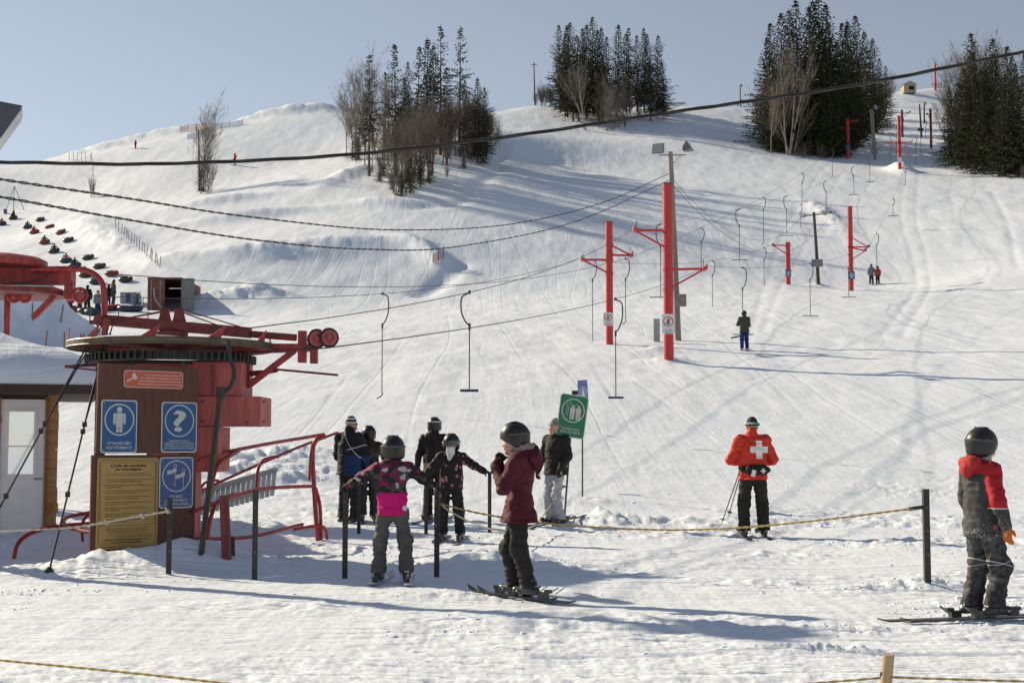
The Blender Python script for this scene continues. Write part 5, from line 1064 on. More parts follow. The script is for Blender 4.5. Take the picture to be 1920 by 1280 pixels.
# inner tubes and riders come with the people
# ------------------------------------------------------------------ people: surfaces grown from rounded limbs (signed distance + surface nets)
def surface_nets(D, org, h):
    """D: 3-D distance grid -> verts, quads"""
    s = D < 0; nx, ny, nz = D.shape
    corners = [(i, j, k) for i in (0, 1) for j in (0, 1) for k in (0, 1)]
    cnt = sum(s[i:nx - 1 + i, j:ny - 1 + j, k:nz - 1 + k].astype(np.int8) for i, j, k in corners)
    cells = np.argwhere((cnt > 0) & (cnt < 8))
    if len(cells) == 0: return np.zeros((0, 3)), np.zeros((0, 4), int)
    idx = -np.ones((nx - 1, ny - 1, nz - 1), np.int64); idx[tuple(cells.T)] = np.arange(len(cells))
    acc = np.zeros((len(cells), 3)); n = np.zeros(len(cells))
    for a in corners:
        for ax in range(3):
            if a[ax]: continue
            b = list(a); b[ax] = 1
            va = D[cells[:, 0] + a[0], cells[:, 1] + a[1], cells[:, 2] + a[2]]; vb = D[cells[:, 0] + b[0], cells[:, 1] + b[1], cells[:, 2] + b[2]]
            m = (va < 0) != (vb < 0); t = np.where(m, va / np.where(m, va - vb, 1), 0)
            p = np.tile(np.array(a, float), (len(cells), 1)); p[:, ax] += t; acc[m] += p[m]; n[m] += 1
    V = (cells + acc / n[:, None]) * h + org; Q = []
    for ax in range(3):
        o1, o2 = [(1, 2), (2, 0), (0, 1)][ax]; sl0 = [slice(None)] * 3; sl1 = [slice(None)] * 3; sl0[ax] = slice(0, -1); sl1[ax] = slice(1, None)
        e = s[tuple(sl0)] != s[tuple(sl1)]; E = np.argwhere(e)
        E = E[(E[:, o1] > 0) & (E[:, o2] > 0) & (E[:, o1] < D.shape[o1] - 1) & (E[:, o2] < D.shape[o2] - 1)]
        if len(E) == 0: continue
        def at(d1, d2):
            c = E.copy(); c[:, o1] += d1; c[:, o2] += d2; return idx[c[:, 0], c[:, 1], c[:, 2]]
        q = np.stack([at(-1, -1), at(0, -1), at(0, 0), at(-1, 0)], 1); ins = s[E[:, 0], E[:, 1], E[:, 2]]
        q[~ins] = q[~ins][:, ::-1]; Q.append(q)
    Q = np.concatenate(Q); return V, Q[(Q >= 0).all(1)]
class SDF:
    """rounded-cone primitives blended together; every primitive is evaluated only round itself"""
    def __init__(s): s.p = []; s.cut = []
    def cone(s, a, b, ra, rb, k=.03, sq=None):    # sq = (axis vector, factor): flattened along that axis
        s.p.append((np.asarray(a, float), np.asarray(b, float), ra, rb, k, sq)); return s
    def ball(s, c, r, k=.02, sq=None): return s.cone(c, np.asarray(c, float) + (0, 0, 1e-4), r, r, k, sq)
    def chain(s, pts, rs, k=.03, sq=None):
        for i in range(len(pts) - 1): s.cone(pts[i], pts[i + 1], rs[i], rs[i + 1], k, sq)
        return s
    def plane(s, p, n): s.cut.append((np.asarray(p, float), np.asarray(n, float) / np.linalg.norm(n))); return s   # removes the side n points to
    def mesh(s, name, h, wr=0, wscale=12, seed=0, hor=None):
        lo = np.min([np.minimum(a, b) - max(ra, rb) for a, b, ra, rb, k, q in s.p], 0) - 3 * h - .02; hi = np.max([np.maximum(a, b) + max(ra, rb) for a, b, ra, rb, k, q in s.p], 0) + 3 * h + .02
        n = np.ceil((hi - lo) / h).astype(int) + 1; D = np.full(n, .5, np.float32)
        gx, gy, gz = [lo[i] + h * np.arange(n[i]) for i in range(3)]
        for (a, b, ra, rb, k, q) in s.p:
            m = max(ra, rb) * 1.25 + k + 2.5 * h; l0 = np.minimum(a, b) - m; h0 = np.maximum(a, b) + m
            i0 = np.clip(((l0 - lo) / h).astype(int), 0, n - 1); i1 = np.clip(((h0 - lo) / h).astype(int) + 2, 1, n)
            X, Y, Zg = np.meshgrid(gx[i0[0]:i1[0]], gy[i0[1]:i1[1]], gz[i0[2]:i1[2]], indexing='ij'); Pp = np.stack([X, Y, Zg], -1) - a; e = b - a
            sc = 1.
            if q is not None:
                ax = np.asarray(q[0], float); ax = ax / np.linalg.norm(ax); f = q[1]
                Pp = Pp + ((Pp @ ax)[..., None] * ax) * (1 / f - 1); e = e + ax * np.dot(e, ax) * (1 / f - 1); sc = min(1, f) ** .5
            L = e @ e; t = np.clip((Pp @ e) / L, 0, 1) if L > 1e-9 else np.zeros(X.shape)
            d = (np.sqrt(((Pp - t[..., None] * e) ** 2).sum(-1)) - (ra + (rb - ra) * t)) * sc
            sl = tuple(slice(i0[i], i1[i]) for i in range(3)); A = D[sl]
            hh = np.maximum(k - np.abs(A - d), 0) / max(k, 1e-6); D[sl] = np.minimum(A, d) - hh * hh * k * .25
        if wr:
            X, Y, Zg = np.meshgrid(gx, gy, gz, indexing='ij'); m = np.abs(D) < 4 * wr + 2 * h
            x, y, z = X[m], Y[m], Zg[m]; zs = hor or 1.6
            w = np.abs(vnoise3(x * wscale * .7 + 3 * vnoise3(x * 5, y * 5, z * 5, seed + 3), y * wscale * .7, z * wscale * zs, seed)) * 2.2 - .35 + .6 * vnoise3(x * wscale * 2, y * wscale * 2, z * wscale * 2.2, seed + 1)
            D[m] += (w * wr * 2.5).astype(np.float32)
        if s.cut:
            X, Y, Zg = np.meshgrid(gx, gy, gz, indexing='ij'); Pp = np.stack([X, Y, Zg], -1)
            for p, nn in s.cut: D = np.maximum(D, ((Pp - p) @ nn).astype(np.float32))
        V, Q = surface_nets(D, lo, h); return mesh_np(name, V, Q)

m_skin = mat('skin', (.52, .28, .19), .55, var=.1, vscale=20); m_skin2 = mat('skin_fair', (.58, .33, .24), .55, var=.1, vscale=20)
m_eye = mat('eye_dark', (.02, .015, .012), .2); m_lip = mat('lip', (.38, .13, .11), .5); m_brow = mat('brow', (.07, .045, .03), .8)
def cloth(n, c, r=.75, var=.18, sp=.25): return mat(n, c, r, 0, sp, var=var, vscale=9, bump=.25, bscale=70)
m_black = cloth('black_fabric', (.018, .017, .017)); m_char = cloth('charcoal_fabric', (.045, .045, .047)); m_blackgl = mat('black_helmet', (.014, .014, .015), .38, 0, .5, var=.2, vscale=6); m_boot = mat('ski_boot_shell', (.03, .03, .032), .35, 0, .5, var=.3, vscale=14)
m_bootw = mat('boot_buckle', (.55, .56, .57), .35, .3); m_ski = mat('ski_top', (.035, .035, .04), .35, var=.5, vscale=9); m_skiw = mat('ski_top_white', (.45, .46, .48), .35, var=.4, vscale=8)
m_goggle = mat('goggle_lens', (.05, .055, .06), .12, .3, .8); m_strap = cloth('white_strap', (.55, .55, .55)); m_band = cloth('grey_band', (.09, .09, .095))

def pattern_mat(name, build):
    m = bpy.data.materials.new(name); m.use_nodes = True; N = NT(m); b = m.node_tree.nodes['Principled BSDF']; b.inputs['Roughness'].default_value = .75; b.inputs['Specular IOR Level'].default_value = .25
    tc = N.n('ShaderNodeTexCoord'); sx = N.n('ShaderNodeSeparateXYZ'); N.lk(tc.outputs['Object'], sx.inputs[0]); col = build(N, tc.outputs['Object'], sx.outputs[0], sx.outputs[1], sx.outputs[2]); N.lk(col, b.inputs['Base Color'])
    n2 = N.n('ShaderNodeTexNoise'); n2.inputs['Scale'].default_value = 60; N.lk(tc.outputs['Object'], n2.inputs['Vector']); bp = N.n('ShaderNodeBump'); bp.inputs['Strength'].default_value = .25; bp.inputs['Distance'].default_value = .01; N.lk(n2.outputs['Fac'], bp.inputs['Height']); N.lk(bp.outputs[0], b.inputs['Normal']); return m
def vor(N, co, scale, feat='F1', out='Color', sx=(1, 1, 1)):
    mp = N.n('ShaderNodeMapping'); N.lk(co, mp.inputs['Vector']); mp.inputs['Scale'].default_value = sx
    v = N.n('ShaderNodeTexVoronoi'); v.feature = feat; v.inputs['Scale'].default_value = scale; N.lk(mp.outputs[0], v.inputs['Vector']); return v.outputs[out]
def ramp(N, fac, stops):
    r = N.n('ShaderNodeValToRGB'); r.color_ramp.interpolation = 'CONSTANT'; e = r.color_ramp.elements
    while len(e) < len(stops): e.new(.5)
    for i, (p, c) in enumerate(stops): e[i].position = p; e[i].color = (*c, 1)
    N.lk(fac, r.inputs[0]); return r.outputs[0]
def mk_pinkcamo(N, co, x, y, z):
    c = vor(N, co, 17, sx=(1, .6, 1.5)); s = N.n('ShaderNodeSeparateColor'); N.lk(c, s.inputs[0])
    pat = ramp(N, s.outputs[0], [(0, (.02, .018, .02)), (.34, (.06, .058, .062)), (.56, (.22, .02, .07)), (.80, (.10, .012, .04)), (.93, (.40, .36, .38))])
    return N.mix(N.m('LESS_THAN', z, .855), pat, (.55, .006, .16))
def mk_floral(N, co, x, y, z):
    d = vor(N, co, 15, 'F1', 'Distance'); c = vor(N, co, 15); s = N.n('ShaderNodeSeparateColor'); N.lk(c, s.inputs[0])
    fl = N.m('MULTIPLY', N.m('LESS_THAN', d, .34), N.m('GREATER_THAN', s.outputs[1], .55)); core = N.m('MULTIPLY', N.m('LESS_THAN', d, .10), N.m('GREATER_THAN', s.outputs[1], .55))
    c1 = N.mix(fl, (.02, .018, .018), (.42, .16, .20)); return N.mix(core, c1, (.12, .02, .04))
def mk_patrol(N, co, x, y, z):
    cz, cx = 1.29, .085
    a = N.m('MULTIPLY', N.box(x, cx - .046, cx + .046), N.box(z, cz - .135, cz + .135)); b = N.m('MULTIPLY', N.box(x, cx - .135, cx + .135), N.box(z, cz - .046, cz + .046)); cr = N.m('MULTIPLY', N.m('MAXIMUM', a, b), N.m('LESS_THAN', y, .02))
    n = N.n('ShaderNodeTexNoise'); n.inputs['Scale'].default_value = 7; N.lk(co, n.inputs['Vector']); base = N.mix(n.outputs['Fac'], (.52, .035, .022), (.66, .06, .035))
    pip = N.m('MULTIPLY', N.box(z, 1.462, 1.470), N.m('LESS_THAN', N.m('ABSOLUTE', x), .20)); base = N.mix(pip, base, (.16, .05, .05))
    return N.mix(cr, base, (.78, .77, .74))
def mk_navy(N, co, x, y, z):
    t = N.m('ADD', z, N.m('MULTIPLY', x, .9))
    blue = N.m('MULTIPLY', N.m('LESS_THAN', z, 1.12), N.m('GREATER_THAN', x, .02)); c = N.mix(blue, (.016, .018, .024), (.010, .038, .12))
    p1 = N.box(N.m('SUBTRACT', z, N.m('MULTIPLY', x, -1.6)), 1.435, 1.450); p2 = N.m('MULTIPLY', N.box(N.m('SUBTRACT', z, N.m('MULTIPLY', x, .35)), 1.185, 1.197), N.m('GREATER_THAN', x, .05))
    return N.mix(N.m('MULTIPLY', N.m('MAXIMUM', p1, p2), N.m('LESS_THAN', y, .1)), c, (.62, .63, .64))
def mk_boy(N, co, x, y, z):                       # red hood and upper sleeve, charcoal elsewhere, frosted with snow near the hem
    red = N.m('MULTIPLY', N.m('GREATER_THAN', z, .85), N.m('GREATER_THAN', x, .150)); red = N.m('MAXIMUM', red, N.m('MULTIPLY', N.m('GREATER_THAN', z, 1.11), N.m('GREATER_THAN', y, -.5)))
    c = N.mix(red, (.05, .049, .05), (.36, .014, .024))
    seam = N.m('MULTIPLY', N.box(z, .842, .850), N.m('GREATER_THAN', x, .15)); c = N.mix(seam, c, (.55, .55, .55))
    n = N.n('ShaderNodeTexNoise'); n.inputs['Scale'].default_value = 85; n.inputs['Detail'].default_value = 3; N.lk(co, n.inputs['Vector']); hem = N.m('MULTIPLY', N.m('SUBTRACT', .84, z), 1.6, True); sn = N.m('MULTIPLY', N.m('SUBTRACT', N.m('ADD', n.outputs['Fac'], N.m('MULTIPLY', hem, .36)), .62), 3, True)
    return N.mix(N.m('MULTIPLY', sn, N.m('LESS_THAN', z, .86)), c, (.55, .56, .58))
def mk_frost(N, co, x, y, z):
    n = N.n('ShaderNodeTexNoise'); n.inputs['Scale'].default_value = 9; n.inputs['Detail'].default_value = 7; n.inputs['Roughness'].default_value = .75; N.lk(co, n.inputs['Vector']); f = ramp(N, n.outputs['Fac'], [(0, (.03, .03, .032)), (.5, (.07, .07, .074)), (.60, (.17, .17, .18)), (.68, (.45, .46, .48))])
    seam = N.m('MAXIMUM', N.box(N.m('ADD', z, N.m('MULTIPLY', y, .25)), .428, .436), N.box(N.m('SUBTRACT', z, N.m('MULTIPLY', y, .3)), .40, .405)); return N.mix(seam, f, (.45, .45, .46))
def mk_stripes(N, co, x, y, z):
    s = N.m('SINE', N.m('MULTIPLY', z, 95)); return N.mix(N.m('GREATER_THAN', s, .1), (.025, .028, .04), (.62, .63, .65))
def mk_knit(N, co, x, y, z):
    n = N.n('ShaderNodeTexNoise'); n.inputs['Scale'].default_value = 60; N.lk(co, n.inputs['Vector']); return ramp(N, n.outputs['Fac'], [(0, (.10, .105, .11)), (.45, (.26, .265, .27)), (.6, (.50, .50, .50))])
def mk_maroon(N, co, x, y, z):
    n = N.n('ShaderNodeTexNoise'); n.inputs['Scale'].default_value = 6; n.inputs['Detail'].default_value = 5; N.lk(co, n.inputs['Vector']); return N.mix(n.outputs['Fac'], (.055, .007, .015), (.095, .013, .025))
def mk_darkcamo(N, co, x, y, z):
    c = vor(N, co, 14); s = N.n('ShaderNodeSeparateColor'); N.lk(c, s.inputs[0]); return ramp(N, s.outputs[0], [(0, (.025, .02, .02)), (.5, (.07, .05, .045)), (.75, (.12, .06, .06)), (.9, (.03, .025, .025))])
M_CAMO = pattern_mat('pink_camouflage', mk_pinkcamo); M_FLOR = pattern_mat('floral_print', mk_floral); M_PAT = pattern_mat('patrol_red', mk_patrol); M_NAVY = pattern_mat('navy_piped', mk_navy); M_BOY = pattern_mat('red_and_charcoal', mk_boy); M_FROST = pattern_mat('snow_dusted_trousers', mk_frost)
M_STR = pattern_mat('striped_knit', mk_stripes); M_KNIT = pattern_mat('grey_knit', mk_knit); M_MAR = pattern_mat('burgundy_fabric', mk_maroon); M_DCAM = pattern_mat('dark_print', mk_darkcamo)
m_gtrou = cloth('grey_trousers', (.085, .083, .08)); m_ltrou = cloth('pale_grey_trousers', (.40, .42, .45)); m_fur = mat('fur_trim', (.32, .28, .24), .95, var=.5, vscale=40, bump=.8, bscale=90); m_orange = cloth('orange_glove', (.55, .14, .025)); m_olive = cloth('olive_jacket', (.055, .06, .045)); m_bluetr = cloth('blue_trousers', (.012, .03, .16)); m_redc = cloth('red_jacket', (.40, .03, .03)); m_pinkc = cloth('pink_jacket', (.45, .06, .14)); m_greyc = cloth('grey_blue_jacket', (.16, .18, .22)); m_tube_r = mat('red_tube_cover', (.20, .035, .03), .5, var=.2); m_tube_b = mat('navy_tube_cover', (.02, .035, .07), .5, var=.2); m_tube_d = mat('dark_tube_cover', (.05, .03, .028), .5, var=.2)

def A3(*v): return np.array(v, float)
def skeleton(H, **o):
    """joints for a person of height H facing +Y (x to the person's right); overrides in metres"""
    s = H / 1.75; J = {}
    for sg, n in ((1, 'R'), (-1, 'L')):
        J['hip' + n] = A3(.095 * sg, 0, .90) * s; J['knee' + n] = A3(.11 * sg, .03, .49) * s; J['ank' + n] = A3(.12 * sg, -.02, .10) * s
        J['sh' + n] = A3(.185 * sg, -.01, 1.43) * s; J['elb' + n] = A3(.27 * sg, -.03, 1.16) * s; J['wri' + n] = A3(.27 * sg, .08, .93) * s
        J['hd' + n] = A3(0, .15, -1); J['pn' + n] = A3(-sg, 0, 0)
    J['pel'] = A3(0, 0, .93) * s; J['waist'] = A3(0, .0, 1.10) * s; J['chest'] = A3(0, 0, 1.30) * s; J['neck'] = A3(0, -.005, 1.50) * s; J['head'] = A3(0, .02, 1.635) * s; J['s'] = s; J['hyaw'] = 0.; J['hpit'] = 0.
    for k, v in o.items(): J[k] = A3(*v) if hasattr(v, '__len__') else v
    return J
def scaled(J, k):
    return {n: (v * k if (isinstance(v, np.ndarray) and n[:2] not in ('hd', 'pn')) or n == 's' else v) for n, v in J.items()}
def head_frame(J):
    y = J['hyaw']; p = J['hpit']; f = A3(math.sin(y) * math.cos(p), math.cos(y) * math.cos(p), math.sin(p)); r = A3(math.cos(y), -math.sin(y), 0); return f, r, np.cross(r, f)
def body_mesh(J, h=.013):
    s = J['s']; b = SDF(); f, r, u = head_frame(J); c = J['head']
    b.cone(J['pel'], J['waist'], .135 * s, .12 * s, .05, (A3(0, 1, 0), .8)); b.cone(J['waist'], J['chest'], .12 * s, .145 * s, .05, (A3(0, 1, 0), .78)); b.cone(J['chest'], J['chest'] * .35 + J['neck'] * .65, .135 * s, .09 * s, .05, (A3(0, 1, 0), .8)); b.cone(J['neck'] - A3(0, 0, .04) * s, c - u * .05 * s, .058 * s, .052 * s, .03)
    for n in 'RL':
        b.chain([J['hip' + n], J['knee' + n], J['ank' + n]], [.085 * s, .058 * s, .042 * s], .04); b.cone(J['ank' + n] - A3(0, 0, .05) * s, J['ank' + n] + A3(0, .05, -.055) * s, .038 * s, .03 * s, .03)
        b.chain([J['sh' + n], J['elb' + n], J['wri' + n]], [.058 * s, .044 * s, .031 * s], .04); b.cone(J['neck'] - A3(0, 0, .06) * s, J['sh' + n], .06 * s, .055 * s, .04)
        d = J['hd' + n] / np.linalg.norm(J['hd' + n]); b.cone(J['wri' + n], J['wri' + n] + d * .08 * s, .026 * s, .03 * s, .02)
    k = .96 + .04 * s
    b.ball(c + u * .03 * k, .092 * k, .03, (r, .88)); b.cone(c + f * .02 * k, c + f * .045 * k - u * .075 * k, .075 * k, .045 * k, .03, (r, .88))      # skull, jaw
    b.cone(c + f * .085 * k + u * .015 * k, c + f * .108 * k - u * .022 * k, .010 * k, .015 * k, .012); b.ball(c + f * .092 * k - u * .052 * k, .016 * k, .012, (u, .7)); b.ball(c + f * .082 * k - u * .088 * k, .022 * k, .02)   # nose, lips, chin
    for sg in (1, -1): b.ball(c + r * sg * .082 * k - f * .005 * k + u * .0 * k, .026 * k, .008, (r, .45)); b.ball(c + f * .072 * k + r * sg * .04 * k - u * .02 * k, .026 * k, .02); b.ball(c + f * .078 * k + r * sg * .034 * k + u * .036 * k, .018 * k, .012, (u, .6))
    return b.mesh('body', h)
def glove_mesh(J, n, curl=.5, R_=1.0, h=.0075):
    """palm, four unequal bent fingers and a thumb leaving the side of the palm"""
    s = J['s'] ** .6; w = J['wri' + n]; d = J['hd' + n] / np.linalg.norm(J['hd' + n]); pn = J['pn' + n]; pn = pn - d * np.dot(pn, d); pn = pn / (np.linalg.norm(pn) + 1e-9); sd = np.cross(d, pn) * (1 if n == 'R' else -1)
    b = SDF(); q = w + d * .03 * s; b.cone(w - d * .06 * s, w + d * .02 * s, .045 * s, .037 * s, .02)
    b.cone(q + sd * .018 * s, q + d * .06 * s + sd * .026 * s, .026 * s, .024 * s, .02, (pn, .75)); b.cone(q - sd * .018 * s, q + d * .06 * s - sd * .026 * s, .026 * s, .023 * s, .02, (pn, .75))
    for i, (o, L) in enumerate(((.036, .062), (.013, .072), (-.011, .068), (-.034, .052))):
        a = q + d * .068 * s + sd * o * s; t = curl * (.9 + .1 * i); p1 = a + (d * math.cos(t * .8) + pn * math.sin(t * .8)) * L * .5 * s; p2 = p1 + (d * math.cos(t * 2.0) + pn * math.sin(t * 2.0)) * L * .5 * s; b.chain([a, p1, p2], [.0135 * s, .0128 * s, .0115 * s], .004)
    a = q + sd * .036 * s + d * .005 * s + pn * .006 * s; p1 = a + (sd * .7 + d * .6 + pn * .35 * curl * 2) * .036 * s; p2 = p1 + (d * .8 + sd * (.35 - .6 * curl) + pn * .5 * curl * 2) * .034 * s; b.chain([a, p1, p2], [.018 * s, .0145 * s, .012 * s], .008)
    return b.mesh('glove', h)
def jacket_mesh(J, h, fit=1.0, hem=.80, flare=1.05, waist=None, hood=True, wr=.007, collar=True, seed=0):
    s = J['s']; b = SDF(); w = fit
    lo = A3(J['pel'][0], J['pel'][1], hem); wz = J['waist']
    b.cone(lo, wz if waist is None else A3(wz[0], wz[1], waist), .208 * s * w * flare, (.182 if waist is None else .148) * s * w, .05, (A3(0, 1, 0), .80)); a = wz if waist is None else A3(wz[0], wz[1], waist)
    b.cone(a, J['chest'], (.182 if waist is None else .148) * s * w, .184 * s * w, .05, (A3(0, 1, 0), .78)); b.cone(J['chest'], J['chest'] * .3 + J['neck'] * .7, .168 * s * w, .105 * s * w, .06, (A3(0, 1, 0), .82))
    for n in 'RL':
        b.cone(J['neck'] - A3(0, 0, .075) * s, J['sh' + n], .085 * s * w, .082 * s * w, .05); b.chain([J['sh' + n], J['elb' + n], J['wri' + n]], [.084 * s * w, .070 * s * w, .054 * s * w], .035)
    if collar: b.cone(J['neck'] - A3(0, 0, .04) * s, J['neck'] + A3(0, .0, .045 + .03 * (collar == 2)) * s, .085 * s, .078 * s, .03)
    if hood: b.cone(J['neck'] + A3(-.07, -.085, -.01) * s, J['neck'] + A3(.07, -.085, -.01) * s, .062 * s, .062 * s, .04); b.cone(J['neck'] + A3(0, -.10, -.06) * s, J['neck'] + A3(0, -.07, .02) * s, .06 * s, .06 * s, .04)
    b.plane(lo, A3(0, 0, -1)); return b.mesh('jacket', h, wr, 13, seed)
def trouser_mesh(J, h, fit=1.0, wr=.009, top=None, bell=1.0, seed=5):
    s = J['s']; b = SDF(); b.cone(J['pel'] - A3(0, 0, .02) * s, J['pel'] + A3(0, 0, .05) * s, .135 * s, .12 * s, .05, (A3(0, 1, 0), .82)); zc = min(J['ankL'][2], J['ankR'][2])
    for n in 'RL':
        a = J['ank' + n] - A3(0, 0, .015) * s; b.chain([J['hip' + n], J['knee' + n], a], [.100 * s * fit, .086 * s * fit, .086 * s * bell], .035); b.ball(J['knee' + n] + A3(0, .012, 0) * s, .088 * s * fit, .03)
    b.plane(A3(0, 0, zc - .02 * s), A3(0, 0, -1)); return b.mesh('trousers', h, wr, 10, seed, 2.6)
def boot_mesh(J, n, fwd, h=.012):
    s = J['s'] ** .7; a = J['ank' + n]; f = fwd; b = SDF(); g = A3(a[0], a[1], max(.055 * s, .0)); b.cone(a + A3(0, 0, .05) * s - f * .01, g + A3(0, 0, .04), .066 * s, .060 * s, .02); b.cone(g - f * .07 * s, g + f * .15 * s, .052 * s, .046 * s, .02); b.plane(A3(0, 0, .018), A3(0, 0, -1)); return b.mesh('ski_boot', h)
def helmet_parts(root, J, m, goggles=None, strap=None, h=.011, big=1.0):
    f, r, u = head_frame(J); c = J['head']; k = (.96 + .04 * J['s']) * big; b = SDF(); b.ball(c + u * .045 * k - f * .008, .122 * k, .03, (r, .90)); b.cone(c + u * .03 * k - f * .03, c - u * .02 * k - f * .045, .105 * k, .085 * k, .03, (r, .92))
    for sg in (1, -1): b.ball(c + r * sg * .088 * k - u * .018 * k - f * .012, .048 * k, .03, (r, .5))
    b.plane(c + f * .055 * k - u * .0, f * .55 - u * .85); b.plane(c - u * .085 * k, -u); he = link('helmet', b.mesh('helmet', h), m, root)
    MB().tube([c + r * .095 * math.sin(t) * k * 1.02 + f * (.108 * math.cos(t) - .006) * k + u * .052 * k for t in np.linspace(-1.1, 1.1, 9)], .010, 6).build('brim', m, he, True)
    for a in (-.5, 0, .5): MB().box(c + u * .158 * k + r * a * .09 - f * .02, (.012, .05, .012), (r, f, u)).build('vent', m_black, he)
    MB().tube([c + u * .058 * k + r * math.sin(t) * .1235 * .905 * k + f * (math.cos(t) * .1235 - .008) * k for t in np.linspace(1.25, 2 * PI - 1.25, 20)], .0095, 6).build('goggle_band', m_band, he, True)
    MB().box(c - f * .126 * k + u * .058 * k, (.03, .016, .032), (r, f, u)).build('strap_clip', m_boot, he); MB().ring(c - f * .118 * k - u * .03 * k, f, .018, .006, 12, 5).build('fit_dial', m_boot, he, True)
    if goggles:
        zo = .075 if goggles == 'up' else .028
        g = MB(); n_ = 11; V = []; Fc = []
        for i in range(n_):
            t = -1.05 + 2.1 * i / (n_ - 1)
            for dz in (-.036, .036): 
                for rr in (.128, .106): V.append(c + u * (zo + dz) * k + r * math.sin(t) * rr * .93 * k + f * math.cos(t) * rr * k)
        for i in range(n_ - 1):
            a = i * 4; e = a + 4; Fc += [(a, e, e + 2, a + 2), (a + 1, a + 3, e + 3, e + 1), (a, a + 1, e + 1, e), (a + 2, e + 2, e + 3, a + 3)]
        Fc += [(0, 2, 3, 1), ((n_ - 1) * 4, (n_ - 1) * 4 + 1, (n_ - 1) * 4 + 3, (n_ - 1) * 4 + 2)]; gg = g.add(V, Fc).build('goggles', m_goggle, root, True)
        if strap: MB().tube([c + u * (zo + .01) * k + r * math.sin(t) * .124 * .92 * k + f * (math.cos(t) * .126 - .008) * k for t in np.linspace(1.0, 2 * PI - 1.0, 22)], .014, 6).build('strap', strap, gg, True)
    return he
def beanie(root, J, m, h=.009, pom=False):
    f, r, u = head_frame(J); c = J['head']; b = SDF(); b.cone(c + u * .04 - f * .012, c + u * .075 - f * .02, .106, .092, .03, (r, .9)); b.plane(c + u * .035, -u * .95 + f * .25); hm = link('knitted_cap', b.mesh('knitted_cap', h), m, root)
    MB().tube([c + u * (.042 + .012 * math.cos(t)) + r * math.sin(t) * .098 + f * (math.cos(t) * .104 - .012) for t in np.linspace(0, 2 * PI, 25)[:-1]], .013, 6, closed=True).build('cuff', m, hm, True); return hm
def face(root, J, brow=True):
    f, r, u = head_frame(J); c = J['head']; k = .96 + .04 * J['s']
    for sg in (1, -1):
        MB().lathe(c + f * .084 * k + r * sg * .034 * k + u * .012 * k, f, [(.013, -.004), (.011, .003), (.006, .006), (0, .007)], 10).build('eye', m_eye, root, True)
        if brow: MB().tube([c + f * .094 * k + r * sg * .018 * k + u * .034 * k, c + f * .088 * k + r * sg * .048 * k + u * .034 * k], .005, 5).build('eyebrow', m_brow, root)
    MB().tube([c + f * .096 * k + r * x * k - u * (.052 + abs(x) * .1) * k for x in (-.022, 0, .022)], .005, 5).build('mouth', m_lip, root)
SKI_N = [0]
def ski(p, yaw, L, label, m=None, w=.075, back=.42, pitch=0):
    """a ski with turned-up tip, lying under the boot at p (world), pointing along yaw (0 = +Y)"""
    f = A3(-math.sin(yaw), math.cos(yaw), 0); r = A3(f[1], -f[0], 0); t = thing('ski', p, label, 'ski', 'skis'); n = 22; V = []; Fc = []
    hz = lambda q: A3(0, 0, Z(*(p + f * q)[:2]) - p[2])
    z0 = hz(-L * back)[2]; z1 = hz(L * (1 - back) - .12)[2]
    for i in range(n):
        a = i / (n - 1); y = -L * back + L * a; ww = w * (.5 - .14 * math.sin(PI * min(1, max(0, (a - .05) / .8)))) * (1 if a < .93 else max(.12, math.sqrt(max(0, 1 - ((a - .93) / .07) ** 2)))); z = (z0 + (z1 - z0) * min(1, a / .9)) + .012 + max(0, (a - .88) / .12) ** 1.7 * .055 + max(0, (.03 - a) / .03) * .015
        for sx, dz in ((-1, 0), (1, 0), (1, .014), (-1, .014)): V.append(p + f * y + r * sx * ww + UP * (z + dz))
    for i in range(n - 1):
        for k in range(4): Fc.append((i * 4 + k, i * 4 + (k + 1) % 4, i * 4 + 4 + (k + 1) % 4, i * 4 + 4 + k))
    Fc += [(3, 2, 1, 0), (n * 4 - 4, n * 4 - 3, n * 4 - 2, n * 4 - 1)]; bd = MB().add(V, Fc).build('blade', m or m_ski, t)
    for (y, s_) in ((.17, (.05, .08, .04)), (-.15, (.046, .09, .055))):
        b = MB(); b.box(p + f * y + UP * (.05 + z0 * .5 + z1 * .5), s_, (r, f, UP)); b.box(p + f * (y + (.03 if y > 0 else -.05)) + UP * (.085 + z0 * .5 + z1 * .5), (.045, .06, .03), (r, f, UP)); b.build('binding', m_boot, t)
    bb = p - f * .24 + UP * (.09 + (z0 + z1) / 2); MB().tube([bb, bb - f * .06 + UP * .03], .009, 5).build('brake_lever', m_bootw, t); MB().tube([bb + r * .05 - UP * .03, bb + r * .06 - f * .09 + UP * .03], .004, 5).build('brake_arm', m_blk, t)
    return t
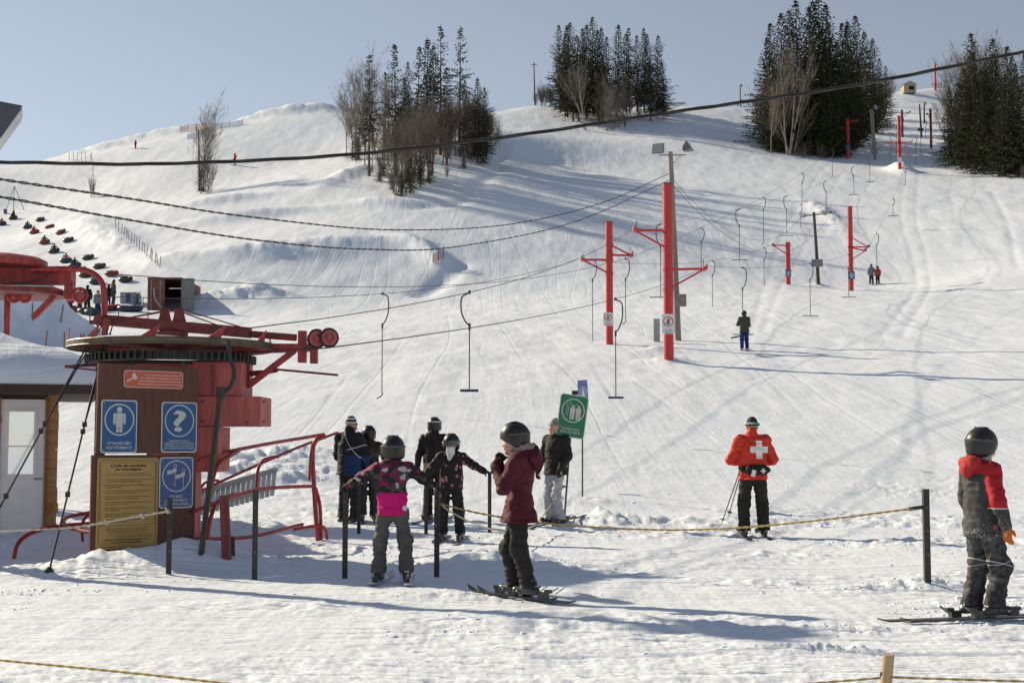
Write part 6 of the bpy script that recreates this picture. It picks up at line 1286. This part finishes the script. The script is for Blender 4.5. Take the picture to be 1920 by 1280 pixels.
def person(u, v, yaw, J, label, jac, tro, jm, tm, glove_m=None, curl=(.5, .5), head='helmet', hm=None, goggles=None, strap=None, skis=None, hres=.0115, group=None, skin=m_skin, facef=False, boots=True, at=None, big=1.08, fdirs=None):
    g = G(u, v) if at is None else at; base = g + UP * (.03 if skis else 0); root = thing('person', base, label, 'person', group, yaw); ORG[root.name] = np.zeros(3)
    link('body', body_mesh(J), skin, root); j = link('jacket', jacket_mesh(J, hres, **jac), jm, root); tr = link('trousers', trouser_mesh(J, hres, **tro), tm, root)
    for n, c in zip('RL', curl): link('glove', glove_mesh(J, n, c), glove_m or m_black, root)
    fd = fdirs or {'R': 0, 'L': 0}
    for n in 'RL':
        fw = A3(math.sin(fd[n]), math.cos(fd[n]), 0)
        if boots:
            bo = link('ski_boot' if skis else 'boot', boot_mesh(J, n, fw), m_boot, root); a = J['ank' + n]
            if skis:
                for dz, o in ((.05, .10), (.09, .055)): MB().box(A3(a[0], a[1], 0) + fw * o + UP * dz, (.105, .016, .014), (A3(fw[1], -fw[0], 0), fw, UP)).build('buckle', m_bootw, bo)
                MB().box(A3(a[0], a[1], .06) - fw * .072, (.045, .012, .07), (A3(fw[1], -fw[0], 0), fw, UP)).build('heel_plate', m_bootw, bo)
    if head == 'helmet': helmet_parts(root, J, hm or m_blackgl, goggles, strap, big=big)
    elif head == 'cap': beanie(root, J, hm)
    if facef: face(root, J)
    if skis:
        for n, lb in zip('RL', skis['labels']):
            a = J['ank' + n]; c, s_ = math.cos(yaw), math.sin(yaw); p = A3(base[0] + a[0] * c - a[1] * s_, base[1] + a[0] * s_ + a[1] * c, base[2] - .03); ski(p, yaw - fd[n], skis.get('L', 1.4), lb, skis.get('m'), back=skis.get('back', .42))
    return root, base
# ------------------------------------------------------------------ the people in the photograph
def yw(deg): return R(deg)                        # 0 faces uphill (away), positive turns to the left of the picture
# 1 girl in pink and camouflage, arms spread to two posts
s = 1.43 / 1.75
J = skeleton(1.40, hipR=(.085, 0, .70), hipL=(-.085, 0, .70), kneeR=(.13, .03, .40), kneeL=(-.12, .03, .40), ankR=(.15, -.02, .09), ankL=(-.14, -.02, .09), shR=(.155, 0, 1.13), shL=(-.155, 0, 1.13), elbR=(.29, .07, 1.04), elbL=(-.32, .07, 1.04), wriR=(.40, .08, .975), wriL=(-.44, .08, .975), hdR=(.5, .4, -.35), hdL=(-.6, .4, -.3), pnR=(0, .1, -1), pnL=(0, .1, -1), neck=(0, 0, 1.19), head=(0, .035, 1.295), pel=(0, 0, .72), waist=(0, 0, .86), chest=(0, 0, 1.02))
J = scaled(J, .965)
person(735, 1092, 0, J, 'girl in magenta and camouflage jacket seen from behind, holding two posts', dict(hem=.635, fit=.98, flare=1.0, wr=.007), dict(fit=1.0, bell=1.12), M_CAMO, m_gtrou, goggles=None, skis=dict(L=1.15, back=.34, m=m_skiw, labels=('pale ski under the right boot of the girl in pink', 'pale ski under the left boot of the girl in pink')), curl=(.9, .9), fdirs={'R': -.12, 'L': .10})
pk = bpy.data.objects['person']; MB().lathe(A3(.135, -.168, .71), A3(.35, -1, 0), [(.0, .0), (.026, .0), (.026, .006), (0, .007)], 14).build('round_badge', m_strap, pk)
# 2 girl in the burgundy coat, side view, hands at her chin
J = skeleton(1.52, ankR=(.10, .06, .09), ankL=(-.09, -.10, .09), kneeR=(.10, .11, .43), kneeL=(-.09, -.01, .43), elbR=(.21, .10, .98), wriR=(.10, .20, 1.18), hdR=(-.5, .1, 1), pnR=(-.4, -1, 0), elbL=(-.21, .12, .99), wriL=(-.08, .21, 1.19), hdL=(.5, .0, 1), pnL=(.4, -1, 0), hpit=-.12, head=(0, .045, 1.405))
J = scaled(J, .965)
bur, bb = person(974, 1122, yw(82), J, 'girl in burgundy hooded coat and black helmet, hands at her chin', dict(hem=.64, fit=1.05, flare=1.16, waist=.90, hood=True, wr=.009, seed=2), dict(fit=1.0, bell=1.0), M_MAR, m_black, facef=True, skin=m_skin2, curl=(1.2, 1.2), fdirs={'R': .55, 'L': .45}, skis=dict(L=1.02, back=.45, labels=('black ski under the near boot of the burgundy-coated girl', 'black ski under the far boot of the burgundy-coated girl')), big=1.10)
b = SDF(); nk = J['neck']
for t in np.linspace(-2.3, 2.3, 12): b.ball(nk + A3(.085 * math.sin(t), -.085 * math.cos(t) - .03, .035 + .02 * math.cos(t)), .034, .015)
hb = SDF(); hb.cone(nk + A3(-.07, -.13, -.03), nk + A3(.07, -.13, -.03), .062, .062, .04); hb.cone(nk + A3(0, -.16, -.10), nk + A3(0, -.12, .0), .055, .07, .04); link('hood', hb.mesh('hood', .010, .007, 14), M_MAR, bur)
link('fur_collar', b.mesh('fur_collar', .008, .008, 40), m_fur, bur)
MB().box(A3(.186, -.02, .77), (.02, .16, .012)).build('pocket_flap', M_MAR, bur)
# 3 flowered child facing the camera
J = skeleton(1.47, ankR=(.13, 0, .09), ankL=(-.14, 0, .09), kneeR=(.12, .05, .40), kneeL=(-.12, .05, .40), elbL=(-.34, .02, 1.07), wriL=(-.50, .06, 1.00), hdL=(-.7, .2, -.25), pnL=(0, .1, -1), elbR=(.30, .06, 1.04), wriR=(.38, .10, .92), hdR=(.3, .3, -.7), pnR=(-.3, .2, -.8))
J = scaled(J, .965)
flo, fb = person(846, 1013, yw(172), J, 'child in black flowered jacket facing the camera, arms spread', dict(hem=.70, fit=1.04, flare=1.0, seed=3), dict(fit=1.08, bell=1.05), M_FLOR, m_black, goggles='down', strap=m_strap, curl=(.9, .9), skis=dict(L=1.2, labels=('ski under the left-hand boot of the flowered child', 'ski under the right-hand boot of the flowered child')), skin=m_skin2)
b = SDF(); c = J['head']; b.cone(c + A3(0, .06, -.045), c + A3(0, .045, -.11), .062, .055, .02); b.cone(c + A3(0, .05, -.11), c + A3(.01, .09, -.19), .055, .028, .03); link('face_warmer', b.mesh('face_warmer', .009), cloth('white_fleece', (.58, .58, .58)), flo)
# 4 man in the striped cap
J = skeleton(1.74, head=(.01, .03, 1.62), hyaw=.75, hpit=-.25, elbR=(.26, .10, 1.14), wriR=(.16, .24, .97), hdR=(-.3, .6, -.6), elbL=(-.27, .04, 1.13), wriL=(-.22, .20, .95), hdL=(.1, .5, -.8), ankR=(.10, .03, .1), ankL=(-.10, -.03, .1))
person(654, 980, yw(-28), J, 'man in striped knitted cap and navy jacket with white piping', dict(hem=.80, fit=1.08, flare=1.0, hood=False, seed=4, collar=2), dict(fit=1.02), M_NAVY, m_black, head='cap', hm=M_STR, facef=True)
# 5 child half hidden behind him
J = skeleton(1.50, hyaw=-.3, elbR=(.30, .04, 1.02), wriR=(.38, .10, .88))
person(690, 976, yw(10), J, 'child in dark printed jacket half hidden behind the striped-cap man', dict(hem=.68, fit=1.08, seed=5), dict(fit=1.05), M_DCAM, m_char, goggles='down', skis=dict(L=1.2, labels=('ski of the half hidden child, right boot', 'ski of the half hidden child, left boot')))
# 6 person in black behind the flowered child
J = skeleton(1.72, elbL=(-.28, .02, 1.14), wriL=(-.36, .12, .93), hdL=(-.2, .3, -.9), hyaw=-.35, ankR=(.11, .03, .1), ankL=(-.11, -.03, .1))
J = scaled(J, .97)
bk, _ = person(813, 977, yw(-18), J, 'person all in black with helmet and goggles behind the flowered child', dict(hem=.80, fit=.98, seed=6), dict(fit=.95), m_black, m_black, goggles='up', strap=m_strap, skis=dict(L=1.55, labels=('ski under the right boot of the person in black', 'ski under the left boot of the person in black')))
b = SDF(); nk = J['neck']; b.cone(nk + A3(0, -.02, .0), nk + A3(0, -.01, .10), .095, .09, .03); link('scarf', b.mesh('scarf', .010, .006, 20), m_black, bk)
# 7 man in the grey knitted cap by the green sign
J = skeleton(1.72, hyaw=.25, elbR=(.28, -.02, 1.15), wriR=(.33, .06, .90), elbL=(-.27, .0, 1.14), wriL=(-.22, .14, .93), kneeR=(.12, .05, .49), kneeL=(-.06, .07, .49), ankR=(.10, .04, .1), ankL=(-.05, -.06, .1))
J = scaled(J, .975)
person(1042, 985, yw(140), J, 'bearded man in grey knitted cap, black jacket and pale trousers by the green sign', dict(hem=.80, fit=1.02, hood=False, seed=7), dict(fit=.94), m_black, m_ltrou, head='cap', hm=M_KNIT, facef=True, skis=dict(L=1.6, labels=('ski under the man in pale trousers, nearer boot', 'ski under the man in pale trousers, farther boot')))
# 8 ski patroller seen from behind
J = skeleton(1.74, ankR=(.15, -.02, .1), ankL=(-.14, -.02, .1), kneeR=(.14, .05, .49), kneeL=(-.13, .05, .49), elbR=(.31, .04, 1.14), wriR=(.20, .24, 1.10), hdR=(-.6, .7, .1), elbL=(-.33, .03, 1.13), wriL=(-.20, .24, 1.10), hdL=(.6, .7, .1), hpit=-.15, head=(0, .03, 1.62))
pt, pb = person(1413, 1008, yw(-3), J, 'ski patroller in red jacket with white cross, seen from behind', dict(hem=.84, fit=1.06, flare=.98, hood=False, wr=.009, seed=8, collar=2), dict(fit=1.06, bell=1.05), M_PAT, cloth('black_brown_trousers', (.022, .020, .017)), head='cap', hm=cloth('dark_cap', (.03, .03, .033)), skis=dict(L=1.65, labels=('ski under the left boot of the patroller in red', 'ski under the right boot of the patroller in red')))
b = SDF(); b.cone(A3(-.06, -.195, .985), A3(.14, -.190, .985), .075, .08, .03, (A3(0, 1, 0), .75)); b.cone(A3(-.16, -.13, 1.0), A3(.20, -.12, .985), .045, .05, .04); bag = link('waist_bag', b.mesh('waist_bag', .009, .004, 20), m_black, pt)
MB().plate([(-.04, -.05), (.02, -.065), (.045, .03), (-.015, .045)], .004, A3(-.02, -.262, .95), X0, UP).build('paper_tag', m_white, bag); b = MB(); q = A3(.125, -.268, .975)
b.plate([(-.012, -.038), (.012, -.038), (.012, -.012), (.038, -.012), (.038, .012), (.012, .012), (.012, .038), (-.012, .038), (-.012, .012), (-.038, .012), (-.038, -.012), (-.012, -.012)], .004, q, X0, UP); b.build('cross_badge', m_white, bag)
MB().tube([A3(.20 * math.sin(t), .165 * math.cos(t), 1.01) for t in np.linspace(0, 2 * PI, 29)[:-1]], .022, 6, closed=True).build('belt', m_black, pt, True)
f, r, u = head_frame(J); c = J['head']; MB().tube([c + u * .045 + r * math.sin(t) * .104 + f * (math.cos(t) * .112 - .014) for t in np.linspace(0, 2 * PI, 29)[:-1]], .017, 6, closed=True).build('goggle_strap', pattern_mat('printed_strap', lambda N, co, x, y, z: N.mix(N.m('GREATER_THAN', x, .03), (.45, .47, .5), (.02, .32, .25))), pt, True)
def ski_pole(a, b, label):
    a = np.asarray(a); b = np.asarray(b); t = thing('ski_pole', b, label, 'ski pole', 'ski poles'); d = (b - a) / np.linalg.norm(b - a); MB().tube([a, b], [.009, .007], 8).build('shaft', m_blk, t); MB().tube([a - d * .02, a + d * .11], .016, 8).build('grip', m_black, t); MB().lathe(b - d * .07, d, [(.006, -.01), (.042, 0), (.042, .006), (.006, .012)], 12).build('basket', m_blk, t)
q = G(1354, 980); ski_pole(P(1390, 874, pb[1] + .1), P(1353, 981, pb[1] + .2), 'outer ski pole hanging from the patroller'); ski_pole(P(1391, 880, pb[1] + .25), P(1366, 967, pb[1] + .5), 'inner ski pole hanging from the patroller')
# 9 boy at the right edge
J = skeleton(1.45, ankR=(.09, .03, .09), ankL=(-.09, -.06, .09), kneeR=(.10, .09, .41), kneeL=(-.09, .03, .41), elbR=(.240, -.02, .94), wriR=(.250, .04, .74), hdR=(.0, .12, -1), pnR=(-.2, .9, .2), elbL=(-.24, .02, .95), wriL=(-.22, .10, .75), hyaw=-.15, hpit=-.1, pel=(0, .0, .77))
J = scaled(J, .96)
by, bb9 = person(1846, 1162, yw(-72), J, 'boy in red and charcoal jacket with snow-dusted trousers at the right edge', dict(hem=.615, fit=1.03, flare=1.04, seed=9), dict(fit=1.12, bell=1.1), M_BOY, M_FROST, glove_m=m_orange, curl=(.35, .4), skin=m_skin2, skis=dict(L=1.5, back=.55, m=m_ski, labels=('long ski under the nearer boot of the boy in red', 'long ski under the farther boot of the boy in red')), big=1.07)
b = MB(); put_text(b, 'M', A3(.180, -.02, .70), A3(0, 1, 0), UP, 0, 0, .036, .040, off=.012, bold=.02); b.build('logo_letter', cloth('logo_red', (.45, .10, .10)), by)
b = SDF(); nk = J['neck']; b.cone(nk + A3(-.05, -.10, .0), nk + A3(.06, -.10, .0), .055, .06, .03); b.cone(nk + A3(0, -.12, -.07), nk + A3(0, -.10, 0), .05, .06, .03); link('hood', b.mesh('hood', .010, .006, 16), m_redc, by)
b = SDF(); b.cone(nk + A3(0, .0, .02), nk + A3(0, .012, .075), .083, .080, .02); link('neck_warmer', b.mesh('neck_warmer', .009, .004, 20), cloth('grey_fleece', (.30, .30, .30)), by)

# --- people riding up the slope (small): built once per clothing, coarser surface
def small(u, v, yaw, H, label, jm, tm, hm=None, cap=False, group='people on the slope', at=None, pose=None, h=.022, skis=True):
    J = skeleton(H, **(pose or {})); s_ = J['s']; g = G(u, v, 85 if u < 300 and v > 560 else 20) if at is None else at; root = thing('person', g + UP * .02, label, 'person', group, yaw); ORG[root.name] = np.zeros(3)
    link('body', body_mesh(J, .02), m_skin, root); link('jacket', jacket_mesh(J, h, 1.08, hem=.80 * s_, wr=.0), jm, root); link('trousers', trouser_mesh(J, h, 1.05, wr=.0), tm, root)
    b = SDF(); f, r, u_ = head_frame(J); b.ball(J['head'] + A3(0, -.01, .045), .125, .02); b.plane(J['head'] + A3(0, .06, 0), A3(0, .6, -.8)); link('helmet' if not cap else 'knitted_cap', b.mesh('helmet', h), hm or m_blackgl, root)
    for n in 'RL': b = SDF(); b.cone(J['ank' + n] + A3(0, 0, .06), J['ank' + n] + A3(0, .12, -.04), .06, .05, .02); b.plane(A3(0, 0, .015), A3(0, 0, -1)); link('boot', b.mesh('boot', h), m_boot, root); b = SDF(); b.cone(J['wri' + n], J['wri' + n] + J['hd' + n] / np.linalg.norm(J['hd' + n]) * .12, .045, .035, .02); link('glove', b.mesh('glove', h), m_black, root)
    if skis:
        for n in 'RL':
            a = J['ank' + n]; b = MB(); b.box(A3(a[0], .1, .0), (.08, 1.5, .02)); b.box(A3(a[0], .9, .04), (.08, .14, .02), (X0, A3(0, .85, .5), A3(0, -.5, .85))); b.build('ski', m_ski, root)
    return root
rp = small(1396, 657, yw(4), 1.70, 'lone rider in olive jacket and blue trousers on the drag lift', m_olive, m_bluetr, pose=dict(elbR=(.25, .14, 1.10), wriR=(.06, .26, 1.18), hdR=(-.3, .3, .8), elbL=(-.26, .12, 1.14), wriL=(-.05, .24, 1.30), hdL=(.3, .3, .8)), h=.018)
gq = ORG.get('x', None); q = np.array(rp.location); MB().tube([q + A3(-.62, -.18, .52), q + A3(.22, -.10, .70)], .035, 8).build('drag_bar', m_tbar, None, True, 'dark cross bar held behind the lone rider', 'drag bar')
small(1634, 533, yw(-5), 1.66, 'distant rider in grey printed jacket, left of the pair', m_greyc, m_char, pose=dict(elbR=(.26, .1, 1.1), wriR=(.2, .2, 1.25)))
small(1646, 533, yw(5), 1.50, 'distant rider in red and black jacket, right of the pair', m_redc, m_black)
small(440, 310, yw(-70), 1.6, 'skier in red coming down behind the long cable', m_redc, m_black, pose=dict(kneeR=(.12, .16, .46), kneeL=(-.12, .16, .46), pel=(0, -.08, .80), waist=(0, .02, .98), chest=(0, .10, 1.15)))
small(254, 279, yw(60), 1.2, 'tiny skier in red on the far left skyline', m_redc, m_redc)
# --- tubing hill
def tube_mesh():
    b = MB(); b.ring((0, 0, .2), UP, .40, .19, 22, 8); return mesh_from('inflatable_tube', b.V, b.F, True)
TM = tube_mesh(); fl_ = MB().lathe((0, 0, .1), UP, [(0, 0), (.34, 0), (.34, .05), (0, .05)], 18); TFL = mesh_from('tube_seat', fl_.V, fl_.F)
def tube(u, v, m, label, dmin=60, sc=1.0, tilt=True):
    p = G(u, v, 85 if v > 560 else dmin); t = thing('snow_tube', p + UP * .02, label, 'snow tube', 'inflatable snow tubes'); e = .4; gx = (Z(p[0] + e, p[1]) - Z(p[0] - e, p[1])) / (2 * e); gy = (Z(p[0], p[1] + e) - Z(p[0], p[1] - e)) / (2 * e)
    t.rotation_euler = Vector((0, 0, 1)).rotation_difference(Vector((-gx, -gy, 1)).normalized()).to_euler(); t.scale = (sc, sc, sc); link('ring', TM, m, t); link('seat', TFL, m_black, t); MB
    o = MB().tube([(.0, .55, .2), (.05, .8, .1), (.0, 1.3, .05)], .03, 4); link('tow_strap', mesh_from('tow_strap', o.V, o.F), m_black, t); return t, p
def sitter_mesh():
    b = SDF(); b.cone(A3(0, -.18, .36), A3(0, -.26, .72), .16, .17, .05); b.cone(A3(0, -.26, .72), A3(0, -.22, .90), .13, .06, .05)
    for sg in (1, -1): b.chain([A3(.1 * sg, -.12, .36), A3(.16 * sg, .28, .52), A3(.18 * sg, .62, .36)], [.10, .085, .065], .04); b.chain([A3(.2 * sg, -.25, .78), A3(.34 * sg, -.1, .58), A3(.36 * sg, .12, .45)], [.075, .06, .05], .04)
    hd = SDF(); hd.ball(A3(0, -.20, 1.03), .125, .02); return b.mesh('body', .03), hd.mesh('helmet', .03)
SIT = sitter_mesh()
cols = [m_redc, m_black, m_char, m_redc, m_olive, m_black, m_pinkc, m_black, m_redc, m_black]; tcol = [m_tube_b, m_tube_d, m_tube_b, m_tube_r, m_tube_r, m_tube_d, m_tube_b, m_tube_b, m_tube_d, m_tube_b]
lbl = ('tube rider at the left picture edge on the tubing hill', 'tube rider below the tripod at the top of the lane', 'first tube rider below the tripod in the lane', 'second tube rider below the tripod in the lane', 'tube rider in the middle of the tow lane', 'tube rider in red on a dark red tube', 'tube rider just above the second lift station', 'tube rider hidden partly by the bent pipe', 'tube rider in pink near the foot of the lane', 'last tube rider at the foot of the lane')
for i, (u, v) in enumerate(((4, 422), (25, 411), (52, 428), (65, 438), (84, 457), (102, 474), (124, 492), (141, 501), (161, 519), (181, 532))):
    t, p = tube(u, v, tcol[i], lbl[i].replace('tube rider', 'snow tube of the rider')[:90]); r_ = thing('person', p + UP * .05, lbl[i], 'person', 'riders sitting in tubes', TR.uniform(-.5, .5)); ORG[r_.name] = np.zeros(3)
    for nm, me, mm in (('body', SIT[0], cols[i]), ('helmet', SIT[1], m_blackgl)):
        r_.scale = (.82, .82, .72)
        o = bpy.data.objects.new(nm, me.copy()); COL.objects.link(o); o.data.materials.append(mm); o.parent = r_
for i, (u, v) in enumerate(((76, 414), (94, 428), (115, 438), (129, 453), (166, 486), (187, 503), (210, 517), (236, 528))): tube(u, v, (m_tube_d, m_tube_r, m_tube_r, m_tube_d, m_tube_d, m_tube_d, m_tube_r, m_tube_d)[i], 'empty snow tube in the right-hand return lane, number %s from the top' % ('one', 'two', 'three', 'four', 'five', 'six', 'seven', 'eight')[i])
for i, (u, v) in enumerate(((112, 583), (137, 585), (162, 588), (200, 583), (212, 582), (236, 584), (252, 584), (175, 590))): tube(u, v, (m_tube_b, m_tube_r, m_tube_b, m_tube_r, m_tube_r, m_tube_b, m_tube_b, m_tube_b)[i], ('navy tube at the left of the tubing queue', 'red tube under the people in pink and red', 'navy tube in the middle of the tubing queue', 'red tube right of the bent pipe', 'second red tube right of the bent pipe', 'dark tube left of the container', 'dark tube nearest the container', 'navy tube in front of the orange cap')[i])
small(131, 586, yw(20), 1.45, 'child in pink jacket in the tubing queue', m_pinkc, m_char, group='tubing queue', skis=False); small(149, 587, yw(-20), 1.5, 'person in red jacket in the tubing queue', m_redc, m_char, group='tubing queue', skis=False); small(163, 584, yw(10), 1.75, 'tall person in black in the tubing queue', m_black, m_black, group='tubing queue', skis=False)
small(183, 590, yw(180), 1.55, 'person in grey jacket with orange cap in the tubing queue', m_greyc, m_bluetr, hm=m_orange, cap=True, group='tubing queue', skis=False); small(212, 574, yw(-60), 1.85, 'tall attendant in olive jacket right of the bent pipe', m_olive, m_char, group='tubing queue', skis=False); small(203, 573, yw(40), 1.45, 'short person in dark blue beside the attendant', m_black, m_bluetr, group='tubing queue', skis=False)
small(25, 410, yw(0), 1.0, 'bundled child standing under the tripod', m_black, m_tube_r, group='tubing queue', skis=False)

# --- loose clods of churned snow in the trampled area (uncountable)
def clods():
    rs = np.random.RandomState(8); ico = []
    t = (1 + 5 ** .5) / 2; IV = np.array([(-1, t, 0), (1, t, 0), (-1, -t, 0), (1, -t, 0), (0, -1, t), (0, 1, t), (0, -1, -t), (0, 1, -t), (t, 0, -1), (t, 0, 1), (-t, 0, -1), (-t, 0, 1)]) / 1.9
    IF = np.array([(0, 11, 5), (0, 5, 1), (0, 1, 7), (0, 7, 10), (0, 10, 11), (1, 5, 9), (5, 11, 4), (11, 10, 2), (10, 7, 6), (7, 1, 8), (3, 9, 4), (3, 4, 2), (3, 2, 6), (3, 6, 8), (3, 8, 9), (4, 9, 5), (2, 4, 11), (6, 2, 10), (8, 6, 7), (9, 8, 1)])
    n = 26000; y = rs.uniform(8.5, 30, n); x = rs.uniform(-1, 1, n) * (y * .40)
    m = fbm(x * .5 + 7, y * .8, 3, 91) * 1.6 + fbm(x * 2.2, y * 3.0, 2, 95) * .9
    keep = (m > .48) & (y > 10.3); x, y = x[keep], y[keep]
    for (mx, my, rx, ry, hh, ro, l) in MOUNDS:
        if my < 36 and l > .9:
            k = int(60 * (rx + ry)); x = np.append(x, mx + rs.normal(0, rx * .8, k)); y = np.append(y, my + rs.normal(0, ry * .8, k))
    z = height(x, y); n = len(x); sz = .007 + .017 * rs.rand(n) ** 3; sz[rs.rand(n) > .985] *= 1.8
    V = IV[None] * (1 + .35 * (rs.rand(n, 12, 1) - .5)) * sz[:, None, None] * np.array((1.2, 1.0, .75)); V += np.stack([x, y, z - sz * .15], 1)[:, None]
    Fq = (IF[None] + 12 * np.arange(n)[:, None, None]).reshape(-1, 3); o = link('snow_clods', mesh_np('snow_clods', V.reshape(-1, 3), Fq), M_SNOW); tag(o, 'loose clods of churned snow on the trampled ground', 'snow', kind='stuff'); print('clods', n)
clods()
